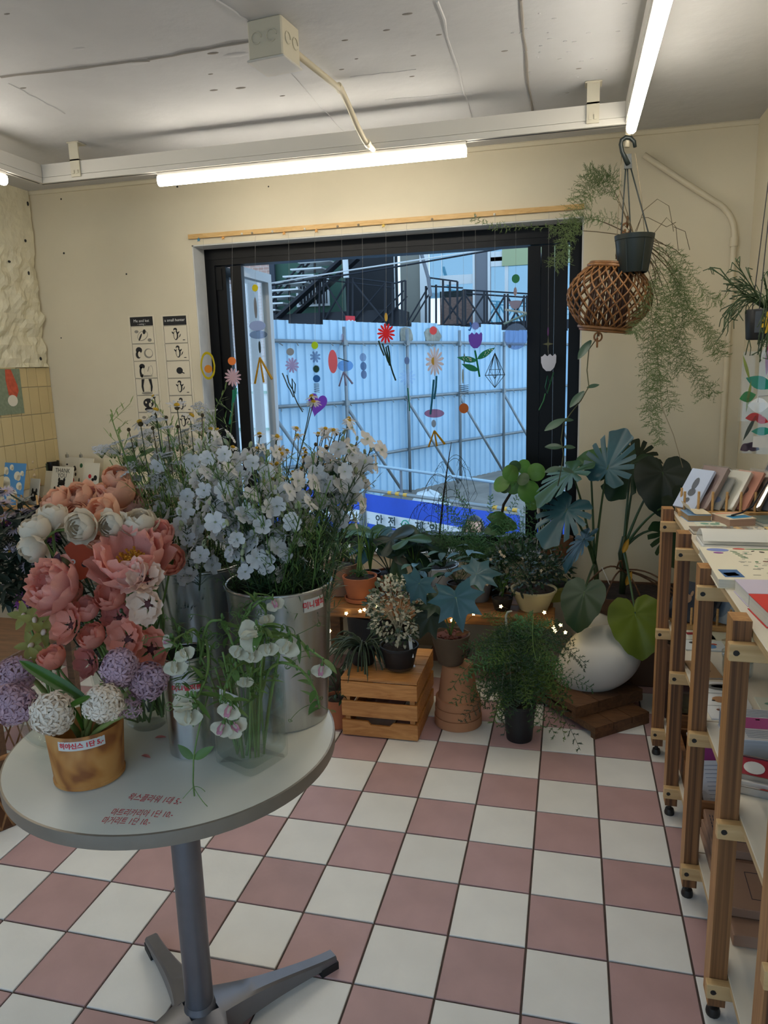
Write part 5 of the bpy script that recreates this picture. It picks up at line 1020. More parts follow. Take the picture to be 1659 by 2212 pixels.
STEM = mat('cut_stem', hexc('6d8a48'), .5, var=.15, sc=20, trans=.1, rvar=.15); STEMD = mat('cut_stem_dark', hexc('35452a'), .5, rvar=.15); LEAF = mat('cut_leaf', hexc('5c7c3e'), .5, var=.15, sc=15, trans=.25, rvar=.2); LEAFD = mat('dark_leaf', hexc('385432'), .45, var=.15, sc=15, trans=.2, rvar=.2); GOLD = mat('gold_stamens', hexc('c68a24'), .7, var=.2, sc=200); DARKC = mat('dark_centre', hexc('4a1c1c'), .7); YEL = mat('yellow_disc', hexc('c99a1c'), .8, var=.2, sc=300)
MESH = {}
def cached(key, fn):
    if key not in MESH: MESH[key] = fn()
    return MESH[key]
def bloom(t, c, dirn, R, kind, pm, spin=None):
    """Put a bloom at c opening towards dirn; every petal an object of t."""
    loc = ORG[t.name]; B = facing(V(c) - loc, dirn, spin if spin is not None else ru(0, 6), R)
    lay = {'rose': [(3, 1.07, .35, 1.3, .62, .38, .07), (5, 1.0, .35, 2.05, .80, .02, .03), (5, .93, .4, 2.35, .75, 0, .02), (4, .80, .5, 2.6, .8, 0, .02), (3, .62, .5, 2.75, 1.0, 0, .03)],
           'rose_open': [(5, 1.12, .3, 1.62, .75, .14, .04), (5, .95, .4, 2.2, .72, 0, .03), (4, .82, .4, 2.45, .8, 0, .04), (4, .62, .4, 2.6, .9, 0, .05), (3, .42, .4, 2.7, 1.1, 0, .06)],
           'peony': [(6, 1.0, .25, 1.55, .62, .22, .08), (6, .85, .3, 1.85, .62, .1, .10), (6, .70, .35, 2.0, .6, .05, .12)],
           'peony_full': [(6, 1.0, .25, 1.7, .62, .15, .08), (6, .88, .3, 2.05, .62, .06, .10), (6, .74, .35, 2.3, .6, .03, .12), (5, .58, .35, 2.45, .7, 0, .14), (4, .4, .35, 2.5, .8, 0, .15)],
           'butterfly': [(6, 1.0, .22, 1.38, .60, .12, .06), (5, .78, .22, 1.32, .62, .08, .06)],
           'cup': [(6, 1.0, .3, 1.95, .66, .02, .05), (5, .85, .3, 2.2, .7, 0, .06), (4, .66, .35, 2.4, .8, 0, .06)]}[kind]
    for li, (n, r, a, b, W, fl, rf) in enumerate(lay):
        for k in range(n):
            me = cached((kind, li, k % 2, pm), lambda: patch(r, a, b, W, fl, rf, 6, 6).mesh('petal', PM[pm], True, None, 180))
            place('petal', me, t, B @ Matrix.Rotation(2 * PI * k / n + li * .5 + ru(-.1, .1), 4, 'Z') @ Matrix.Rotation(ru(-.08, .08), 4, 'Y'))
    if kind in ('peony', 'butterfly'):
        if kind == 'peony': me = cached('stamens', lambda: (lambda g: [g.tube([(x * .1, y * .1, -.75), (x * .34, y * .34, -.32 + .1 * ru(-1, 1)), (x * .42, y * .42, -.2 + .1 * ru(-1, 1))], [.012, .012, .045], 4) for x, y in [(math.cos(i * 2.4) * (i / 70) ** .5, math.sin(i * 2.4) * (i / 70) ** .5) for i in range(70)]] and g)(G()).mesh('stamens', GOLD))
        else: me = cached('eye', lambda: G().blob((0, 0, -.86), .27, .27, .13, 14, 8).grow((lambda g: [g.blob((math.cos(i * .7) * .3, math.sin(i * .7) * .3, -.76), .035, .035, .05, 5, 4) for i in range(9)] and g)(G())).mesh('centre', DARKC))
        o = place('stamens' if kind == 'peony' else 'centre', me, t, B)
    me = cached('calyx', lambda: (lambda g: [g.leaf(.45, .26, Matrix.Rotation(k * 2 * PI / 5, 4, 'Z') @ Matrix.Translation((.08, 0, -1.16)) @ Matrix.Rotation(-.15, 4, 'Y'), curl=-.6) for k in range(5)] and g)(G()).lathe([(.05, -1.28), (.14, -1.2), (.18, -1.12), (.05, -1.02)], 10).mesh('calyx', LEAF))
    place('calyx', me, t, B)
def stem_to(t, base, head, dirn, R, r=.0026, m=STEM, bend=.35):
    base, head = V(base), V(head); d = V(dirn).normalized(); e_ = head - d * R * 1.1; k = e_ - d * (e_ - base).length * bend
    part('stem', G().tube(bez(base, k, e_, 9), r, 6), m, t, angle=180)
def cutflower(name, lab, cat, grp, base, px, py, dep, Rpx, dirn, kind, pm, r=.0026, leaf=None):
    c = AT(px, py, dep); R = Rpx * 1.16 * dep / FOC; t = thing(name, lab, cat, base, grp)
    bloom(t, c, dirn, R, kind, pm); stem_to(t, base, c, dirn, R, r); return t, c, R
def inside(c, z0=.02, rr=.03): a = ru(0, 6.28); q = rr * ru(.2, 1) ** .5; return V((c[0] + math.cos(a) * q, c[1] + math.sin(a) * q, TH + z0))
cm = lambda px, py, dep: (CAM - AT(px, py, dep)).normalized()
up = V((0, 0, 1))
# peonies
for (lab, px, py, dep, R, dv, kind, pm) in [('large open coral peony with golden stamens, highest of the pink bunch', 280, 1195, 1.36, 66, (.15, -.45, .9), 'peony', 'peony'), ('full pink peony at the left of the bunch, below the cream roses', 105, 1262, 1.34, 52, (-.3, -.75, .5), 'peony_full', 'peony')]:
    cutflower('peony', lab, 'flower', 'peonies', inside(RG), px, py, dep, R, dv, kind, pm, .0034)
c_ = AT(137, 1215, 1.36); t = thing('peony_bud', 'round green and purple peony bud above the left peony', 'flower', inside(RG))
part('bud', G().blob(c_, .0145, .0145, .0155, 14, 10), mat('bud_green', hexc('5d5a34'), .5, var=.25, sc=30), t); part('bract', G().leaf(.03, .022, frame(c_ + V((0, -.015, -.008)), (.1, .1, 1), (0, -1, 0)), cup=.5), mat('bud_purple', hexc('4a2430'), .5), t); stem_to(t, ORG[t.name], c_, (0, -.2, 1), .014)
# roses
for i, (px, py, dep, R, dv, kind, pm, lab) in enumerate([
  (75, 1140, 1.42, 29, (-.3, -.3, .9), 'rose', 'cream', 'cream rose with a blushed heart, left of a paler one above the asters'), (113, 1113, 1.45, 28, (.1, .0, 1), 'rose', 'cream', 'closed cream rose seen from its side, behind the blushed one'),
  (68, 1188, 1.40, 26, (-.3, -.7, -.5), 'rose', 'cream', 'nodding cream rose lowest at the left'), (172, 1138, 1.38, 28, (.0, -.9, .1), 'rose_open', 'cream', 'white rose with flaring outer petals facing the viewer over the orange card'),
  (240, 1134, 1.40, 24, (-.05, -.95, .0), 'rose', 'cream', 'narrow white rose with a dark pink heart beside the open coral peony'), (300, 1126, 1.42, 30, (.1, -.3, .9), 'rose_open', 'cream', 'cream rose at the right of the white roses, over the peony'),
  (118, 1082, 1.52, 28, (-.4, -.5, .6), 'rose_open', 'peach', 'peach rose leftmost in the back row, below the black cat card'), (167, 1073, 1.53, 30, (-.1, -.7, .6), 'rose_open', 'peach', 'peach rose with a spiral heart, second in the back row'),
  (200, 1078, 1.54, 26, (.3, -.5, .6), 'rose_open', 'peony_pale', 'pinker peach rose third in the back row'), (252, 1031, 1.6, 26, (.2, -.3, .8), 'rose', 'peach', 'topmost peach rose, under the white lace flowers'),
  (254, 1063, 1.58, 32, (-.2, -.4, .8), 'rose', 'peach', 'peach rose seen from its side just under the topmost one'), (216, 1108, 1.46, 32, (-.3, -.7, .5), 'rose_open', 'peach', 'peach rose above the narrow white rose'),
  (165, 1112, 1.50, 24, (.2, -.6, .4), 'rose', 'peach', 'shaded peach rose behind the flaring white rose'), (212, 1160, 1.44, 26, (.1, -.9, .2), 'rose', 'peach', 'peach rose low between the white roses and the peony'),
  (282, 1085, 1.6, 22, (.4, -.4, .6), 'rose_open', 'peony_pale', 'small pink peach rose at the right of the back row')]):
    cutflower('garden_rose', lab, 'flower', 'garden roses', inside(RG, rr=.035), px, py, dep, R, dv, kind, pm, .003)
# butterfly ranunculus
for (px, py, dep, R, dv, kind, pm, lab) in [
  (128, 1346, 1.32, 36, (-.2, -.8, .4), 'butterfly', 'coral', 'coral ranunculus facing out, lower left of the bunch'), (183, 1313, 1.36, 26, (.0, -.4, .9), 'cup', 'peony', 'closed pink coral ranunculus in the middle of the bunch'), (236, 1284, 1.36, 30, (-.1, -.7, .6), 'cup', 'coral', 'layered coral ranunculus under the open peony'),
  (250, 1324, 1.36, 28, (.2, -.6, .6), 'butterfly', 'dkcoral', 'deep coral ranunculus beside the pale dark-eyed one'), (262, 1378, 1.32, 36, (.1, -.85, .4), 'butterfly', 'coral', 'coral ranunculus with a dark eye above the lilac hyacinth'), (196, 1372, 1.34, 26, (-.2, -.5, .7), 'cup', 'coral', 'cupped coral ranunculus between two open ones'),
  (110, 1417, 1.31, 26, (-.2, -.3, .9), 'cup', 'coral', 'coral ranunculus closed and upright beside the green flowers'), (178, 1432, 1.33, 27, (-.1, -.8, .2), 'butterfly', 'dkcoral', 'deep coral ranunculus lowest of the bunch'), (316, 1402, 1.33, 38, (.2, -.7, .3), 'butterfly', 'coral', 'large coral ranunculus over the purple hyacinth'),
  (365, 1208, 1.42, 30, (.4, -.7, .4), 'cup', 'coral', 'orange hearted ranunculus at the right, by the white delphiniums'), (272, 1238, 1.30, 34, (-.2, -.7, .5), 'butterfly', 'peony_pale', 'pale coral ranunculus below the golden stamens'), (312, 1240, 1.30, 32, (.3, -.6, .6), 'butterfly', 'blush', 'blush ranunculus turned up beside the peony'),
  (305, 1311, 1.30, 34, (.1, -.95, .15), 'butterfly', 'blush', 'pale blush ranunculus with a dark red eye facing the viewer'), (340, 1150, 1.42, 30, (.3, -.3, .8), 'cup', 'peony', 'bright pink ranunculus behind the right of the peony'), (150, 1275, 1.38, 24, (.1, -.5, .6), 'cup', 'coral', 'small coral ranunculus beside the left peony')]:
    cutflower('ranunculus', lab, 'flower', 'coral ranunculus', inside(RG, rr=.035), px, py, dep, R, dv, kind, pm, .0022)
for k in range(10):
    b = inside(RG, .10, .03); e_ = AT(ru(90, 330), ru(1230, 1400), ru(1.36, 1.44)); t = solo('bare_stem', G().tube(bez(b, (b + e_) / 2 + V((ru(-.03, .03), 0, .03)), e_, 7), .0018, 5).blob(e_, .004, .004, .005, 6, 5), STEMD, 'thin dark branching stem within the pink bunch', 'stem', b, 'bare stems in the pink bunch')
# hyacinths
def hya_floret(pm):
    def f():
        g = G()
        for k in range(6): g.leaf(.0150, .0056, Matrix.Rotation(k * PI / 3, 4, 'Z') @ Matrix.Translation((.0015, 0, .004)) @ Matrix.Rotation(-.35, 4, 'Y'), curl=1.0, fold=.25, nu=4, nv=2)
        return g.lathe([(.001, -.006), (.0025, -.002), (.0028, .004), (.0016, .005)], 6).mesh('floret', PM[pm], True, None, 180)
    return f
for (px, py, dep, Rp, pm, dv, n, lab, bs) in [
  (115, 1541, 1.22, 44, 'hwhite', (-.35, -.55, .3), 95, 'blush white hyacinth leaning out over the left rim of the wooden cup', CU), (224, 1519, 1.23, 40, 'hwhite', (.1, -.5, .5), 95, 'ivory hyacinth over the label of the wooden cup', CU),
  (258, 1442, 1.27, 40, 'lilac', (.3, -.2, .85), 85, 'pale lilac hyacinth standing above the wooden cup', CU), (318, 1470, 1.30, 40, 'lilac', (.8, -.1, .3), 80, 'mauve hyacinth leaning right over the round glass', CU),
  (30, 1520, 1.24, 44, 'lilac', (-.8, -.3, .2), 80, 'dusky lilac hyacinth at the left picture edge', GB), (35, 1455, 1.30, 36, 'lilac', (-.6, .1, .6), 60, 'darker lilac hyacinth behind the one at the left edge', GB), (280, 1530, 1.28, 26, 'lilac', (.6, -.2, -.1), 18, 'small drooping lilac hyacinth between the cup and the round glass', CU)]:
    c = AT(px, py, dep); R = Rp * dep / FOC; d = V(dv).normalized(); base = V((bs[0] + ru(-.02, .02), bs[1] + ru(-.02, .02), TH + .012)); t = thing('hyacinth', lab, 'flower', base, 'hyacinths'); loc = ORG[t.name]
    e_ = c + d * R * .7; part('stem', G().tube(bez(base, V((base.x, base.y, c.z * .6 + base.z * .4)), e_, 9), [.0055] * 6 + [.005, .0045, .004, .003], 8), mat('thick_stem', hexc('7d8a4c'), .45), t, angle=180)
    me = cached('hf' + pm, hya_floret(pm))
    for k in range(n):
        z = 1 - 2 * (k + .5) / n; a = k * 2.39996; q = math.sqrt(1 - z * z); v = facing((0, 0, 0), d).to_3x3() @ V((math.cos(a) * q, math.sin(a) * q, z * 1.12))
        if v.dot(d) < -1.0: continue
        place('floret', me, t, facing(c + v * (R * ru(.66, .95)) - loc, v + rv(.4), ru(0, 6), R / .036))
for (a_, b_, w_, lab, dep) in [((182, 1510), (40, 1430), .022, 'broad glossy green hyacinth leaf reaching left above the wooden cup', 1.27), ((175, 1500), (95, 1462), .015, 'second green hyacinth leaf under the broad one', 1.29), ((150, 1525), (200, 1508), .014, 'short dark hyacinth leaf between the two white hyacinths', 1.22)]:
    p, q = AT(*a_, dep), AT(*b_, dep - .02); base = V((CU[0], CU[1], TH + .08)); t = thing('hyacinth_leaf', lab, 'leaf', base)
    part('blade', G().leaf((q - p).length, w_, frame(p, q - p, (0, -.6, .8)), lambda u: min(1, .55 + u * 1.5) * (1 - u ** 5) ** .6, fold=.35, curl=-.15, nu=10, nv=4).tube(bez(base, base.lerp(p, .6) + V((0, 0, .02)), p, 5), .004, 6), mat('glossy_leaf', hexc('3f6a20'), .3, trans=.25), t, angle=180)
# green orchid-like sprays
for (px, py, dep, lab) in [(75, 1340, 1.38, 'topmost pale green star flower left of the coral blooms'), (92, 1365, 1.36, 'pale green flower second down at the left'), (68, 1395, 1.36, 'yellow green flower third down at the left'), (85, 1425, 1.33, 'yellow green flower lowest, above the broad leaf'), (52, 1330, 1.42, 'white green flower at the far left of the spray')]:
    c = AT(px, py, dep); base = inside(GB, .02, .02); t = thing('green_star_flower', lab, 'flower', base, 'green star flowers'); loc = ORG[t.name]; B = facing(c - loc, cm(px, py, dep) + rv(.5), ru(0, 6), .03)
    me = cached('gs', lambda: G().leaf(1.0, .5, Matrix.Rotation(-.3, 4, 'Y'), lambda u: math.sin(PI * (u * .85 + .12)), fold=.25, curl=.4).mesh('petal', PM['green'], True, None, 180))
    for k in range(5): place('petal', me, t, B @ Matrix.Rotation(k * 2 * PI / 5, 4, 'Z'))
    place('lip', cached('gl', lambda: G().blob((0, 0, .12), .22, .16, .2, 10, 6).mesh('lip', PM['blush'])), t, B); stem_to(t, base, c, (-.2, -.2, .9), .01, .0025)
# orange printed card behind the roses
c = AT(186, 1200, 1.47); M = facing(c, cm(186, 1200, 1.47) + V((.1, 0, .15)), .25); t = thing('flower_card', 'orange printed card half hidden between the white rose and the peony', 'card', c)
part('sheet', G().slab([(-.032, -.042), (.030, -.042), (.030, .03), (.0, .042), (-.032, .03)], M, .001), mat('card_orange', hexc('c4502c'), .6, var=.1, sc=20), t, smooth=False)
part('lettering', G().text('OD M', .016, lambda x, y: M @ V((x + .006, y - .016, .0009)), bold=.0008).text('ERY', .012, lambda x, y: M @ V((x + .012, y - .032, .0009)), bold=.0006), BLACK, t, smooth=False); part('pale_lettering', G().text('O', .014, lambda x, y: M @ V((x - .028, y - .003, .0009)), bold=.0008), WHITE, t, smooth=False)
part('pick', G().tube([c - V((0, 0, .04)), V((RG[0], RG[1], TH + .03))], .0015, 5), STEMD, t)
HEADS = {}
def head(t, p): HEADS.setdefault(t['group'], []).append((t, V(p)))
# ---------------------------------------------------------------- delphiniums, daisies, lace flowers, sweet peas, asters
def mk_floret():
    g = G()
    for k in range(5): g.leaf(.021, .019, Matrix.Rotation(k * 2 * PI / 5 + ru(-.15, .15), 4, 'Z') @ Matrix.Translation((.0015, 0, .001)) @ Matrix.Rotation(-ru(.05, .45), 4, 'Y'), lambda u: min(1, .25 + u * 1.6) * (1 - max(0, u - .72) ** 2 * 7) ** .5, fold=.12, curl=ru(-.1, .35), wave=.0012, nu=5, nv=4)
    g.blob((0, 0, .003), .0025, .0025, .004, 6, 4, 1).tube([(0, 0, .001), (-.004, 0, -.010), (-.011, 0, -.015)], [.002, .0016, .0008], 5)
    return g.mesh('floret', [PM['white'], petal_mat('floret_eye', 'b9bfa0')], True, None, 180)
FL = [mk_floret() for _ in range(4)]
def mk_bud(): return G().blob((0, 0, 0), .0042, .0042, .0075, 7, 5).mesh('bud', mat('pale_bud', hexc('aeb58c'), .5, trans=.2), True, None, 180)
BUD = mk_bud()
def delph(base, tip, lab, grp, nf, ln, dens=1.0):
    base, tip = V(base), V(tip); t = thing('delphinium', lab, 'flower', base, grp); loc = ORG[t.name]
    pts = bez(base, V((base.x * .6 + tip.x * .4, base.y * .6 + tip.y * .4, tip.z * .55 + base.z * .45)), tip, 16); part('stem', G().tube(pts, [.0026 - .0013 * i / 16 for i in range(17)], 5), STEMD, t, angle=180)
    fl = G(); tot = (tip - base).length
    for k in range(nf):
        u = 1 - (ln / tot) * (k + .6) / nf; i = min(15, int(u * 16)); p = pts[i].lerp(pts[i + 1], u * 16 - i); a = k * 2.4 + ru(0, .6); out = V((math.cos(a), math.sin(a), ru(-.1, .5))).normalized(); L_ = ru(.014, .030)
        q = p + out * L_ + V((0, 0, .006)); fl.tube([p, p + out * L_ * .5 + V((0, 0, .008)), q], .0007, 4); place('floret', FL[k % 4], t, facing(q - loc, out + V((0, -.35, .25)) + rv(.3), ru(0, 6), ru(.72, 1.02)))
    for k in range(8):
        p = tip - (tip - pts[12]) * (k / 9); q = p + V((ru(-.012, .012), ru(-.012, .012), ru(0, .01))); fl.tube([p, q], .0006, 3); place('bud', BUD, t, facing(q - loc, V((0, 0, 1)) + rv(.6), 0, ru(.7, 1.1)))
    for k in range(int(15 * dens)):
        u = ru(.42, .95); i = min(15, int(u * 16)); p = pts[i]; a = ru(0, 6.28); d = V((math.cos(a), math.sin(a), ru(.2, 1.0))).normalized()
        for s in (-.5, -.2, .2, .5): fl.leaf(ru(.022, .045), .0032, frame(p + d * .008, Matrix.Rotation(s, 3, 'Z') @ d, (0, 0, 1)), curl=ru(-.2, .7), nu=4, nv=2)
        fl.tube([p, p + d * .010], .0007, 3)
    tag(part('foliage', fl, LEAFD, t, angle=180), kind='stuff'); head(t, tip)
def ins(c, r): a = ru(0, 6.28); q = r * ru(.1, 1) ** .5; return V((c[0] + math.cos(a) * q, c[1] + math.sin(a) * q, TH + .012))
DF = [(440, 985, 1.52), (480, 975, 1.5), (545, 1000, 1.5), (425, 1055, 1.48), (470, 1055, 1.46), (575, 1010, 1.5), (600, 1090, 1.42), (520, 1105, 1.42), (560, 1135, 1.40), (615, 1065, 1.45), (660, 1075, 1.48), (690, 1015, 1.55), (735, 965, 1.55), (770, 985, 1.58), (715, 1045, 1.55), (785, 1035, 1.56), (455, 1120, 1.42), (490, 1160, 1.40), (750, 1010, 1.52), (640, 1120, 1.42), (800, 1000, 1.6)]
for i, (px, py, dep) in enumerate(DF):
    delph(ins(B1, .055), AT(px, py - 30, dep), 'white delphinium spray in the front steel bucket' if px > 0 else '', 'white delphiniums in the front bucket', 9, .15, 1.3)
for i, (px, py, dep) in enumerate([(400, 1075, 1.55), (380, 1130, 1.50), (400, 1165, 1.48), (345, 1010, 1.65), (415, 1000, 1.62), (440, 1200, 1.44), (510, 1030, 1.62)]):
    delph(ins(B2, .06), AT(px, py - 30, dep), 'white delphinium spray in the rear steel bucket', 'white delphiniums in the rear bucket', 8, .14, 1.2)
LV_ = mat('light_leaf', hexc('7d9450'), .5, var=.15, sc=15, trans=.35, rvar=.2)
# greenery filling the bucket mouths
def sprig(base, tip, lab, grp, w_, n=22, m=LEAFD, name='greenery_stem', lw=.003):
    base, tip = V(base), V(tip); g = G(); pts = bez(base, base.lerp(tip, .5) + V((0, 0, .05)), tip, 12); g.tube(pts, .0013, 4)
    for k in range(n):
        u = ru(.35, 1); i = min(11, int(u * 12)); p = pts[i].lerp(pts[i + 1], u * 12 - i); d = (V((ru(-1, 1), ru(-1, 1), ru(.2, 1.2)))).normalized(); L_ = w_ * ru(.5, 1.1)
        e_ = p + d * L_; g.tube([p, e_], .0006, 3)
        for q in range(5): g.leaf(L_ * ru(.3, .6), lw, frame(p.lerp(e_, .3 + q * .17), d + rv(.8), (0, 0, 1)), nu=3, nv=2, curl=ru(0, .5))
    o = solo(name, g, m, lab, 'greenery', base, grp, angle=180); return o
for k in range(46):
    a = ru(0, 6.28); b = ins(B1, .07); tp = V((B1[0] + .02 + math.cos(a) * ru(.04, .16), B1[1] + math.sin(a) * ru(.05, .16), TH + ru(.34, .56))); sprig(b, tp, 'thin leafy green stem among the delphiniums in the front bucket', 'green stems in the front bucket', .06, 24, [LEAFD, LEAF, LEAFD, LV_][k % 4], lw=.0024)
for k in range(26):
    a = ru(0, 6.28); b = ins(B2, .07); tp = V((B2[0] - .03 + math.cos(a) * ru(.03, .16), B2[1] + math.sin(a) * ru(.03, .14), TH + ru(.40, .66))); sprig(b, tp, 'thin leafy green stem in the rear bucket', 'green stems in the rear bucket', .055, 20, [LEAF, LV_][k % 2])
# daisies
def mk_daisy(n, L_, w_, droop):
    g = G()
    for k in range(n): g.leaf(L_ * ru(.85, 1.1), w_, Matrix.Rotation(2 * PI * k / n + ru(-.1, .1), 4, 'Z') @ Matrix.Translation((.004, 0, .0)) @ Matrix.Rotation(droop + ru(-.15, .15), 4, 'Y'), lambda u: (.45 + .55 * math.sin(PI * min(1, u * 1.1) * .6)) * (1 - u ** 6) ** .5, fold=.1, nu=4, nv=2)
    return g.mesh('ray_petals', PM['white'], True, None, 180)
DS = [mk_daisy(12, .017, .0055, -.25), mk_daisy(11, .016, .0055, .35), mk_daisy(13, .011, .0045, .2)]
DC = G().blob((0, 0, .0015), .0052, .0052, .0034, 10, 6).mesh('disc_centre', YEL, True, None, 180); DCD = G().blob((0, 0, -.001), .0048, .0048, .0042, 10, 6).mesh('calyx', mat('brown_calyx', hexc('4a3c1c'), .7), True, None, 180)
def daisy(base, px, py, dep, k, dirn, lab, grp, sc=1.0):
    c = AT(px, py, dep); t = thing('daisy', lab, 'flower', base, grp); head(t, c); loc = ORG[t.name]; B = facing(c - loc, dirn, ru(0, 6), sc)
    place('ray_petals', DS[k], t, B); place('disc_centre', DC, t, B); place('calyx', DCD, t, B @ Matrix.Translation((0, 0, -.003))); base = V(base); part('stem', G().tube(bez(base, V((base.x * .4 + c.x * .6, base.y * .4 + c.y * .6, base.z * .6 + c.z * .4)), c - V(dirn).normalized() * .004, 9), [.0014] * 6 + [.0011] * 4, 5), STEMD, t, angle=180)
up = V((0, 0, 1))
for (px, py, d_, k, lab) in [(336, 886, (.3, .1, .9), 1, 'large white daisy over the left comic strip, leaning right'), (382, 876, (.1, -.2, .9), 0, 'large white daisy in front of the right comic strip'), (413, 898, (.5, .2, .7), 1, 'white daisy turned away, right of the comic strips'), (302, 912, (-.4, .2, .7), 1, 'white daisy leftmost under the left comic strip'), (331, 856, (-.5, -.2, .7), 1, 'half closed daisy bud highest over the left comic strip')]:
    daisy(ins(B2, .05), px, py, 1.62, k, d_, lab, 'tall daisies by the comic strips', 1.25 if 'bud' not in lab else .7)
for (px, py, d_, k, lab) in [(673, 856, (-.2, -.1, .9), 1, 'daisy pair member in front of the purple heart, upper one'), (677, 868, (.2, -.3, .8), 1, 'daisy pair member in front of the purple heart, lower one')]: daisy(ins(B2, .05), px, py, 1.64, k, d_, lab, 'daisies before the purple heart', 1.0)
for k in range(36):
    px, py = ru(590, 770), ru(915, 1040) if k < 18 else ru(560, 700); py = ru(915, 1035) - (px - 600) * .08; daisy(ins(B2 if k % 2 else B1, .05), px, py, ru(1.62, 1.72), rnd.choice([1, 1, 2]), (ru(-.5, .5), ru(-.6, .3), .9), 'small white daisy above the delphiniums before the window', 'small daisies before the window', .9)
for k in range(20):
    px, py = ru(440, 640), ru(925, 1080); daisy(ins(B2, .05), px, py, ru(1.6, 1.68), 2, (ru(-.5, .5), ru(-1, 0), .7), 'small yellow centred daisy among the white delphiniums', 'small daisies among the delphiniums', 1.0)
for (px, py) in [(437, 897), (359, 902), (278, 928), (384, 922), (330, 925), (682, 960), (660, 985)]:
    c = AT(px, py, 1.62); b = ins(B2, .05); head(solo('daisy_bud', G().tube(bez(b, V((b.x * .4 + c.x * .6, b.y * .4 + c.y * .6, b.z * .6 + c.z * .4)), c, 9), .0011, 5).blob(c, .0042, .0042, .0045, 8, 6), DCD.materials[0], 'dark round daisy bud on a thin stem before the wall', 'flower', b, 'daisy buds', angle=180), c)
# lace flowers
def mk_lace(r):
    g = G(); n = 15
    for k in range(n):
        a = k * 2.4; q = r * (k / n) ** .5; p = V((math.cos(a) * q, math.sin(a) * q, .006 - q * .15)); g.tube([(0, 0, -.022), p], .0004, 3, 1)
        for e_ in range(9): b = e_ * 2.4; g.blob(p + V((math.cos(b), math.sin(b), .4)) * (.0042 * (e_ / 9) ** .5), .0017, .0017, .0012, 5, 3)
    return g.mesh('umbel', [PM['white'], LEAF], True, None, 180)
LC = [mk_lace(.020), mk_lace(.015)]
for (px, py) in [(250, 962), (235, 975), (345, 910), (325, 940), (310, 960), (345, 975), (300, 990), (275, 1020), (320, 1010), (345, 1035), (290, 1045), (360, 990), (330, 1060), (300, 1080), (370, 950), (395, 945), (450, 895), (430, 925), (310, 1110), (335, 1090), (285, 1000), (360, 1020)]:
    c = AT(px, py, ru(1.6, 1.72)); b = ins(B2, .06); t = thing('lace_flower', 'white lace flower with tiny clustered blooms before the far wall', 'flower', b, 'white lace flowers'); head(t, c); loc = ORG[t.name]; pts = bez(b, V((b.x * .6 + c.x * .4, b.y * .6 + c.y * .4, b.z * .4 + c.z * .6)), c - V((0, 0, .02)), 9); part('stem', G().tube(pts, .0012, 5), STEM, t, angle=180)
    for k in range(3):
        q = c + V((ru(-.03, .03), ru(-.03, .03), ru(-.02, .015))) if k else c
        place('umbel', LC[k % 2], t, facing(q - loc, V((ru(-.5, .5), ru(-.6, .2), 1)), ru(0, 6), ru(.7, 1.05)))
    g = G()
    for k in range(6): p = pts[4 + k % 5]; g.leaf(ru(.02, .04), .008, frame(p, V((ru(-1, 1), ru(-1, 1), .5)), up), nu=4, nv=2)
    part('foliage', g, LEAF, t, angle=180)['kind'] = 'stuff'
for (px, py, dx, dy) in [(300, 985, 30, -12), (395, 1010, 20, -15), (285, 1010, 25, 6), (430, 925, -20, -6), (268, 985, 24, 20)]:
    p, q = AT(px, py, 1.66), AT(px + dx, py + dy, 1.64); solo('broad_leaf', G().leaf((q - p).length * 1.3, .022, frame(p, q - p, (0, -.6, .8)), fold=.2, nu=7, nv=4).tube([p, V((B2[0], B2[1], TH + .3))], .0015, 4), LEAF, 'single green leaf among the lace flowers', 'leaf', p, 'leaves among the lace flowers', angle=180)
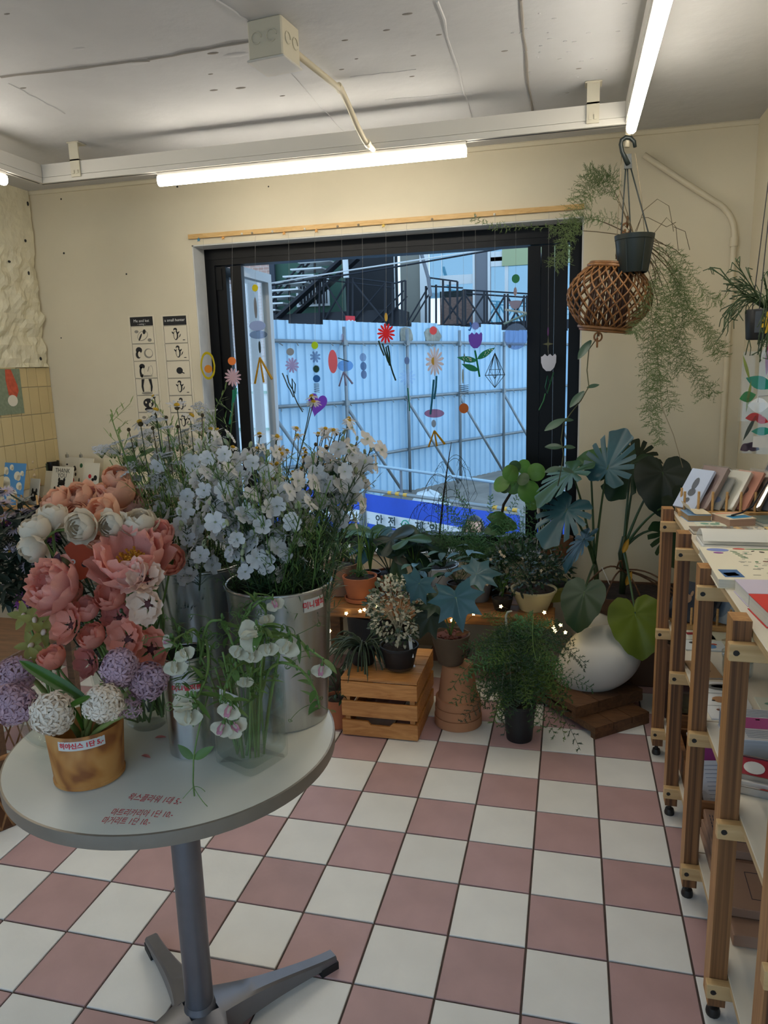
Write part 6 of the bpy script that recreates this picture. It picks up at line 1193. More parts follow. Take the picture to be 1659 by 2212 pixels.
# asters in the tall square vase
for k, (px, py, d_, c_) in enumerate([(12, 1042 + 20, (.1, -.4, .9), 'asterw'), (45, 1108, (0, -.3, .9), 'asterw'), (30, 1142, (0, -.5, .8), 'asterw'), (15, 1130, (-.1, -.5, .8), 'asterp'), (38, 1120, (.2, .1, .9), 'asterw'), (22, 1192, (-.2, -.8, .3), 'asterw'), (5, 1115, (0, -.2, .9), 'asterw'), (60, 1108, (.2, 0, 1), 'asterw'), (18, 1270, (-.3, -.8, -.2), 'asterw'), (110, 1160, (.2, -.3, .7), 'asterp'), (60, 1220, (.0, -.6, .3), 'asterw'), (8, 1088, (0, -.2, 1), 'asterw'), (80, 1100, (0, .1, 1), 'asterw'), (45, 1300, (0, -.9, .1), 'asterp')]):
    dep = ru(1.48, 1.56); c = AT(px, py, dep); b = V((TV[0] + ru(-.02, .02), TV[1] + ru(-.02, .02), TH + .02)); t = thing('aster', ('white' if c_ == 'asterw' else 'purple') + ' aster in the tall square vase at the left edge', 'flower', b, ('white' if c_ == 'asterw' else 'purple') + ' asters in the square vase'); head(t, c); loc = ORG[t.name]
    def mk(c_=c_):
        g = G()
        for r_, L_, dr in ((16, .017, .1), (13, .014, -.3), (9, .009, -.8)):
            for q in range(r_): g.leaf(L_, .0036, Matrix.Rotation(2 * PI * q / r_ + r_, 4, 'Z') @ Matrix.Translation((.002, 0, 0)) @ Matrix.Rotation(dr, 4, 'Y'), fold=.2, nu=3, nv=2)
        return g.mesh('ray_petals', PM[c_], True, None, 180)
    place('ray_petals', cached('as' + c_, mk), t, facing(c - loc, d_, ru(0, 6), 1.15)); place('disc_centre', DC, t, facing(c - loc, d_, 0, .8)); pts = bez(b, V((b.x * .7 + c.x * .3, b.y * .7 + c.y * .3, c.z - .1)), c, 9); part('stem', G().tube(pts, .0018, 5), STEMD, t, angle=180); g = G()
    for q in range(34): p = pts[ri] if (ri := rnd.randint(2, 9)) else pts[3]; g.leaf(ru(.03, .055), .011, frame(p, V((ru(-1, 1), ru(-1, 1), ru(-.2, .6))), up), fold=.2, nu=4, nv=2, curl=.4)
    part('foliage', g, mat('very_dark_leaf', hexc('1c2a1c'), .5, trans=.1), t, angle=180)['kind'] = 'stuff'
g = G()
for k in range(520):
    q = AT(ru(-30, 75), ru(1120, 1300), ru(1.46, 1.60)); g.leaf(ru(.025, .045), .010, frame(q, V((ru(-1, 1), ru(-1, 1), ru(-.5, .8))), V((0, -.6, 1))), fold=.2, nu=3, nv=2, curl=.4)
for k in range(9): a = AT(ru(-20, 70), ru(1150, 1250), 1.53); g.tube([a, V((TV[0] + ru(-.025, .025), TV[1] + ru(-.025, .025), TH + .02))], .0018, 5)
solo('aster_greenery', g, MATS['very_dark_leaf'], 'dense dark green aster leaves rising from the tall square vase', 'greenery', V((TV[0], TV[1], TH + .02)), angle=180, kind='stuff')
# sweet peas
def mk_pea(pk):
    g = G()
    for s in (-1, 1):
        g.leaf(.027, .027, Matrix.Rotation(s * .30, 4, 'X') @ Matrix.Rotation(-.25, 4, 'Y') @ Matrix.Rotation(s * .55, 4, 'Z') @ Matrix.Translation((0, 0, -.004)), lambda u: min(1, .25 + u * 1.6) * (1 - max(0, u - .7) ** 2 * 8) ** .5, fold=.15, curl=.5, wave=.003, nu=7, nv=6)
        g.leaf(.022, .014, Matrix.Translation((.002, s * .003, .004)) @ Matrix.Rotation(s * .7, 4, 'X') @ Matrix.Rotation(-.30, 4, 'Y') @ Matrix.Rotation(s * .12, 4, 'Z'), lambda u: min(1, .3 + u * 1.3) * (1 - u ** 5) ** .5, cup=.4, curl=.3, wave=.002, nu=6, nv=4, mi=1 if pk else 0)
    g.blob((.011, 0, .003), .009, .004, .005, 8, 5, 0)
    g2 = G().lathe([(.0008, -.006), (.0032, -.003), (.0045, .002), (.0035, .004)], 8)
    g2.xf(Matrix.Rotation(PI / 2, 4, 'Y'))
    return g.mesh('blossom', [PM['pea'], PM['peapink']], True, None, 180), g2.mesh('calyx', LEAF, True, None, 180)
PEA = [mk_pea(0), mk_pea(1)]
def pea_at(t, p, d, k, sc, upv=(0, 0, 1)):
    M = frame(V(p) - ORG[t.name], d, upv, sc * .76); place('blossom', PEA[k][0], t, M); place('calyx', PEA[k][1], t, M)
def curl_(p, r, turns, ax=(0, 1, 0)):
    ax = V(ax).normalized(); u = ax.orthogonal().normalized(); w_ = ax.cross(u); return [V(p) + (u * math.cos(t_) + w_ * math.sin(t_)) * r * (1 - .6 * t_ / (turns * 6.28)) + ax * .0006 * t_ for t_ in [i * turns * 6.28 / 24 for i in range(25)]]
SP = [  # stem polyline in the picture with depths, blossoms (px, py, dep, dx, dz, kind, size)
 ('sweet pea arching right with white blossoms over the square vase', SQ, [(540, 1400, 1.36), (530, 1340, 1.33), (560, 1300, 1.32), (590, 1290, 1.32)], [(596, 1308, 1.31, .5, -.7, 1, 1.0), (577, 1340, 1.30, .3, -.8, 0, .85)]),
 ('sweet pea with the largest white blossom, in the middle of the square vase', SQ, [(545, 1420, 1.34), (540, 1380, 1.30), (560, 1355, 1.28), (565, 1356, 1.27)], [(535, 1375, 1.26, -.9, -.15, 0, 1.7), (516, 1412, 1.27, -.3, -.9, 0, 1.1), (546, 1420, 1.27, .1, -.9, 0, 1.05), (580, 1405, 1.27, .2, -.95, 0, 1.1)]),
 ('sweet pea hanging a cupped white blossom before the tape label', SQ, [(560, 1420, 1.36), (575, 1370, 1.31), (610, 1368, 1.29), (628, 1378, 1.28)], [(620, 1402, 1.27, -.3, -.8, 0, 1.35)]),
 ('sweet pea trailing right across the steel bucket to a pale pink blossom', SQ, [(560, 1430, 1.37), (620, 1370, 1.36), (665, 1400, 1.37), (700, 1425, 1.37)], [(694, 1452, 1.36, -.05, -1, 1, 1.15)]),
 ('sweet pea drooping over the front of the square vase with pink blossoms', SQ, [(540, 1450, 1.35), (510, 1440, 1.28), (485, 1490, 1.24), (488, 1520, 1.23)], [(494, 1540, 1.22, -.2, -.9, 1, 1.2), (478, 1578, 1.22, -.2, -.9, 1, 1.15), (515, 1575, 1.22, .7, -.3, 1, 1.2)]),
 ('sweet pea spreading left from the slim cylinder, white blossoms by the tape', B3, [(430, 1380, 1.36), (400, 1370, 1.31), (375, 1385, 1.28), (385, 1398, 1.27)], [(400, 1415, 1.26, .5, -.7, 0, 1.1), (380, 1445, 1.26, .2, -.95, 0, 1.25), (360, 1388, 1.27, -.8, -.2, 1, .8)]),
 ('sweet pea with a big open ivory blossom low before the slim cylinder', B3, [(440, 1390, 1.35), (450, 1440, 1.28), (430, 1500, 1.24), (412, 1510, 1.23)], [(393, 1530, 1.22, -.8, -.1, 0, 1.7), (410, 1552, 1.22, .1, -.9, 0, 1.3)]),
 ('sweet pea bending to a dark-keeled ivory bloom behind the square vase', B3, [(440, 1375, 1.37), (470, 1340, 1.36), (490, 1360, 1.33), (530, 1470, 1.30)], [(530, 1475, 1.29, .1, -.95, 0, .9)]),
 ('sweet pea with only green buds and tendrils, upright over the square vase', SQ, [(545, 1420, 1.38), (520, 1360, 1.38), (540, 1310, 1.36), (560, 1290, 1.36)], []),
 ('sweet pea creeping along the table edge with a forked green tip', SQ, [(580, 1450, 1.36), (640, 1440, 1.34), (680, 1490, 1.38), (690, 1530, 1.40)], [])]
for lab, vs_, line, bl in SP:
    b = V((vs_[0] + ru(-.025, .025), vs_[1] + ru(-.025, .025), TH + .022)); t = thing('sweet_pea', lab, 'flower', b, 'sweet peas'); P = [b] + [AT(*q) for q in line]; pts = []
    for i in range(len(P) - 1):
        p0, p1, p2, p3 = P[max(0, i - 1)], P[i], P[i + 1], P[min(len(P) - 1, i + 2)]
        for s in range(6): u = s / 6; pts.append(.5 * ((2 * p1) + (p2 - p0) * u + (2 * p0 - 5 * p1 + 4 * p2 - p3) * u * u + (3 * p1 - p0 - 3 * p2 + p3) * u ** 3))
    pts.append(P[-1]); part('stem', G().tube(pts, [.0028] * (len(pts) // 2) + [.0023] * (len(pts) - len(pts) // 2), 6), STEM, t, angle=180); fol = G(); n_ = len(pts)
    for (px, py, dep, dx, dz, k, sc) in bl:
        c = AT(px, py, dep); a = min(pts[n_ // 2:], key=lambda q: (q - c).length); d = V((dx, -.35, dz)).normalized(); m_ = c - d * .012 * sc; part('flower_stalk', G().tube(bez(a, (a + m_) / 2 + V((0, 0, .014)), m_ - d * .004, 6), .0011, 5), STEM, t, angle=180); pea_at(t, m_, d, k, sc, (.2, -.9, .5))
    for k in range(5):
        a = pts[rnd.randint(n_ // 3, n_ - 1)]; e_ = a + V((ru(-.05, .05), ru(-.05, .02), ru(-.03, .04))); fol.tube(bez(a, (a + e_) / 2 + rv(.02), e_, 6) + curl_(e_, ru(.004, .009), ru(.8, 2), (ru(-1, 1), -1, ru(-1, 1)))[1:], .0006, 4)
    for k in range(7):
        a = pts[rnd.randint(n_ // 3, n_ - 1)]; fol.leaf(ru(.025, .05), ru(.009, .016), frame(a, V((ru(-1, 1), ru(-1, .3), ru(-.6, .5))), up), fold=.25, nu=6, nv=2, curl=ru(0, .8))
    for k in range(3): a = pts[rnd.randint(n_ // 2, n_ - 1)]; fol.tube([a, a + V((ru(-.01, .01), -.008, .01))], [.001, .0015], 5).blob(a + V((ru(-.01, .01), -.008, .012)), .003, .003, .006, 6, 5)
    part('leaves_and_tendrils', fol, LEAF, t, angle=180)['kind'] = 'stuff'
for k in range(22):    # further stems standing in the square vase
    a = ru(0, 6.28); b = V((SQ[0] + math.cos(a) * .028, SQ[1] + math.sin(a) * .028, TH + .018)); e_ = V((SQ[0] + math.cos(a + ru(-.6, .6)) * ru(.03, .09), SQ[1] + math.sin(a) * ru(.03, .08), TH + ru(.17, .25))); g = G().tube(bez(b, (b + e_) / 2 + V((0, 0, .03)), e_, 8), .0019, 5)
    for q in range(4): g.leaf(ru(.02, .045), .008, frame(b.lerp(e_, ru(.6, 1)), V((ru(-1, 1), ru(-1, 1), ru(0, 1))), up), nu=4, nv=2, curl=ru(0, .8))
    solo('pea_stem', g, STEM, 'plain green sweet pea stem standing in the square vase', 'stem', b, 'plain stems in the square vase', angle=180)
for k in range(9):
    a = ru(0, 6.28); b = V((B3[0] + math.cos(a) * .02, B3[1] + math.sin(a) * .02, TH + .02)); e_ = V((B3[0] + math.cos(a) * ru(.03, .09), B3[1] + math.sin(a) * ru(.03, .08) - .02, TH + ru(.2, .27))); g = G().tube(bez(b, V((b.x, b.y, e_.z)), e_, 8), .0018, 5)
    for q in range(7): g.leaf(ru(.02, .045), .006, frame(b.lerp(e_, ru(.7, 1)), V((ru(-1, 1), ru(-1, 1), ru(-.4, .8))), up), nu=4, nv=2, curl=ru(0, .9))
    solo('pea_stem', g, LEAF, 'leafy sweet pea stem spilling from the slim cylinder', 'stem', b, 'leafy stems in the slim cylinder', angle=180)
# the sprig lying over the table edge, fallen petals
t = thing('sweet_pea_sprig', 'two-leaved sweet pea sprig with tendrils hanging before the slim cylinder', 'sprig', AT(420, 1630, 1.22))
c = AT(418, 1640, 1.215); part('stem', G().tube(bez(AT(450, 1500, 1.25), AT(425, 1580, 1.2), c, 9) + [AT(417, 1690, 1.21), AT(420, 1720, 1.205)], .0014, 5), STEM, t, angle=180)
for (x, y) in ((384, 1608), (462, 1612)): q = AT(x, y, 1.215); part('leaf', G().leaf((q - c).length, .015, frame(c, q - c, (0, -.9, .4)), fold=.2, nu=7, nv=4), LEAF, t, angle=180)
for (x, y) in ((395, 1725), (443, 1710), (448, 1742)): q = AT(x, y, 1.205); part('tendril', G().tube(bez(AT(418, 1700, 1.21), AT((x + 418) / 2, y - 14, 1.2), q, 6), .0007, 4), STEM, t, angle=180)
for i, (x, y, a) in enumerate([(334, 1594, .3), (305, 1632, -.2)]): p = AZ(x, y, TH + .0015); solo('fallen_petal', G().leaf(.024, .009, Matrix.Translation(p) @ Matrix.Rotation(a, 4, 'Z'), cup=.5, nu=5, nv=4), PM['dkcoral'], ['fallen coral petal beside the round glass vase', 'fallen coral petal nearer the wooden cup'][i], 'petal', p, 'fallen petals', angle=180)
g = G()
# ================================================================ plants under the window
terra = mat('terracotta', hexc('a5613f'), .85, var=.14, sc=9, bump=.1, bsc=60); terrab = mat('dusty_terracotta', hexc('8a6a52'), .9, var=.12, sc=7); creamp = mat('cream_pot_glaze', hexc('b5ab88'), .5, var=.08, sc=6); blackp = mat('black_plastic_pot', hexc('15171a'), .45); soil = mat('dark_soil', hexc('2a1d16'), .95, var=.4, sc=40, bump=1, bsc=60); bark = mat('red_bark_chips', hexc('6d3b2c'), .9, var=.4, sc=30)
whitep = mat('white_glazed_pot', hexc('c9ccd0'), .35); olivep = mat('olive_pot', hexc('7d7d3c'), .5); pinew = wood('pine_crate', hexc('a86c34'), hexc('c98e50'), 4, (1.5, 10, 10), .55, .1, 2.5); brownw = wood('dark_plank', hexc('4a2f1c'), hexc('6e4a2c'), 4, (1.5, 10, 10), .6, .12, 2); benchw = wood('bench_board', hexc('6a4522'), hexc('946334'), 4, (1.5, 10, 10), .6, .1)
LV = lambda n, h, tr=.2, rg=.4: mat('leaf_' + n, hexc(h), rg, var=.18, sc=9, trans=tr, rvar=.12)
L_dark, L_mid, L_skylit, L_fern, L_lime, L_yel, L_dk2 = LV('dark', '223d22'), LV('mid', '35582c'), LV('skylit', '315a64', .1, .33), LV('fern', '34592c', .3, .6), LV('lime', '5f8a3a', .35), LV('yellow_green', '6f7f2c', .4), LV('deep', '16291b')  # bluish leaf tone has the window's sky reflection mixed into its colour
def pxd(dx, dy, dz=0.0): return (RX * dx + DN * dy + FW * dz).normalized()
TAB = [(0, 1), (.25, .90), (.7, .72), (1.2, .63), (1.8, .58), (2.4, .5), (2.8, .36), (3.15, .13)]
def tab(a, T_=TAB):
    a = abs(a)
    for (x0, y0), (x1, y1) in zip(T_, T_[1:]):
        if a <= x1: u = (a - x0) / (x1 - x0); return y0 + (y1 - y0) * u * u * (3 - 2 * u)
    return T_[-1][1]
def heart(L): return lambda a: L * tab(a)
def monst(L): return lambda a: L * tab(a) * (1 - .62 * max([0] + [1 - abs(abs(a) - c) / w_ for c, w_ in ((.42, .05), (.72, .07), (1.05, .08), (1.42, .09), (1.85, .1))]))
def lobed(L, k=9, dp=.35): return lambda a: L * tab(a, [(0, 1), (.5, .9), (1.2, .85), (2.0, .8), (2.6, .66), (3.15, .2)]) * (1 - dp * 1.25 * abs(math.sin(a * k / 2)) ** .8)
def polyleaf(t, rf, p, xd, zn, m, fold=.12, droop=.5, n=64, rings=5, scale_=1.0, name='leaf', lab=None):
    Lr = rf(0); M = frame(V(p), xd, zn); g = G().polar(rf, M, n, rings, lambda x, y: -droop * (x * x + y * y * .6) / Lr * .5 + fold * abs(y) - .02 * Lr * math.cos(math.atan2(y, x) * 8) * ((x * x + y * y) ** .5 / Lr))
    o = part(name, g, m, t, angle=180, label=lab); return o
def vein(t, p, xd, zn, L, m): part('midrib', G().tube([V(p), V(p) + V(xd).normalized() * L * .5 - V(zn).normalized() * .06 * L, V(p) + V(xd).normalized() * L * .9 - V(zn).normalized() * L * .2], [.002, .0014, .0006], 4), m, t, angle=180)
def pot(name, lab, c, z0, rb, rt, h, m, style='plain', fill=soil, grp='plant pots under the window', cat='plant', saucer=0, fz=.9):
    t = thing(name, lab, cat, (c[0], c[1], z0), grp); o = (c[0], c[1], z0)
    if saucer: part('saucer', G().lathe([(rb * .95, 0), (rb * 1.18, .004), (rb * 1.25, .022), (rb * 1.19, .022), (rb * 1.1, .008), (.0, .006)], 32, o), m if saucer == 1 else vg, t); o = (c[0], c[1], z0 + .007); h -= .007
    if style == 'rim': pr = [(rb, .0), (rt * .93, h * .80), (rt, h * .80), (rt * 1.01, h), (rt * .93, h), (rt * .88, h * .8), (rb * .85, .01), (.0, .01)]
    elif style == 'lip': pr = [(rb, 0), (rb * 1.02, .006), (rt * .96, h - .012), (rt, h - .010), (rt * 1.01, h), (rt * .94, h), (rb * .9, .01), (0, .01)]
    else: pr = [(rb * .9, .0), (rb, .006), (rt * .99, h - .006), (rt, h), (rt * .92, h), (rt * .9, h - .006), (rb * .9, .012), (.0, .012)]
    part('pot', G().lathe(pr, 36, o, caps=False), m, t, angle=35)
    if fill:
        rr = rb + (rt - rb) * fz; part('soil', G().lathe([(rr * .92, h * fz - .01), (rr * .90, h * fz), (rr * .5, h * fz + .006), (.0, h * fz + .008)], 24, o), fill, t, angle=180)
    return t, V((o[0], o[1], o[2] + h * fz))
def potpx(name, lab, x, y, yd, z0, wpx, m, taper=.75, style='plain', **k):
    c = AY(x, y, yd); dep = (c - CAM).dot(FW); r = wpx * dep / FOC / 2; return pot(name, lab, c, z0, r * taper, r, max(.04, c.z - z0), m, style, **k)
def frond(g, pts, bl, nb, nrm, need=7, nl=.010, taper=True, w_=.0015, jit=.22):
    """Feathery asparagus frond: side branches in one plane, thread-like leaves along them."""
    n = len(pts) - 1; g.tube(pts, .0009, 3)
    for k in range(nb):
        u = (k + .5) / nb; i = min(n - 1, int(u * n)); p = pts[i].lerp(pts[i + 1], u * n - i); tg = (pts[i + 1] - pts[i]).normalized(); sd = tg.cross(V(nrm)); sd = sd.normalized() if sd.length > 1e-5 else tg.orthogonal()
        d = (sd * (1 if k % 2 else -1) + tg * .55 + rv(jit)).normalized(); L = bl * ((1 - u) * .85 + .2 if taper else ru(.5, 1)) * min(1, .35 + u * 4)
        g.add([p - tg * .0005, p + tg * .0005, p + d * L], [(0, 1, 2)])
        for q in range(need):
            a = p + d * (L * (q + .6) / need); e_ = (d * .8 + rv(.9)).normalized() * nl; s_ = e_.cross(V((.3, -.8, .5))).normalized() * w_; g.add([a - s_, a + s_, a + e_], [(0, 1, 2)])
def plume(t, pts, bl, nb, nrm, m=None, need=7, nl=.010, **k): g = G(); frond(g, pts, bl, nb, nrm, need, nl, **k); tag(part('frond', g, m or L_fern, t, angle=180), kind=None); return g
def bushy(t, c, R, n, L_, w_, m, flat=1.0, stems=14, base=None, nm='foliage', two=None):
    g = G(); base = base or V(c) - V((0, 0, R))
    for k in range(stems): d = V((ru(-1, 1), ru(-1, 1), ru(-.2, 1))).normalized(); g.tube(bez(base, V(c), V(c) + d * R * .9, 5), .0012, 4)
    for k in range(n):
        d = V((rnd.gauss(0, 1), rnd.gauss(0, 1), rnd.gauss(.1, .9) * flat)).normalized(); p = V(c) + V((d.x, d.y, d.z * flat)) * R * ru(.55, 1.05) ** .6; g.leaf(L_ * ru(.7, 1.2), w_ * ru(.8, 1.2), frame(p, d + rv(.9), V((0, -.4, 1)) + rv(.5)), fold=.2, curl=ru(0, .6), nu=3, nv=2, mi=(1 if two and rnd.random() < .5 else 0))
    return tag(part(nm, g, [m, two] if two else m, t, angle=180), kind='stuff')
# ---- bench
bench = thing('plant_bench', 'rough wooden bench board carrying pots below the window sill', 'bench', (-.6, .7, 0))
BZ = .375
for k in range(3): part('board', G().bbox(-1.25 + .02 * k, .035 - .012 * k, .445 + k * .172, .612 + k * .172, BZ - .045, BZ, .003), benchw, bench, smooth=False)
for x in (-1.1, -.15):
    part('cross_beam', G().box(x - .03, x + .03, .47, .94, BZ - .11, BZ - .0455), benchw, bench, smooth=False)
    for y in (.50, .90): part('leg', G().box(x - .027, x + .027, y - .027, y + .027, 0, BZ - .11), benchw, bench, smooth=False)
# P1 pot with leek-like shoots and a painted fern
t, s0 = potpx('potted_bulb', 'terracotta pot with a painted yellow fern and tall green shoots on the bench', 777, 1243, .57, BZ, 76, terra, .72, saucer=1)
for k in range(6): a = ru(0, 6); e_ = s0 + V((ru(-.04, .06), ru(-.05, .05), ru(.16, .30))); part('shoot', G().tube(bez(s0 + V((math.cos(a) * .015, math.sin(a) * .015, 0)), s0 + V((ru(-.02, .02), 0, .14)), e_, 8), [.005 - .0005 * i for i in range(9)], 6), LV('shoot', '6f8f4c', .3), t, angle=180)
g = G(); pc = V((s0.x, s0.y, 0)); rp_ = .069
for k in range(8):
    for s in (-1, 1):
        zz = s0.z - .035 - k * .0085; wl = .017 * (1 - abs(k - 2.5) / 7); f = lambda x, z: pc + V((x - .0, -math.sqrt(max(1e-6, (rp_ + .0015 - (s0.z - z) * .14) ** 2 - (x) ** 2)), z)); x0 = .012 - k * .003 * 0; g.add([f(x0 - .0, zz), f(x0 + s * wl, zz + .006), f(x0 + s * wl * .9, zz - .001), f(x0, zz - .005)], [(0, 1, 2, 3)])
part('painted_fern', g.xf(Matrix.Translation((-.014, -.002, 0))), mat('fern_print', hexc('9a9a3c'), .8), t, angle=180)
g = G()
for k in range(7): e_ = s0 + V((ru(-.06, .07), ru(-.06, .04), ru(0, .06))); frond(g, bez(s0, s0 + V((0, 0, .05)), e_, 6), .03, 16, (0, 0, 1), 5, .008)
part('moss', g, L_fern, t, angle=180)['kind'] = 'stuff'
# P0 spider plant behind the steel bucket
t, s0 = potpx('spider_plant', 'arching narrow-leaved plant in a pot behind the steel bucket', 735, 1215, .66, BZ, 80, terrab)
for k in range(26): a = ru(0, 6.28); e_ = s0 + V((math.cos(a) * ru(.05, .2), math.sin(a) * ru(.05, .16) - .03, ru(-.16, .2))); part('strap_leaf', G().tube(bez(s0, s0 + V((math.cos(a) * .06, math.sin(a) * .05, .22)), e_, 8), [.0022, .0028, .003, .003, .0028, .0025, .002, .0015, .0006], 4), L_mid if k % 3 else L_lime, t, angle=180)
# P2 philodendron with lobed dark leaves
t, s0 = potpx('philodendron', 'terracotta pot of dark five-lobed leaves behind the painted-fern pot', 842, 1235, .74, BZ, 72, terra)
for (x, y, dx, dy, L, m) in [(815, 1178, -1, .7, .13, L_skylit), (845, 1165, .6, -.4, .11, L_dk2), (870, 1190, 1, .5, .14, L_dark), (905, 1165, 1, .25, .13, L_dark), (800, 1150, -.8, -.2, .12, L_mid), (880, 1165, .9, -.1, .10, L_mid), (770, 1150, -.9, .1, .10, L_mid), (790, 1175, -1, .4, .09, L_skylit), (890, 1215, .7, .8, .10, L_dk2), (760, 1190, -.7, .7, .09, L_dark), (855, 1205, .2, 1, .12, L_dark), (925, 1185, .8, .7, .10, L_dk2)]:
    p = AY(x, y, .70 + ru(-.06, .06)); polyleaf(t, lambda a, L=L: L * 1.15 * (.16 + .84 * abs(math.cos(a * 1.25)) ** 2.6) * (1 if abs(a) < .7 else .8) * (1 if abs(a) < 2.9 else .5), p, pxd(dx, dy, ru(-.3, .3)), V((0, -.5, .8)) + rv(.2), m, .1, .4, 60, 4); part('petiole', G().tube(bez(s0, (s0 + p) / 2 + V((0, 0, .05)), p, 6), .0022, 5), STEMD, t, angle=180)
# P3 small weeping tree in a white bowl with a wire ring
t, s0 = potpx('weeping_tree', 'slender dark weeping tree in a white bowl ringed with wire', 942, 1218, .84, BZ, 98, whitep, .7)
tr = [s0, AY(950, 1150, .84), AY(957, 1080, .83), AY(965, 1020, .83), AY(975, 955, .82)]; part('trunk', G().tube(tr, [.006, .0055, .005, .0035, .0015], 6), mat('dark_bark', hexc('1d1814'), .8), t, angle=180)
part('wire_ring', G().tube([s0 + V((math.cos(a * PI / 14) * .085, math.sin(a * PI / 14) * .06, .055)) for a in range(29)], .0018, 5), wire, t)
for k in range(4): a = k * PI / 2 + .4; part('wire_leg', G().tube([s0 + V((math.cos(a) * .085, math.sin(a) * .06, .055)), s0 + V((math.cos(a) * .07, math.sin(a) * .05, -.02))], .0016, 5), wire, t)
for k in range(16):
    p = tr[2].lerp(tr[4], ru(-.1, .8)) if k < 12 else tr[1].lerp(tr[2], ru(0, 1)); a = ru(0, 6.28); o = V((math.cos(a), math.sin(a) * .6, 0)); g = G(); pts = bez(p, p + o * ru(.06, .12) + V((0, 0, .09)), p + o * ru(.10, .20) + V((0, 0, -ru(.05, .2))), 10); g.tube(pts, .0012, 4)
    for q in range(6): b = pts[rnd.randint(4, 10)]; g.tube(bez(b, b + rv(.02), b + V((ru(-.04, .04), ru(-.03, .03), -ru(.02, .07))), 4), .0008, 3)
    part('weeping_branch', g, mat('olive_twig', hexc('27331f'), .7), t, angle=180)
# P4 grey pots and leaning leaves in the middle
for (x, y, yd, wp_, m, lab) in [(990, 1258, .62, 50, blackp, 'dark thin-rimmed nursery pot right of the white bowl'), (1035, 1250, .66, 56, mat('grey_pot', hexc('77757a'), .6), 'grey pot under the ferns in the middle of the bench'), (925, 1290, .58, 50, terrab, 'mossy clay pot under the blue-lit lobed leaf')]:
    t, s0 = potpx('potted_seedling', lab, x, y, yd, BZ, wp_, m)
    for k in range(11):
        e_ = s0 + V((ru(-.09, .09), ru(-.07, .03), ru(.0, .17))); part('leaf', G().leaf(ru(.06, .10), .035, frame(e_, V((ru(-1, 1), ru(-1, .2), .1)), up), fold=.2, curl=.5, nu=6, nv=4), [L_dark, L_skylit, L_mid][k % 3], t, angle=180); part('petiole', G().tube([s0, e_], .0012, 4), STEMD, t)
# P6 asparagus fern cloud
t, s0 = potpx('asparagus_fern', 'feathery asparagus fern forming a green cloud below the window sill', 1060, 1250, .80, BZ, 90, blackp)
for k in range(80):
    a = ru(0, 6.28); L = ru(.10, .36); e_ = s0 + V((math.cos(a) * L * 1.25 - .02, math.sin(a) * L * .55 - .05, ru(.02, .28))); plume(t, bez(s0, s0 + V((math.cos(a) * L * .4, math.sin(a) * L * .2, .22)), e_, 10), .055, 30, V((0, -.3, 1)) + rv(.3), None, 8, .011)
for (x, y) in [(960, 1085), (1000, 1080), (1060, 1070), (1120, 1070), (940, 1100), (975, 1120), (1180, 1100), (1010, 1130), (985, 1060), (950, 1070), (1150, 1085), (1130, 1130), (930, 1130), (1190, 1130), (1100, 1120), (900, 1150), (1000, 1110), (965, 1100), (1200, 1150)]: e_ = AY(x, y, .82 + ru(-.05, .05)); plume(t, bez(s0, (s0 + e_) / 2 + V((0, 0, .1)), e_, 10), .05, 30, V((0, -1, .5)) + rv(.3), LV('pale_fern', '4f7f4c', .35), 8, .011)
# P7 round-leaved tree with a crooked trunk
t, s0 = potpx('round_leaf_tree', 'crooked dark stem carrying round bright green leaves before the window', 1040, 1175, .98, OZ0 + .012, 46, blackp)
tr = [s0, AY(1055, 1162, .96), AY(1080, 1150, .93), AY(1082, 1120, .92), AY(1088, 1090, .92), AY(1105, 1062, .91), AY(1120, 1042, .91)]; part('trunk', G().tube(tr, [.007, .007, .0075, .007, .007, .0065, .006], 7), mat('crooked_bark', hexc('2c211a'), .9, bump=.6, bsc=90), t, angle=180)
for (x, y, r) in [(1082, 1045, 16), (1103, 1022, 15), (1112, 1008, 11), (1132, 1008, 13), (1158, 1020, 16), (1143, 1062, 20), (1150, 1082, 17), (1110, 1048, 17), (1130, 1035, 12), (1090, 1053, 11)]:
    yd = .90 + ru(-.05, .03); p = AY(x, y, yd); R = r * 1.15 * 3.75 / FOC; M = facing(p, V((ru(-.5, .5), -1, ru(.0, .7))), ru(0, 6)); part('round_leaf', G().polar(lambda a: R * (1 - .06 * abs(a / PI) ** 8), M, 28, 4, lambda x_, y_: -4 * (x_ * x_ + y_ * y_) + .12 * abs(y_)), L_lime if r > 12 else L_mid, t, angle=180); part('petiole', G().tube(bez(tr[-1], (tr[-1] + p) / 2 + V((0, 0, .02)), p, 5), .0014, 5), STEM, t, angle=180)
for (x, y, dx, dy) in [(1085, 1122, -1, -.25), (1078, 1140, -1, .2), (1085, 1130, 1, .2)]: polyleaf(t, heart(.075), AY(x, y, .88), pxd(dx, dy, -.3), (0, -.7, .7), L_mid, .1, .5, 40, 4)
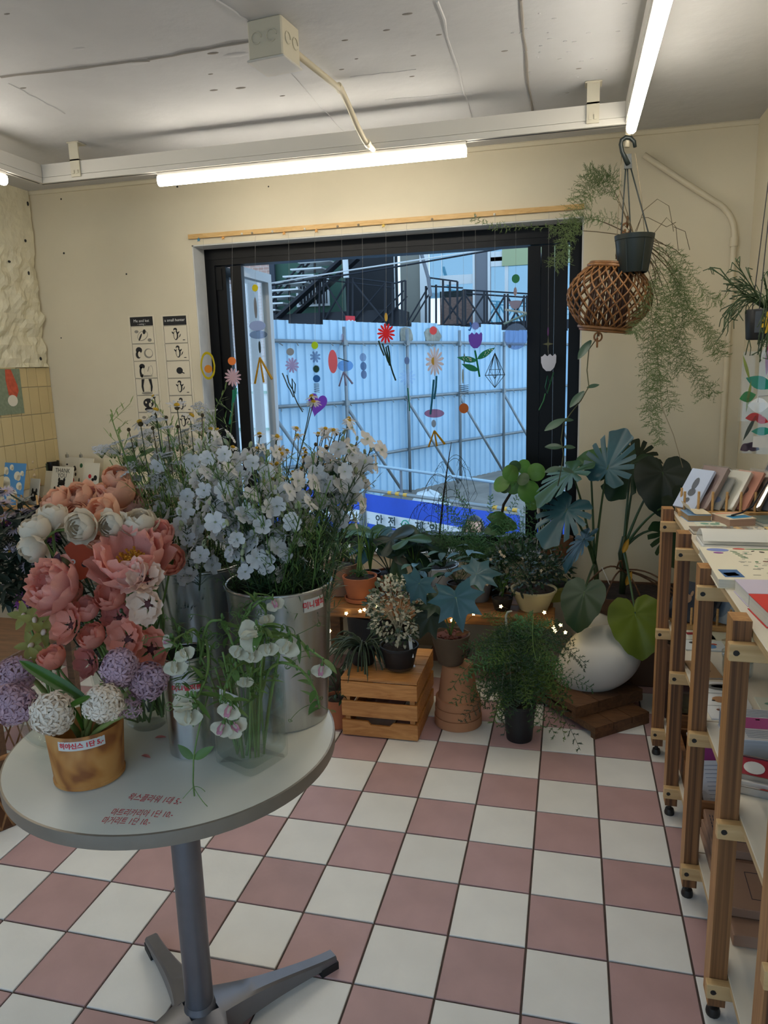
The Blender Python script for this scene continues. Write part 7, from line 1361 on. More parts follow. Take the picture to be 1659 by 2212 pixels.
# P5 cream pot of small dark leaves with tiny blossoms, olive hanging pot with a white hook
t, s0 = potpx('flowering_pot', 'wide cream pot of small dark leaves dotted with tiny pale blossoms', 1153, 1270, .58, BZ, 98, creamp, .62, 'lip', fz=.94)
bushy(t, s0 + V((-.05, .02, .09)), .17, 620, .026, .012, L_dk2, .75, 18, s0, two=L_dark); g = G()
for k in range(16): p = s0 + V((ru(-.2, .05), ru(-.12, 0), ru(.03, .2))); [g.leaf(.009, .005, facing(p, (0, -1, .3)) @ Matrix.Rotation(q * 1.26, 4, 'Z'), nu=3, nv=2) for q in range(5)]
part('blossoms', g, mat('tiny_blossom', hexc('c9b79a'), .7, trans=.2), t, angle=180)['kind'] = 'stuff'
t, s0 = potpx('hanging_pot', 'olive green hanging pot with a white hook and straps, behind the cream pot', 1190, 1258, .74, BZ, 92, olivep, .66, 'lip')
hk = [AY(x, y, .78) for x, y in [(1168, 1118), (1163, 1105), (1164, 1085), (1170, 1075), (1179, 1075), (1183, 1083), (1181, 1088)]]; part('hook', G().tube(hk, [.006, .0075, .006, .005, .005, .0045, .003], 8), mat('white_hook', hexc('b9b5a8'), .5), t, angle=180)
for (x, y) in [(1150, 1250), (1210, 1258), (1180, 1240)]: part('strap', G().tube([hk[0], AY(x, y, .72)], .0022, 6), mat('white_strap', hexc('b9b5a8'), .5), t)
bushy(t, s0 + V((.0, 0, .06)), .10, 160, .03, .013, L_dark, .8, 10, s0)
# clay cylinders on the sill
for (x, lab) in [(1217, 'brown clay cylinder pot at the right end of the window sill'), (1187, 'brown clay cylinder pot left of another on the window sill')]:
    c = AY(x, 1200, 1.03); solo('clay_cylinder', G().lathe([(.042, 0), (.046, .004), (.047, .10), (.040, .10), (.038, .012), (.0, .01)], 28, (c.x, 1.04 if x < 1200 else 1.0, OZ0 + .013), caps=False), mat('brown_clay', hexc('7a5236'), .8, var=.1), lab, 'pot', (c.x, 1.0, OZ0 + .013), 'clay cylinders on the sill', angle=35)
# grassy and ferny fillers standing among the pots
for (x, y, yd, n, hgt, m, lab) in [(800, 1235, .66, 26, .22, L_mid, 'grassy green plant between the two terracotta pots'), (895, 1250, .70, 22, .18, L_dark, 'dark grassy plant behind the white-edged bush'), (1085, 1290, .54, 24, .14, L_fern, 'low dark fern in front of the cream pot')]:
    t, s0 = potpx('grassy_plant', lab, x, y, yd, BZ, 46, blackp)
    for k in range(n): a = ru(0, 6.28); e_ = s0 + V((math.cos(a) * ru(.03, .12), math.sin(a) * ru(.02, .08) - .02, hgt * ru(.3, 1.1))); part('blade', G().tube(bez(s0, s0 + V((math.cos(a) * .02, 0, hgt)), e_, 6), [.002, .0026, .0028, .0026, .0022, .0015, .0005], 4), [m, L_lime, m][k % 3], t, angle=180)
# ---- wooden crate with slats
cr = thing('wooden_crate', 'pale slatted wooden crate upside down on the tiles under the black pot', 'crate', (-.625, .14, 0)); X0, X1, Y0, Y1, CH = -.785, -.475, -.030, .33, .245
for k, z in enumerate((.004, .088, .172)):
    for nm, a in (('front_slat', (X0, X1, Y0, Y0 + .011)), ('back_slat', (X0, X1, Y1 - .011, Y1)), ('side_slat', (X1 - .011, X1, Y0 + .0115, Y1 - .0115)), ('side_slat', (X0, X0 + .011, Y0 + .0115, Y1 - .0115))):
        if nm == 'front_slat' and k == 0:
            g = G(); o = [(X0, .0), (X1, .0), (X1, .064), (-.575, .064), (-.59, .048), (-.665, .048), (-.68, .064), (X0, .064)]; g.slab([(x, z_ + .006) for x, z_ in o], Matrix(((1, 0, 0, 0), (0, 0, -1, Y0 + .0055), (0, 1, 0, 0), (0, 0, 0, 1))), .011)
        else: g = G().bbox(*a, z, z + .064, .0012)
        part(nm, g, pinew, cr, smooth=False)
for (x, y) in ((X0 + .022, Y0 + .022), (X1 - .022, Y0 + .022), (X0 + .022, Y1 - .022), (X1 - .022, Y1 - .022)): part('corner_post', G().box(x - .010, x + .010, y - .010, y + .010, .005, CH - .006), pinew, cr, smooth=False)
for k in range(4): part('top_board', G().bbox(X0, X1, Y0 + .002 + k * .09, Y0 + .0875 + k * .09, CH - .005, CH + .006, .001), pinew, cr, smooth=False)
CT = CH + .0065
t, s0 = potpx('variegated_bush', 'round bush of white-edged leaves in a black pot on the wooden crate', 862, 1392, .10, CT, 84, blackp, .72, 'lip', fill=mat('pebbly_soil', hexc('332a26'), .9, var=.6, sc=60, bump=1, bsc=80), saucer=2)
c = AY(858, 1318, .10); VLw, VLg = LV('variegated_white', 'c2bda4', .25, .5), LV('variegated_green', '3c4d34', .2)
bushy(t, c, .128, 950, .021, .0125, VLw, 1.05, 26, s0, two=VLg)
part('plant_label', G().slab([(-.007, -.05), (.007, -.05), (.007, .045), (-.007, .045)], facing(s0 + V((.055, -.03, .02)), (.1, -1, .1), .1), .001), WHITE, t, smooth=False)
t, s0 = pot('trailing_cactus', 'trailing flat-stemmed cactus spilling over the left of the wooden crate', (-.735, .13), CT, .045, .06, .07, blackp, 'lip')
g = G()
for k in range(70):
    a = ru(2.2, 7.0); L = ru(.07, .17); e_ = s0 + V((math.cos(a) * L, math.sin(a) * L - .03, ru(-.16, .08))); g2 = G().tube(bez(s0, s0 + V((math.cos(a) * L * .6, math.sin(a) * L * .6, ru(.05, .12))), e_, 6), [.003, .0035, .004, .004, .004, .0035, .001], 4)
    part('flat_stem', g2, LV('cactus', '3c4a34', .05, .6), t, angle=180)
# ---- nested upturned terracotta pots with the philodendron pot
for k, (z, lab) in enumerate([(.0, 'outermost of three upturned terracotta pots nested on the tiles'), (.040, 'middle of three nested upturned terracotta pots'), (.080, 'innermost and tallest of the nested upturned terracotta pots')]):
    o = (-.345, .175, z); h = .18; rr = .098 - .003 * k
    solo('terracotta_pot', G().lathe([(rr - .012, .0), (rr, .001), (rr, .036), (rr - .010, .038), (.062, h - .003), (.058, h), (.0, h)] if k == 2 else [(rr - .012, .0), (rr, .001), (rr, .039), (rr - .0095, .0395)], 40, o, caps=False), mat('pale_terracotta', hexc('b07a55'), .85, var=.1, sc=6), lab, 'pot', o, 'nested upturned terracotta pots', angle=30)
PZ = .264
t, s0 = potpx('skylit_leaf_philodendron', 'brown clay pot with one large lobed leaf, blue with window light, on the upturned pots', 973, 1368, .175, PZ - .004, 84, mat('brown_clay_pot', hexc('5f4c38'), .85, var=.12, sc=8), .66, 'plain', fill=bark)
for k in range(40): a = ru(0, 6.28); r = .055 * ru(.1, 1) ** .5; p = s0 + V((math.cos(a) * r, math.sin(a) * r, .008)); part('bark_chip', G().blob(p, ru(.006, .011), ru(.004, .008), .004, 6, 4, mx=Matrix.Rotation(ru(0, 3), 3, 'Z')), bark, t)
p = AT(985, 1290, 2.78); polyleaf(t, lobed(.135, 8, .30), p, pxd(.18, 1, -.25), V((.05, -.75, .65)), L_skylit, .10, .35, 96, 6); part('petiole', G().tube(bez(s0, s0 + V((.02, -.02, .1)), p, 8), .005, 6), STEM, t, angle=180); vein(t, p, pxd(.18, 1, -.25), (.05, -.75, .65), .13, LV('vein', '6f8f8c'))
for (x, y, dx, dy, L, m) in [(905, 1260, -.4, .9, .10, L_skylit), (930, 1330, -.5, .9, .11, L_dk2), (1030, 1240, .9, -.1, .11, L_skylit), (945, 1300, -.9, .3, .09, L_dark)]:
    p = AT(x, y, 2.85); polyleaf(t, lobed(L, 8, .3), p, pxd(dx, dy, .1), V((.1, -.6, .8)), m, .1, .4, 64, 5); part('petiole', G().tube(bez(s0, (s0 + p) / 2 + V((0, 0, .06)), p, 7), .0028, 5), STEM, t, angle=180)
solo('curled_dry_leaf', G().leaf(.07, .016, frame(s0 + V((.02, -.03, .015)), (1, .2, .2), (0, -1, .6)), cup=1.0, curl=-.4, nu=6, nv=4), mat('dry_leaf', hexc('8a5a34'), .7), 'curled dry brown leaf on the bark chips', 'leaf', s0 + V((.02, -.03, .015)), angle=180)
# ---- hanging fern in a black pot standing on the floor
t, s0 = pot('floor_fern', 'lacy fern in a black pot with a pale hook and wires, standing on the tiles', (-.088, .085), 0, .050, .066, .155, blackp, 'lip')
hk = [AY(x, y, .09) for x, y in [(1098, 1370), (1094, 1350), (1093, 1330), (1097, 1322), (1106, 1320)]]; part('hook', G().tube(hk, [.004, .005, .005, .0045, .003], 8), mat('pale_hook', hexc('a9ab98'), .4), t, angle=180)
for (x, y) in [(1078, 1535), (1105, 1500), (1150, 1530)]: part('hanger_wire', G().tube([hk[0], AY(x, y, .03)], .0016, 5), mat('wire_grey', hexc('8a8c84'), .5), t)
top = V((s0.x, s0.y, .30)); part('stem_cluster', G().tube([s0, top], .012, 6), STEMD, t)
for k in range(95):
    a = ru(0, 6.28); L = ru(.10, .29); b = V((s0.x, s0.y, ru(.16, .46))); e_ = b + V((math.cos(a) * L, math.sin(a) * L * .8 - .02, ru(-.20, .03))); plume(t, bez(b, b + V((math.cos(a) * L * .5, math.sin(a) * L * .4, ru(.03, .10))), e_, 10), .075, 28, V((0, -.4, 1)) + rv(.3), [L_fern, LV('lime_fern', '55702e', .35), L_dark][k % 3], 9, .010)
for (x, y) in [(1228, 1480), (1215, 1440), (1120, 1330), (1150, 1325), (1190, 1345), (1010, 1430), (1000, 1470)]: e_ = AT(x, y, 2.75); b = V((s0.x, s0.y, .34)); plume(t, bez(b, (b + e_) / 2 + V((0, 0, .06)), e_, 10), .05, 28, V((0, -.6, 1)), LV('pale_fern', '4f7f4c', .35), 8, .010)
part('tendril', G().tube([AT(*q, 2.68) for q in [(1152, 1330), (1150, 1370), (1152, 1400), (1158, 1425), (1164, 1428), (1166, 1418)]], .0011, 4), STEM, t, angle=180)
# low things left of the crate
t, s0 = potpx('clay_pot_plant', 'small terracotta pot on the tiles left of the wooden crate', 728, 1505, .05, 0, 60, terra, .8)
bushy(t, s0 + V((0, 0, .06)), .07, 60, .05, .01, L_dark, .9, 8, s0)
solo('gourd', G().lathe([(.0, 0), (.05, .004), (.085, .04), (.09, .075), (.07, .115), (.03, .135), (.0, .138)], 24, (-.95, .30, 0), fn=lambda p: V((p.x * (1 + .06 * math.cos(8 * math.atan2(p.y, p.x))), p.y * (1 + .06 * math.cos(8 * math.atan2(p.y, p.x))), p.z))), mat('gourd_skin', hexc('3a2c22'), .7, var=.2), 'dark ribbed gourd on the floor under the bench', 'gourd', (-.95, .30, 0), angle=180)
solo('grey_tub', G().lathe([(.14, 0), (.16, .28), (.152, .28), (.13, .01), (0, .01)], 32, (-.82, .72, 0), caps=False), mat('dark_tub', hexc('1f2226'), .6), 'dark tub in the shade under the bench', 'tub', (-.82, .72, 0))
# ---- string of lights
bulb = emit('warm_bulb', (1.0, .78, .32), 9.0); bp_ = [(712, 1363), (748, 1325), (778, 1320), (787, 1317), (813, 1310), (909, 1361), (922, 1308), (944, 1325), (948, 1316), (966, 1330), (976, 1340), (988, 1330), (993, 1345), (1023, 1326), (1028, 1318), (1082, 1310), (1176, 1323), (1195, 1355), (1199, 1363), (1211, 1350), (1221, 1366)]
t = thing('fairy_lights', 'string of warm star shaped fairy lights along the front of the bench', 'lights', AY(748, 1330, .43)); pts = [AY(x, y, .425 if y > 1300 else .43) for x, y in bp_]
cur = []
for a, b in zip(pts, pts[1:]): cur += bez(a + V((0, .004, 0)), (a + b) / 2 + V((0, .005, -.03)), b + V((0, .004, 0)), 6)[:-1]
part('wire', G().tube(cur + [pts[-1]], .0009, 4), mat('copper_wire', hexc('3a3226'), .4, .5), t, angle=180)
for i, p in enumerate(pts): part('bulb', G().slab([(math.cos(PI / 2 + q * PI / 5) * (.0085 if q % 2 == 0 else .0048), math.sin(PI / 2 + q * PI / 5) * (.0085 if q % 2 == 0 else .0048)) for q in range(10)], facing(p, (.05, -1, .2), ru(0, 1)), .008), bulb, t)
# ---- monstera in a planter, stone, planks
t = thing('monstera', 'tall split-leaf monstera in a brown planter in the right corner', 'plant', (.42, .78, 0))
part('planter', G().bbox(.20, .60, .66, .94, 0, .40, .006).box(.19, .61, .645, .659, .36, .41).box(.19, .61, .941, .955, .36, .41), mat('brown_planter', hexc('5a3f2c'), .8, var=.15, sc=8), t, smooth=False); part('soil', G().box(.21, .59, .67, .93, .40, .405), soil, t, smooth=False)
MB_ = V((.33, .77, .42)); MB2 = V((.22, .78, .40))
part('stem', G().tube([V((.33, .77, .38)), V((.335, .76, .50)), V((.32, .75, .60)), V((.33, .74, .68))], [.014, .016, .014, .010], 8), LV('monstera_stem', '37452a', 0), t, angle=180); part('stem', G().tube([V((.22, .78, .38)), V((.215, .77, .50)), V((.20, .76, .58))], [.012, .012, .009], 8), LV('monstera_stem', '37452a', 0), t, angle=180)
for (x, y, yd, dx, dy, dz, zn, L, m, rf, sb) in [
  (1312, 1012, .62, .35, -1, -.1, (-.4, -.8, .35), .19, L_skylit, monst, 2), (1365, 1000, .80, -.55, .75, -.2, (.1, -.7, .7), .20, L_dark, monst, 1), (1432, 1020, .72, -.1, 1, -.3, (0, -.85, .5), .20, L_dk2, heart, 1), (1235, 1020, .66, -1, .75, -.2, (-.5, -.3, .8), .22, L_mid, monst, 2),
  (1225, 1100, .58, -.7, .9, -.25, (-.35, -.8, .5), .20, L_skylit, monst, 2), (1262, 1165, .60, -.8, 1, -.1, (-.8, -.2, .6), .17, L_skylit, monst, 2), (1262, 1280, .42, -.35, 1, -.3, (-.5, -.8, .2), .17, L_dark, heart, 2), (1372, 1325, .38, .1, 1, -.3, (.15, -.9, .35), .19, L_yel, heart, 1),
  (1445, 1150, .70, .3, 1, -.2, (.2, -.8, .5), .17, L_dark, monst, 1), (1462, 1085, .60, .6, .8, 0, (.3, -.7, .6), .15, L_dk2, heart, 1), (1380, 985, .88, .8, .6, 0, (.2, -.6, .7), .17, L_dk2, monst, 1), (1275, 1000, .74, .9, -.6, 0, (-.2, -.5, .8), .13, L_mid, heart, 2)]:
    p = AY(x, y, yd); polyleaf(t, rf(L), p, pxd(dx, dy, dz), zn, m, .10, .30, 120 if rf is monst else 56, 6); b = V((.33, .75, .62)) if sb == 1 else V((.205, .76, .54)); part('petiole', G().tube(bez(b, b.lerp(p, .5) + V((0, .02, .08)) * (1 if p.z > .6 else .3), p, 9), [.0075, .007, .0065, .006, .0055, .005, .005, .0045, .004, .004], 6), LV('petiole', '3a5230', 0), t, angle=180); vein(t, p, pxd(dx, dy, dz), zn, L, LV('vein_green', '5d7a44'))
for k in range(7): a = V((.33, .75, .52)); e_ = V((ru(.15, .75), ru(.55, .9), ru(.25, .55))); part('aerial_root', G().tube(bez(a, (a + e_) / 2 + V((0, -.05, .1)), e_, 8), .004, 5), brownw, t, angle=180)
for (x, y) in ((1345, 1195), (1352, 1265)): part('dry_sheath', G().leaf(.07, .025, frame(AY(x, y, .70), pxd(.4, -1), (0, -1, .2)), cup=.8, nu=6, nv=4), mat('yellow_sheath', hexc('b98c2c'), .6), t, angle=180)
part('support_tie', G().tube([AY(1318, 1265, .66), AY(1300, 1225, .66)], .002, 4), WHITE, t)
stone = mat('matt_white_shell', hexc('c9c3b6'), .55, var=.03, sc=4)
M = Matrix.Translation(AY(1288, 1424, .45)) @ Matrix.Rotation(-.62, 4, 'Y')
def egg(p): s = 1 + .16 * (p.x / .2); return V((p.x, p.y * s, p.z * (1 + .14 * p.x / .2)))
g = G(); gg = G().blob((0, 0, 0), .20, .16, .135, 40, 26)
for v in gg.v: q = egg(v); v.x, v.y, v.z = (q.x if q.z < 0 else q.x * (1 - .10 * q.z / .15)), q.y, (q.z if q.z < 0 else q.z * (1 - .3 * max(0, q.x) / .2))
gg.xf(M); mnz = min(v.z for v in gg.v)
solo('white_egg_seat', gg, stone, 'large smooth white egg-shaped seat tilted on dark planks', 'seat', AY(1288, 1424, .45), angle=180)
solo('white_egg_seat', G().blob(AY(1282, 1360, .66), .10, .06, .085, 28, 16), stone, 'second white egg-shaped seat half hidden behind the large one', 'seat', AY(1282, 1360, .66), angle=180)
for k, (a, b, c_, z0, lab) in enumerate([((1285, 1598), (1402, 1562), (1180, 1520), 0.0, 'lower dark plank platform on the tiles by the rack'), ((1243, 1553), (1388, 1512), (1200, 1500), .052, 'upper dark plank platform under the white egg-shaped seat')]):
    A_, B_, C_ = AZ(*a, z0), AZ(*b, z0), AZ(*c_, z0); u = (B_ - A_); Lu = u.length; u.normalize(); w_ = V((-u.y, u.x, 0)); t = thing('plank_platform', lab, 'platform', A_, 'dark plank platforms')
    for q in range(3): part('plank', G().obox(A_ + u * (Lu * (q + .5) / 3) + w_ * .19 + V((0, 0, .036)), u * (Lu / 6 - .0015), w_ * .19, V((0, 0, .014))), brownw, t, smooth=False)
    for q in (.012, .368): part('batten', G().obox(A_ + u * Lu / 2 + w_ * q + V((0, 0, .011)), u * Lu / 2, w_ * .012, V((0, 0, .011))), brownw, t, smooth=False)
t, s0 = pot('round_planter', 'big brown round planter of dry soil behind the rack posts', (.63, .42), 0, .15, .19, .34, mat('clay_planter', hexc('5d4030'), .85, var=.12, sc=7), 'rim', fill=soil)
for k in range(9): a = ru(0, 6.28); part('dry_stalk', G().tube(bez(s0 + V((math.cos(a) * .06, math.sin(a) * .06, 0)), s0 + V((0, 0, .08)), s0 + V((-math.cos(a) * .14, math.sin(a) * .12, .02)), 7), .004, 5), brownw, t, angle=180)
# ================================================================ hanging plants
HY = .38
hp_ = AY(1355, 262, HY); t = thing('hanging_pipe_end', 'short white pipe end under the track corner carrying the plant hook', 'pipe', hp_)
part('pipe_end', G().tube([AY(1357, 262, HY), AY(1356, 300, HY), AY(1354, 318, HY)], .0105, 10), pipe, t, angle=180)
hb = thing('hanging_fern', 'asparagus fern trailing from a dark plastic pot on a black hook', 'plant', AY(1371, 505, HY)); bp2 = mat('dark_green_plastic', hexc('1c2624'), .45)
g = G(); hkp = [(1343, 322, .5), (1341, 312, .8), (1343, 303, 1), (1352, 297, 1), (1362, 298, 1), (1370, 306, 1), (1372, 318, .8)]
pts = [AY(x, y, HY - .012) for x, y, _ in hkp]; low = [AY(1357, 356, HY - .005), AY(1350, 340, HY - .008), AY(1344, 328, HY - .012)] + pts[1:]
part('hook', G().tube(low, [.010, .009, .008, .008, .008, .0085, .008, .007, .006], 8), bp2, hb, angle=180); part('hook_neck', G().slab([(-.014, -.02), (.014, -.02), (.010, .03), (-.010, .03)], facing(AY(1357, 352, HY - .005), (0, -1, 0)), .008), bp2, hb, smooth=False)
rc = AY(1371, 508, HY); rr = .0705; hh = .135
for (x, y, dy) in [(1342, 505, 0), (1362, 500, .05), (1402, 508, 0)]: p = AY(x, y, HY + dy); part('hanger_rod', G().tube([AY(1352 + (x - 1342) * .15, 357, HY - .005), p, p - V((0, 0, .02))], .0028, 6), bp2, hb, angle=180)
part('pot', G().lathe([(rr * .68, -hh), (rr * .72, -hh + .004), (rr * .95, -.018), (rr, -.017), (rr * 1.03, 0), (rr * .95, 0), (rr * .9, -.018), (rr * .66, -hh + .01), (0, -hh + .01)], 36, rc, caps=False), bp2, hb, angle=35); part('soil', G().lathe([(rr * .9, -.024), (0, -.016)], 20, rc), soil, hb)
for k in range(6): a = k * PI / 3; part('pot_rib', G().tube([rc + V((math.cos(a) * rr * .73, math.sin(a) * rr * .73, -hh + .004)), rc + V((math.cos(a) * rr * .955, math.sin(a) * rr * .955, -.02))], .002, 5), bp2, hb)
fb = rc + V((0, 0, -.005)); FH = LV('hanging_fern', '66794a', .4, .6)
STR = [  # trailing strands: picture polyline, depth offset, branch length, branch count
 ([(1385, 500), (1430, 525), (1465, 570), (1480, 640), (1490, 700)], 2.86, .055, 60), ([(1390, 505), (1440, 545), (1455, 620), (1440, 700), (1430, 760)], 2.84, .06, 70), ([(1388, 500), (1420, 520), (1425, 600), (1415, 690), (1405, 780), (1415, 830)], 2.82, .06, 80), ([(1395, 505), (1450, 560), (1490, 640), (1520, 700), (1545, 760)], 2.88, .05, 60), ([(1390, 505), (1435, 560), (1470, 650), (1480, 740), (1500, 800), (1520, 860)], 2.86, .05, 60),
 ([(1385, 500), (1415, 560), (1410, 650), (1400, 740), (1398, 850), (1412, 930)], 2.80, .045, 70), ([(1390, 502), (1445, 570), (1465, 640), (1450, 740), (1440, 830), (1450, 880)], 2.84, .05, 60), ([(1395, 500), (1460, 540), (1500, 600), (1530, 640), (1560, 650)], 2.9, .04, 40), ([(1388, 506), (1425, 600), (1438, 690), (1425, 800), (1400, 890)], 2.80, .05, 70), ([(1398, 510), (1460, 600), (1500, 690), (1540, 730), (1560, 770)], 2.88, .05, 50),
 ([(1384, 510), (1415, 590), (1395, 650), (1380, 700), (1370, 720)], 2.76, .045, 50), ([(1392, 510), (1450, 590), (1475, 680), (1460, 760), (1470, 800)], 2.85, .055, 60), ([(1392, 508), (1440, 610), (1455, 700), (1475, 760), (1520, 820), (1545, 850)], 2.86, .045, 50), ([(1388, 512), (1418, 640), (1420, 740), (1420, 860), (1425, 960)], 2.80, .03, 60),
 ([(1360, 500), (1340, 480), (1300, 470), (1250, 475), (1215, 490), (1190, 500)], 2.9, .04, 30), ([(1350, 440), (1320, 400), (1290, 385), (1265, 400), (1250, 430)], 2.88, .06, 60), ([(1352, 450), (1325, 420), (1290, 410), (1255, 440), (1230, 470), (1215, 530)], 2.9, .055, 60), ([(1352, 440), (1330, 390), (1300, 378), (1270, 375)], 2.86, .05, 50), ([(1340, 505), (1290, 475), (1240, 480), (1225, 520), (1215, 560)], 2.9, .05, 50), ([(1335, 500), (1270, 470), (1200, 490), (1120, 490), (1070, 490), (1020, 470)], 2.95, .022, 30), ([(1250, 475), (1240, 500), (1220, 545), (1195, 575)], 2.9, .05, 40)]
for pl, dep, bl, nb in STR:
    P = [fb] + [AT(x, y, dep) for x, y in pl[1:]] if pl[0][0] > 1380 else [AT(x, y, dep) for x, y in pl]; pts = []
    if pl[0][0] <= 1380: P = [fb] + P[1:]
    for i in range(len(P) - 1):
        p0, p1, p2, p3 = P[max(0, i - 1)], P[i], P[i + 1], P[min(len(P) - 1, i + 2)]
        for s in range(5): u = s / 5; pts.append(.5 * ((2 * p1) + (p2 - p0) * u + (2 * p0 - 5 * p1 + 4 * p2 - p3) * u * u + (3 * p1 - p0 - 3 * p2 + p3) * u ** 3))
    pts.append(P[-1]); skip = 6 if pl[0][0] > 1380 else 4; part('strand_stem', G().tube(pts[:skip + 1], .0016, 4), mat('brown_twig', hexc('5a4a2e'), .7), hb, angle=180)
    g = G(); frond(g, pts[skip:], bl, int(nb * 1.5), V((.2, -1, .3)), 8, .012, taper=False, jit=.6, w_=.0012); part('frond', g, FH, hb, angle=180)
for pl in ([(1375, 500), (1390, 455), (1420, 430), (1445, 445), (1455, 500)], [(1372, 500), (1385, 470), (1400, 470), (1440, 490), (1460, 480)], [(1400, 520), (1440, 470), (1460, 490), (1465, 540)], [(1455, 490), (1480, 500), (1490, 540)]): part('bare_twig', G().tube([AT(x, y, 2.86) for x, y in pl], .0012, 4), mat('brown_twig', hexc('5a4a2e'), .7), hb, angle=180)
for pl in ([(1405, 560), (1402, 640), (1420, 760), (1430, 880), (1455, 940), (1475, 1010)], [(1343, 330), (1338, 420), (1330, 560)], [(1372, 330), (1385, 420), (1392, 500)]):
    solo('jute_cord', G().tube([AY(x, y, .40) for x, y in pl], .0013, 4), mat('jute', hexc('a8977a'), .9), ['long jute cord hanging down the wall behind the fern', 'jute cord holding up the rattan lantern, left of the black hook', 'jute cord right of the black hook'][[1405, 1343, 1372].index(pl[0][0])], 'cord', AY(pl[0][0], pl[0][1], .40), angle=180)
# rattan lantern
cane = wood('rattan_cane', hexc('6b4524'), hexc('9a6a3c'), 8, (4, 4, 4), .4, .2, 1); cdk = mat('dark_cane', hexc('4a2c18'), .5, var=.2)
lc = AY(1316, 643, .47); RL = .160; RH = .118; t = thing('rattan_lantern', 'round woven rattan lantern hanging below the dark plastic pot', 'lantern', lc); TILT = Matrix.Rotation(.12, 4, 'Y') @ Matrix.Rotation(.05, 4, 'X')
LP = lambda a, v, k=1.0: lc + TILT @ V((math.cos(a) * RL * math.cos(v) ** .8 * k, math.sin(a) * RL * math.cos(v) ** .8 * k, RH * v / 1.08))
for k in range(24):
    for s in (-1, 1): part('cane_strip', G().tube([LP(k * 2 * PI / 24 + s * 1.25 * (i / 12 - .5), -1.05 + 2.1 * i / 12, 1 + .012 * s * (1 if i % 2 else -1)) for i in range(13)], .0036, 5), cane, t, angle=180)
for k in range(26): part('inner_cane', G().tube([lc + TILT @ V((math.cos(k * 2 * PI / 26) * .072, math.sin(k * 2 * PI / 26) * .072, z)) for z in (-RH, RH)], .0042, 5), cdk, t, angle=180)
for z, r in ((1.06, .088), (.98, .096), (-1.06, .092), (-.98, .10)): part('hoop', G().tube([lc + TILT @ V((math.cos(a * PI / 18) * r, math.sin(a * PI / 18) * r, RH * z)) for a in range(37)], .0068, 7), cane, t, angle=180)
c = lc + TILT @ V((.02, 0, RH))
for k in range(7):
    m_ = c + V((.004 * k, -.01 * 0, .018 + .024 * k)); ax = V((1, 0, 0)) if k % 2 else V((0, 1, 0)); u = V((0, 0, 1)); part('chain_ring', G().tube([m_ + ax * math.cos(a * PI / 8) * .017 + u * math.sin(a * PI / 8) * .019 for a in range(17)], .0042, 6), cane, t, angle=180)
for k in range(3): m_ = lc + TILT @ V((-.02, 0, -RH - .012 - .022 * k)); ax = V((1, 0, 0)) if k % 2 else V((0, 1, 0)); part('chain_ring', G().tube([m_ + ax * math.cos(a * PI / 8) * .015 + V((0, 0, 1)) * math.sin(a * PI / 8) * .017 for a in range(17)], .004, 6), cane, t, angle=180)
# hoya vine trailing from the lantern
t = thing('hoya_vine', 'thin vine of oval dark leaves trailing from the lantern past the window edge', 'plant', AY(1292, 710, .47)); vn = [AY(x, y, .50) for x, y in [(1292, 705), (1290, 730), (1272, 755), (1268, 800), (1272, 835), (1255, 865), (1235, 890), (1217, 915), (1212, 950), (1217, 980), (1213, 1010), (1205, 1050)]]
part('vine', G().tube(vn, .0022, 5), mat('vine_stem', hexc('5a5a3c'), .7), t, angle=180); HO = LV('hoya', '3f5a4a', .1, .35)
for (x, y, dx, dy, L) in [(1277, 735, -.7, .9, 44), (1262, 845, -.8, .8, 42), (1268, 838, 1, -.35, 26), (1220, 905, -1, .5, 46), (1214, 908, 1, -.1, 24), (1216, 965, -1, -.05, 36), (1216, 966, 1, -.05, 26), (1214, 1010, -1, .2, 36), (1215, 1012, 1, .3, 26), (1292, 712, .9, .2, 20)]:
    p = AY(x, y, .50); part('leaf', G().leaf(L * 3.3 / FOC, L * .42 * 3.3 / FOC, frame(p, pxd(dx, dy), (-.2, -.7, .6)), lambda u: math.sin(PI * min(1, u * .94 + .04)) ** .8, fold=.12, curl=.2, nu=8, nv=4), HO, t, angle=180)
# rhipsalis in a black pot at the right edge
rp = AT(1652, 668, 2.35); t = thing('rhipsalis', 'rhipsalis with thin branching green stems in a black hanging pot at the right edge', 'plant', rp)
part('pot', G().lathe([(.047, -.094), (.05, -.09), (.057, -.004), (.055, 0), (.05, -.005), (.045, -.086), (0, -.086)], 32, rp, caps=False), blackp, t, angle=35); part('soil', G().lathe([(.05, -.012), (0, -.009)], 20, rp), soil, t)
for k in range(3): part('string', G().tube([rp + V((math.cos(k * 2.1) * .053, math.sin(k * 2.1) * .053, 0)), V((rp.x + .01, rp.y, H - .002))], .0016, 4), BLACK, t)
RHm = LV('rhipsalis', '3a4f2e', .15, .5)
for k in range(62):
    a = ru(0, 6.28); L = ru(.05, .145); up_ = ru(-.17, .12) if k > 12 else ru(.07, .15); e_ = rp + V((min(.08, math.cos(a) * L - .025), math.sin(a) * L - .02, up_)); pts = bez(rp, rp + V((math.cos(a) * L * .7, math.sin(a) * L * .7, ru(.05, .09))), e_, 7); g = G().tube(pts, .0019, 4)
    for q in range(3):
        b = pts[rnd.randint(3, 7)]; e2 = b + (pts[-1] - pts[-2]).normalized() * ru(.02, .05) + rv(.02); g.tube([b, e2], .0016, 4); g.tube([e2, e2 + rv(.02) - V((0, 0, .015))], .0013, 4)
    part('branching_stem', g, RHm, t, angle=180)
fc = rp + V((.012, -.06, -.043)); yl = mat('yellow_petal', hexc('d9b021'), .4)
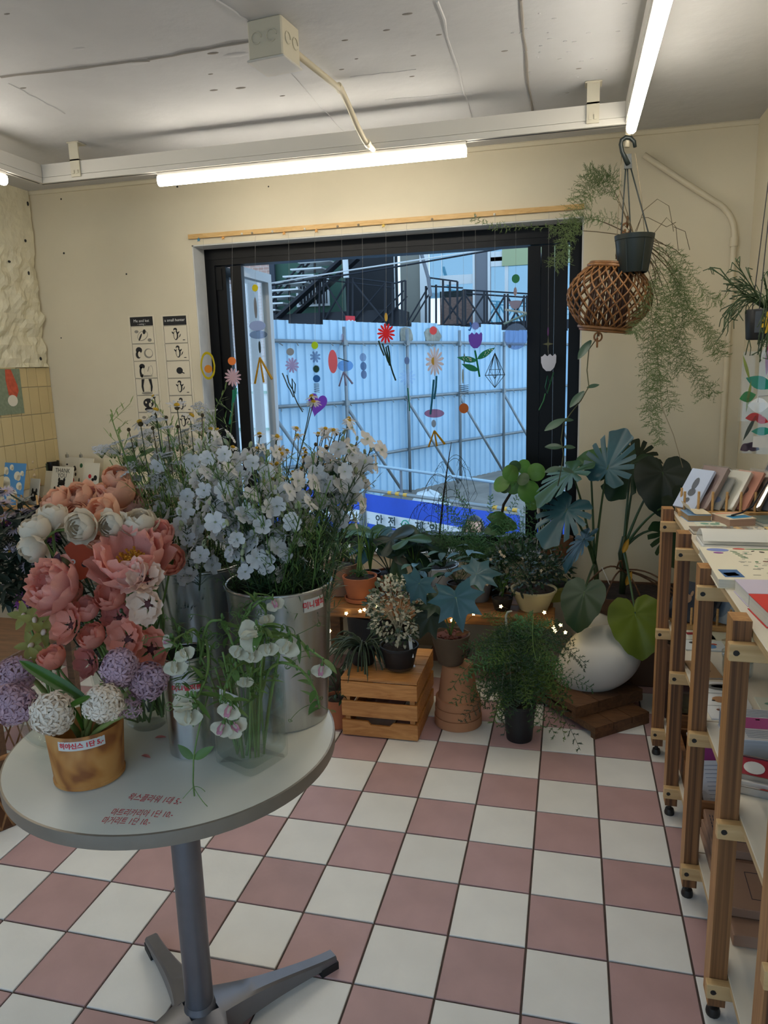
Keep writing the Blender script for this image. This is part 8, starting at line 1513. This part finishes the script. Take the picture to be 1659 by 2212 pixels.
for k in range(9): part('flower_ornament', G().leaf(.032, .015, facing(fc, (-.15, -1, .05), k * 2 * PI / 9) @ Matrix.Translation((.008, 0, 0)), fold=.1, nu=5, nv=2), yl, t, angle=180)
part('plant_tag', G().box(fc.x - .05, fc.x - .032, fc.y + .004, fc.y + .006, fc.z - .03, fc.z + .035), mat('tag_grey', hexc('4a5058'), .5), t, smooth=False)
# clear sleeves of acrylic flower pieces on the right wall
FS = glass('film_sleeve', (.96, .97, .97), .07, .12, .3); tealp, grnp, redp, plp, magp, ylg = [mat('acrylic_' + n, hexc(h), .3, trans=.35) for n, h in (('teal', '1f9a82'), ('green', '2f8f4c'), ('red', 'c8282c'), ('plum', '4a2a44'), ('magenta', 'b03a7c'), ('lime', '9aa84c'))]
def sleeve(lab, px, py, wpx, hpx, dep, bits):
    c = AT(px, py, dep); t = thing('accessory_sleeve', lab, 'packet', c, 'clear sleeves of acrylic pieces'); k = dep / FOC; F = facing(c, (-.55, -1, .1)); w_, h_ = wpx * k / 2, hpx * k / 2
    n = 6; vs = []
    for s_ in (-1, 1):
        for i in range(n + 1):
            for j in (-1, 0, 1): vs.append(F @ V((w_ * (2 * i / n - 1), h_ * j, s_ * (.006 - .006 * abs(2 * i / n - 1)) + .002 * math.sin(i * 2 + j))))
    g = G(); o = (n + 1) * 3
    for s_ in (0, 1): g.add(vs[s_ * o:(s_ + 1) * o], [(i * 3 + j, i * 3 + 3 + j, i * 3 + 4 + j, i * 3 + 1 + j) for i in range(n) for j in range(2)])
    part('film', g, FS, t)
    for nm, m, x, y, a, L, w2 in bits: part(nm, G().slab([(L * k * (u - .5), math.sin(PI * u) * w2 * k) for u in [i / 8 for i in range(9)]] + [(L * k * (u - .5), -math.sin(PI * u) * w2 * k) for u in [i / 8 for i in range(7, 0, -1)]], F @ Matrix.Translation((x * k, -y * k, .0)) @ Matrix.Rotation(a, 4, 'Z'), .003), m, t, smooth=False)
    part('hanger_loop', G().tube([F @ V((0, h_, 0)), F @ V((0, h_ + .02, 0)), V((XR - .002, c.y + .03, c.z + h_ + .03))], .0012, 4), thread, t)
sleeve('clear sleeve with a big dotted teal leaf and lime stems by the right wall', 1632, 835, 62, 150, 2.45, [('teal_leaf', tealp, 8, -8, -.35, 62, 14), ('lime_stem', ylg, -22, -40, 1.9, 60, 3), ('lime_stem', ylg, -12, 20, 1.5, 70, 3), ('green_leaf', grnp, -14, 22, .3, 34, 12), ('paper_insert', WHITE, 10, 40, 0, 44, 16)])
sleeve('clear sleeve with a red flower and dark green leaves below the dotted leaf', 1632, 925, 60, 110, 2.42, [('red_flower', redp, -6, -24, .2, 34, 9), ('red_flower', redp, 10, -18, -.3, 30, 8), ('green_leaf', tealp, 14, 6, .05, 44, 9), ('dark_leaf', L_dk2, -12, 0, 1.2, 60, 4), ('plum_piece', plp, -16, 42, .6, 26, 9), ('plum_piece', plp, -2, 40, -.4, 30, 10)])
sleeve('clear sleeve with a magenta strip at the far right edge', 1655, 770, 26, 90, 2.5, [('magenta_strip', magp, 4, 0, 1.57, 80, 5), ('white_loop', WHITE, -5, -10, 1.2, 40, 3)])
dp = AT(1648, 955, 2.4); solo('packet_header', G().slab([(-.03, -.018), (.04, -.018), (.04, .018), (-.03, .018)], facing(dp, (-.5, -1, .1)), .002), mat('grey_card', hexc('b9b7b0'), .6), 'plain grey packet header card under the acrylic sleeves', 'card', dp, smooth=False)
solo('black_board', G().bbox(.806, .826, -.30, .02, Z1 + .001, 1.28, .002), mat('black_panel', hexc('0b0b0c'), .5), 'black board leaning at the right wall behind the cards', 'board', (.82, -.15, Z1), smooth=False)
# ================================================================ counter in the left corner
CZ = .80; wct = wood('counter_wood', hexc('5a4230'), hexc('7d5d42'), 4, (1.5, 9, 9), .5); t = thing('corner_counter', 'dark wooden counter along the tiled left corner behind the flowers', 'counter', (-2.3, .75, 0))
part('worktop', G().bbox(XL + .012, -1.84, .50, .985, CZ - .03, CZ, .002), wct, t, smooth=False); part('worktop', G().bbox(XL + .012, -2.33, -.35, .4985, CZ - .03, CZ, .002), wct, t, smooth=False)
for (x, y) in ((-1.88, .55), (-1.88, .95), (-2.38, -.3), (-2.72, -.3)): part('leg', G().box(x - .025, x + .025, y - .025, y + .025, 0, CZ - .03), wct, t, smooth=False)
part('shelf', G().box(XL + .02, -1.86, .52, .98, .40, .42), wct, t, smooth=False)
def stand(name, lab, cat, x, y, yd, fn, top=None, h0=1):
    p = AY(x, y, yd); k = (AY(x, top, yd).z - CZ) / h0 if top else 1; p.z = CZ; t = thing(name, lab, cat, p); fn(t, p)
    for c in KIDS[t.name]:
        for v in c.data.vertices: v.co.z *= k
    return t
wax = mat('terracotta_wax', hexc('b98263'), .5, trans=.1); waxc = mat('cream_wax', hexc('d8c4a4'), .5, trans=.15); waxw = mat('white_wax', hexc('d2cdc0'), .5, trans=.15)
def f(t, p): part('wax', G().lathe([(.026, 0), (.027, .004), (.027, .185), (.022, .19), (0, .188)], 20, p), wax, t); part('wick', G().tube([p + V((0, 0, .188)), p + V((.002, 0, .202))], .0012, 5), BLACK, t)
stand('pillar_candle', 'tall terracotta coloured pillar candle before the wall tiles', 'candle', 33, 1030, .84, f, 958, .19)
def f(t, p): part('wax', G().lathe([(.010, 0.02), (.0105, .10), (.004, .105), (0, .105)], 12, p), waxw, t); part('wick', G().tube([p + V((0, 0, .105)), p + V((0, 0, .115))], .001, 4), BLACK, t); part('holder', G().lathe([(.02, 0), (.028, .012), (.03, .022), (.012, .024), (0, .022)], 16, p), wax, t)
stand('stub_candle', 'slim white candle in a small clay holder beside the pillar candle', 'candle', 47, 1040, .80, f, 988, .105)
def f(t, p):
    part('holder', G().lathe([(.028, 0), (.012, .02), (.011, .045), (.034, .052), (.036, .06), (.012, .06), (0, .058)], 20, p), wax, t); g = G()
    g.lathe([(.0135 - .008 * i / 40 + .0042 * math.sin(i * .95), .058 + i * .0042) for i in range(41)] + [(0, .235)], 14, p, fn=lambda v: V((v.x + .003 * math.cos(v.z * 120), v.y + .003 * math.sin(v.z * 120), v.z))); part('wax', g, waxc, t)
stand('twisted_candle', 'cream twisted candle in a pale clay holder before the cactus', 'candle', 74, 1050, .78, f, 953, .235)
cact = mat('cactus_green', hexc('26361f'), .6, bump=.4, bsc=120)
def f(t, p):
    part('pot', G().lathe([(.03, 0), (.042, .05), (.038, .05), (.028, .006), (0, .006)], 20, p, caps=False), terrab, t)
    for (dx, h_, b) in ((0, .15, 0), (-.035, .09, -.03), (.035, .11, .03), (.02, .13, .0)): part('column', G().tube([p + V((dx * .3, 0, .04)), p + V((dx + b * .2, .004, .07)), p + V((dx + b * .3, .004, .05 + h_))], [.009, .012, .007], 8), cact, t, angle=180)
stand('cactus', 'dark green many-armed cactus in a pot behind the twisted candle', 'plant', 88, 1035, .88, f, 984, .2)
stand('black_bowl', 'black glossy bowl against the wall tiles right of the cactus', 'bowl', 113, 1022, .93, lambda t, p: part('bowl', G().lathe([(.025, 0), (.04, .03), (.045, .075), (.042, .075), (.036, .03), (0, .006)], 24, p, caps=False), mat('black_glaze', hexc('12110f'), .25), t), 996, .075)
def pcard(lab, x0, y0, x1, y1, yd, col, lean, art=(), texts=(), slant=0.0, cat='card', grp='cards on the counter'):
    a, b = AY(x0, y0, yd), AY(x1, y0, yd); w_ = (b.x - a.x); c = V(((a.x + b.x) / 2, yd, CZ)); hgt = a.z - CZ; t = thing('display_card', lab, cat, c, grp); M = Matrix.Translation(c) @ Matrix.Rotation(-.25, 4, 'Z') @ Matrix.Rotation(-lean, 4, 'X')
    part('sheet', G().box(-w_ / 2, w_ / 2, -.002, .002, 0, hgt).xf(M), mat('counter_card_' + col, hexc(col), .6), t, smooth=False); by = {}
    for (c2, ax_, ay_, rx, ry) in art: by.setdefault(c2, G()).slab([((ax_ + math.cos(q) * rx) * w_, (ay_ + math.sin(q) * ry) * hgt) for q in [2 * PI * i / 14 for i in range(14)]], M @ Matrix(((1, 0, 0, 0), (0, 0, -1, -.0026 - .0004 * len(by)), (0, 1, 0, 0), (0, 0, 0, 1))), .0004)
    for c2, g in by.items(): part('picture', g, mat('counter_ink_' + c2, hexc(c2), .6), t, smooth=False)
    for (s_, size, y_) in texts: part('lettering', G().text(s_, size, lambda x, y: M @ V((x, -.0032, hgt * y_ + y))), BLACK, t, smooth=False)
    return t
CAT_ = [('1a1817', 0, .36, .2, .2), ('1a1817', 0, .52, .17, .1), ('1a1817', -.12, .62, .05, .06), ('1a1817', .12, .62, .05, .06), ('1a1817', -.3, .3, .06, .12), ('d8d0bc', .0, .44, .1, .02)]
pcard('THANK YOU card with a plump black cat on the counter', 92, 1008, 150, 1008, .70, 'dcd4be', .25, CAT_, (('THANK', .034, .88), ('YOU', .034, .74)))
pcard('plain cream card behind the THANK YOU card', 80, 1018, 136, 1018, .75, 'd0c8b2', .25)
cl = []
for (x, y, r) in [(-.35, .82, .12), (-.3, .55, .2), (-.38, .52, .12), (.18, .72, .14), (.1, .3, .16), (.3, .5, .12), (-.1, .2, .1), (.38, .78, .08), (-.1, .9, .09), (.32, .2, .09), (-.38, .18, .1)]: cl += [('e2dcc8', x, y, r, r * .7), ('e2dcc8', x + r * .5, y - r * .3, r * .6, r * .5)]
pcard('large sky blue card with white clouds at the left picture edge', -22, 1000, 42, 1000, .50, '4f8fc8', .25, cl, cat='card')
pcard('pale card with a black cat head beside the cloud card', 52, 1034, 78, 1034, .62, 'cfc8b6', .25, [('1a1817', .05, .3, .36, .2), ('1a1817', -.15, .52, .1, .1), ('1a1817', .25, .52, .1, .1), ('d8d0bc', -.05, .34, .1, .06)])
KITS = [('1d1b1a', ru(-.35, .35), ru(.1, .6), ru(.06, .12), ru(.04, .09)) for _ in range(11)]
pcard('clipped sheet of small black cat stickers in the back row', 124, 988, 172, 988, .90, 'd6cfbc', .2, [('2c2826', ru(-.4, .4), ru(.1, .8), ru(.03, .08), ru(.02, .06)) for _ in range(12)] + [('b8423a', .0, .4, .06, .05)])
pcard('sticker sheet with green and black figures, behind the red-bowed one', 152, 990, 192, 990, .86, 'dcd4c0', .22, [('2f5f3c', -.3, .8, .1, .06)] + [('221f1e', ru(-.4, .4), ru(.1, .7), ru(.04, .1), ru(.03, .08)) for _ in range(10)])
pcard('clear packet of black cat stickers with one red bow', 164, 1000, 206, 1000, .80, 'e0d9c6', .22, KITS + [('c43038', -.05, .62, .1, .06)])
pcard('cream envelope in clear film before the far wall', 208, 990, 256, 990, .90, 'd9cfb0', .18, [('6a6250', .1, .4, .1, .06)])
pcard('second cream envelope in clear film, rightmost on the counter', 248, 1018, 316, 1018, .80, 'd6ccae', .3, [('8a8470', .1, .7, .08, .05)])
for (x, lab) in ((146, 'small steel bulldog clip on the sticker sheet'), (176, 'small brass clip on the green figure sheet')): p = AY(x, 985, .888); solo('bulldog_clip', G().bbox(p.x - .008, p.x + .008, p.y - .012, p.y + .002, p.z - .008, p.z + .010, .002).tube([p + V((-.004, -.004, .008)), p + V((0, -.004, .02)), p + V((.004, -.004, .008))], .0012, 5), met, lab, 'clip', p, 'clips on the sticker sheets')
dowelrack_y = .44; t = thing('counter_card_rack', 'low wooden card rack with dowels before the cloud card', 'holder', AY(30, 1095, .47)); p = AY(30, 1095, .47)
part('base_bar', G().bbox(p.x - .16, p.x + .2, .46, .48, CZ + .0, CZ + .02, .002), LIGHTW, t, smooth=False)
for x in (-6, 36, 47, 80): q = AY(x, 1080, .47); part('dowel', G().tube([(q.x, .47, CZ + .012), (q.x, .47, CZ + .075)], .005, 8), LIGHTW, t)
# low wire shelf and a woven stool at the left picture edge
p = AT(-30, 1420, 2.7); t = thing('wire_shelf', 'low wooden shelf with a wire grid seen through the square vase', 'shelf', (p.x, p.y, 0))
part('plank', G().bbox(p.x - .35, p.x + .12, p.y - .12, p.y + .35, p.z - .02, p.z + .02, .003), wct, t, smooth=False)
for k in range(6): part('grid_wire', G().tube([(p.x - .34, p.y - .11, p.z + .03 + k * .03), (p.x + .11, p.y - .11, p.z + .03 + k * .03)], .002, 5), met, t)
for k in range(8): part('grid_wire', G().tube([(p.x - .34 + k * .064, p.y - .11, p.z + .02), (p.x - .34 + k * .064, p.y - .11, p.z + .19)], .002, 5), met, t)
for x in (p.x - .33, p.x + .1):
    for y in (p.y - .1, p.y + .33): part('leg', G().box(x - .015, x + .015, y - .015, y + .015, 0, p.z - .02), wct, t, smooth=False)
p = AT(-40, 1590, 2.5); t = thing('woven_basket', 'low brown woven basket beyond the table at the left picture edge', 'basket', (p.x, p.y, 0)); z = p.z; g = G()
for k in range(28):
    for s in (-1, 1): g.tube([(p.x + math.cos(a) * r, p.y + math.sin(a) * r, q) for a, r, q in [(k * 2 * PI / 28 + s * .5 * u, .17 + .04 * u, .004 + (z - .01) * u) for u in (0, .25, .5, .75, 1)]], .004, 4)
tag(part('weave', g, cane, t), kind='stuff'); part('rim', G().tube([(p.x + math.cos(a * PI / 14) * .21, p.y + math.sin(a * PI / 14) * .21, z) for a in range(29)], .008, 6), cane, t, angle=180); part('bottom', G().lathe([(.17, 0), (.17, .006)], 28, (p.x, p.y, 0)), cdk, t)
# ================================================================ labels of flowers that only their place tells apart
ORD = ['first', 'second', 'third', 'fourth', 'fifth', 'sixth', 'seventh', 'eighth', 'ninth', 'tenth', 'eleventh', 'twelfth']
for grp, base, rows in (('white delphiniums in the front bucket', 'white delphinium spray in the front bucket', 3), ('white delphiniums in the rear bucket', 'white delphinium spray in the rear bucket', 2), ('white lace flowers', 'white lace flower before the far wall', 3), ('white asters in the square vase', 'white aster in the square vase', 2), ('purple asters in the square vase', 'purple aster in the square vase', 1), ('small daisies before the window', 'small daisy before the window', 4), ('small daisies among the delphiniums', 'small yellow centred daisy among delphiniums', 3), ('daisy buds', 'dark round daisy bud', 2)):
    L_ = sorted(HEADS[grp], key=lambda q: -q[1].z); n = -(-len(L_) // rows)
    for r in range(rows):
        for i, (o, p) in enumerate(sorted(L_[r * n:(r + 1) * n], key=lambda q: (q[1] - CAM).dot(RX) / (q[1] - CAM).dot(FW))):
            rw = [['only'], ['upper', 'lower'], ['upper', 'middle', 'lower'], ['top', 'second', 'third', 'bottom']][rows - 1][r]
            o['label'] = base + ', ' + ORD[i] + ' from the left' + ('' if rows == 1 else ' in the ' + rw + ' row')
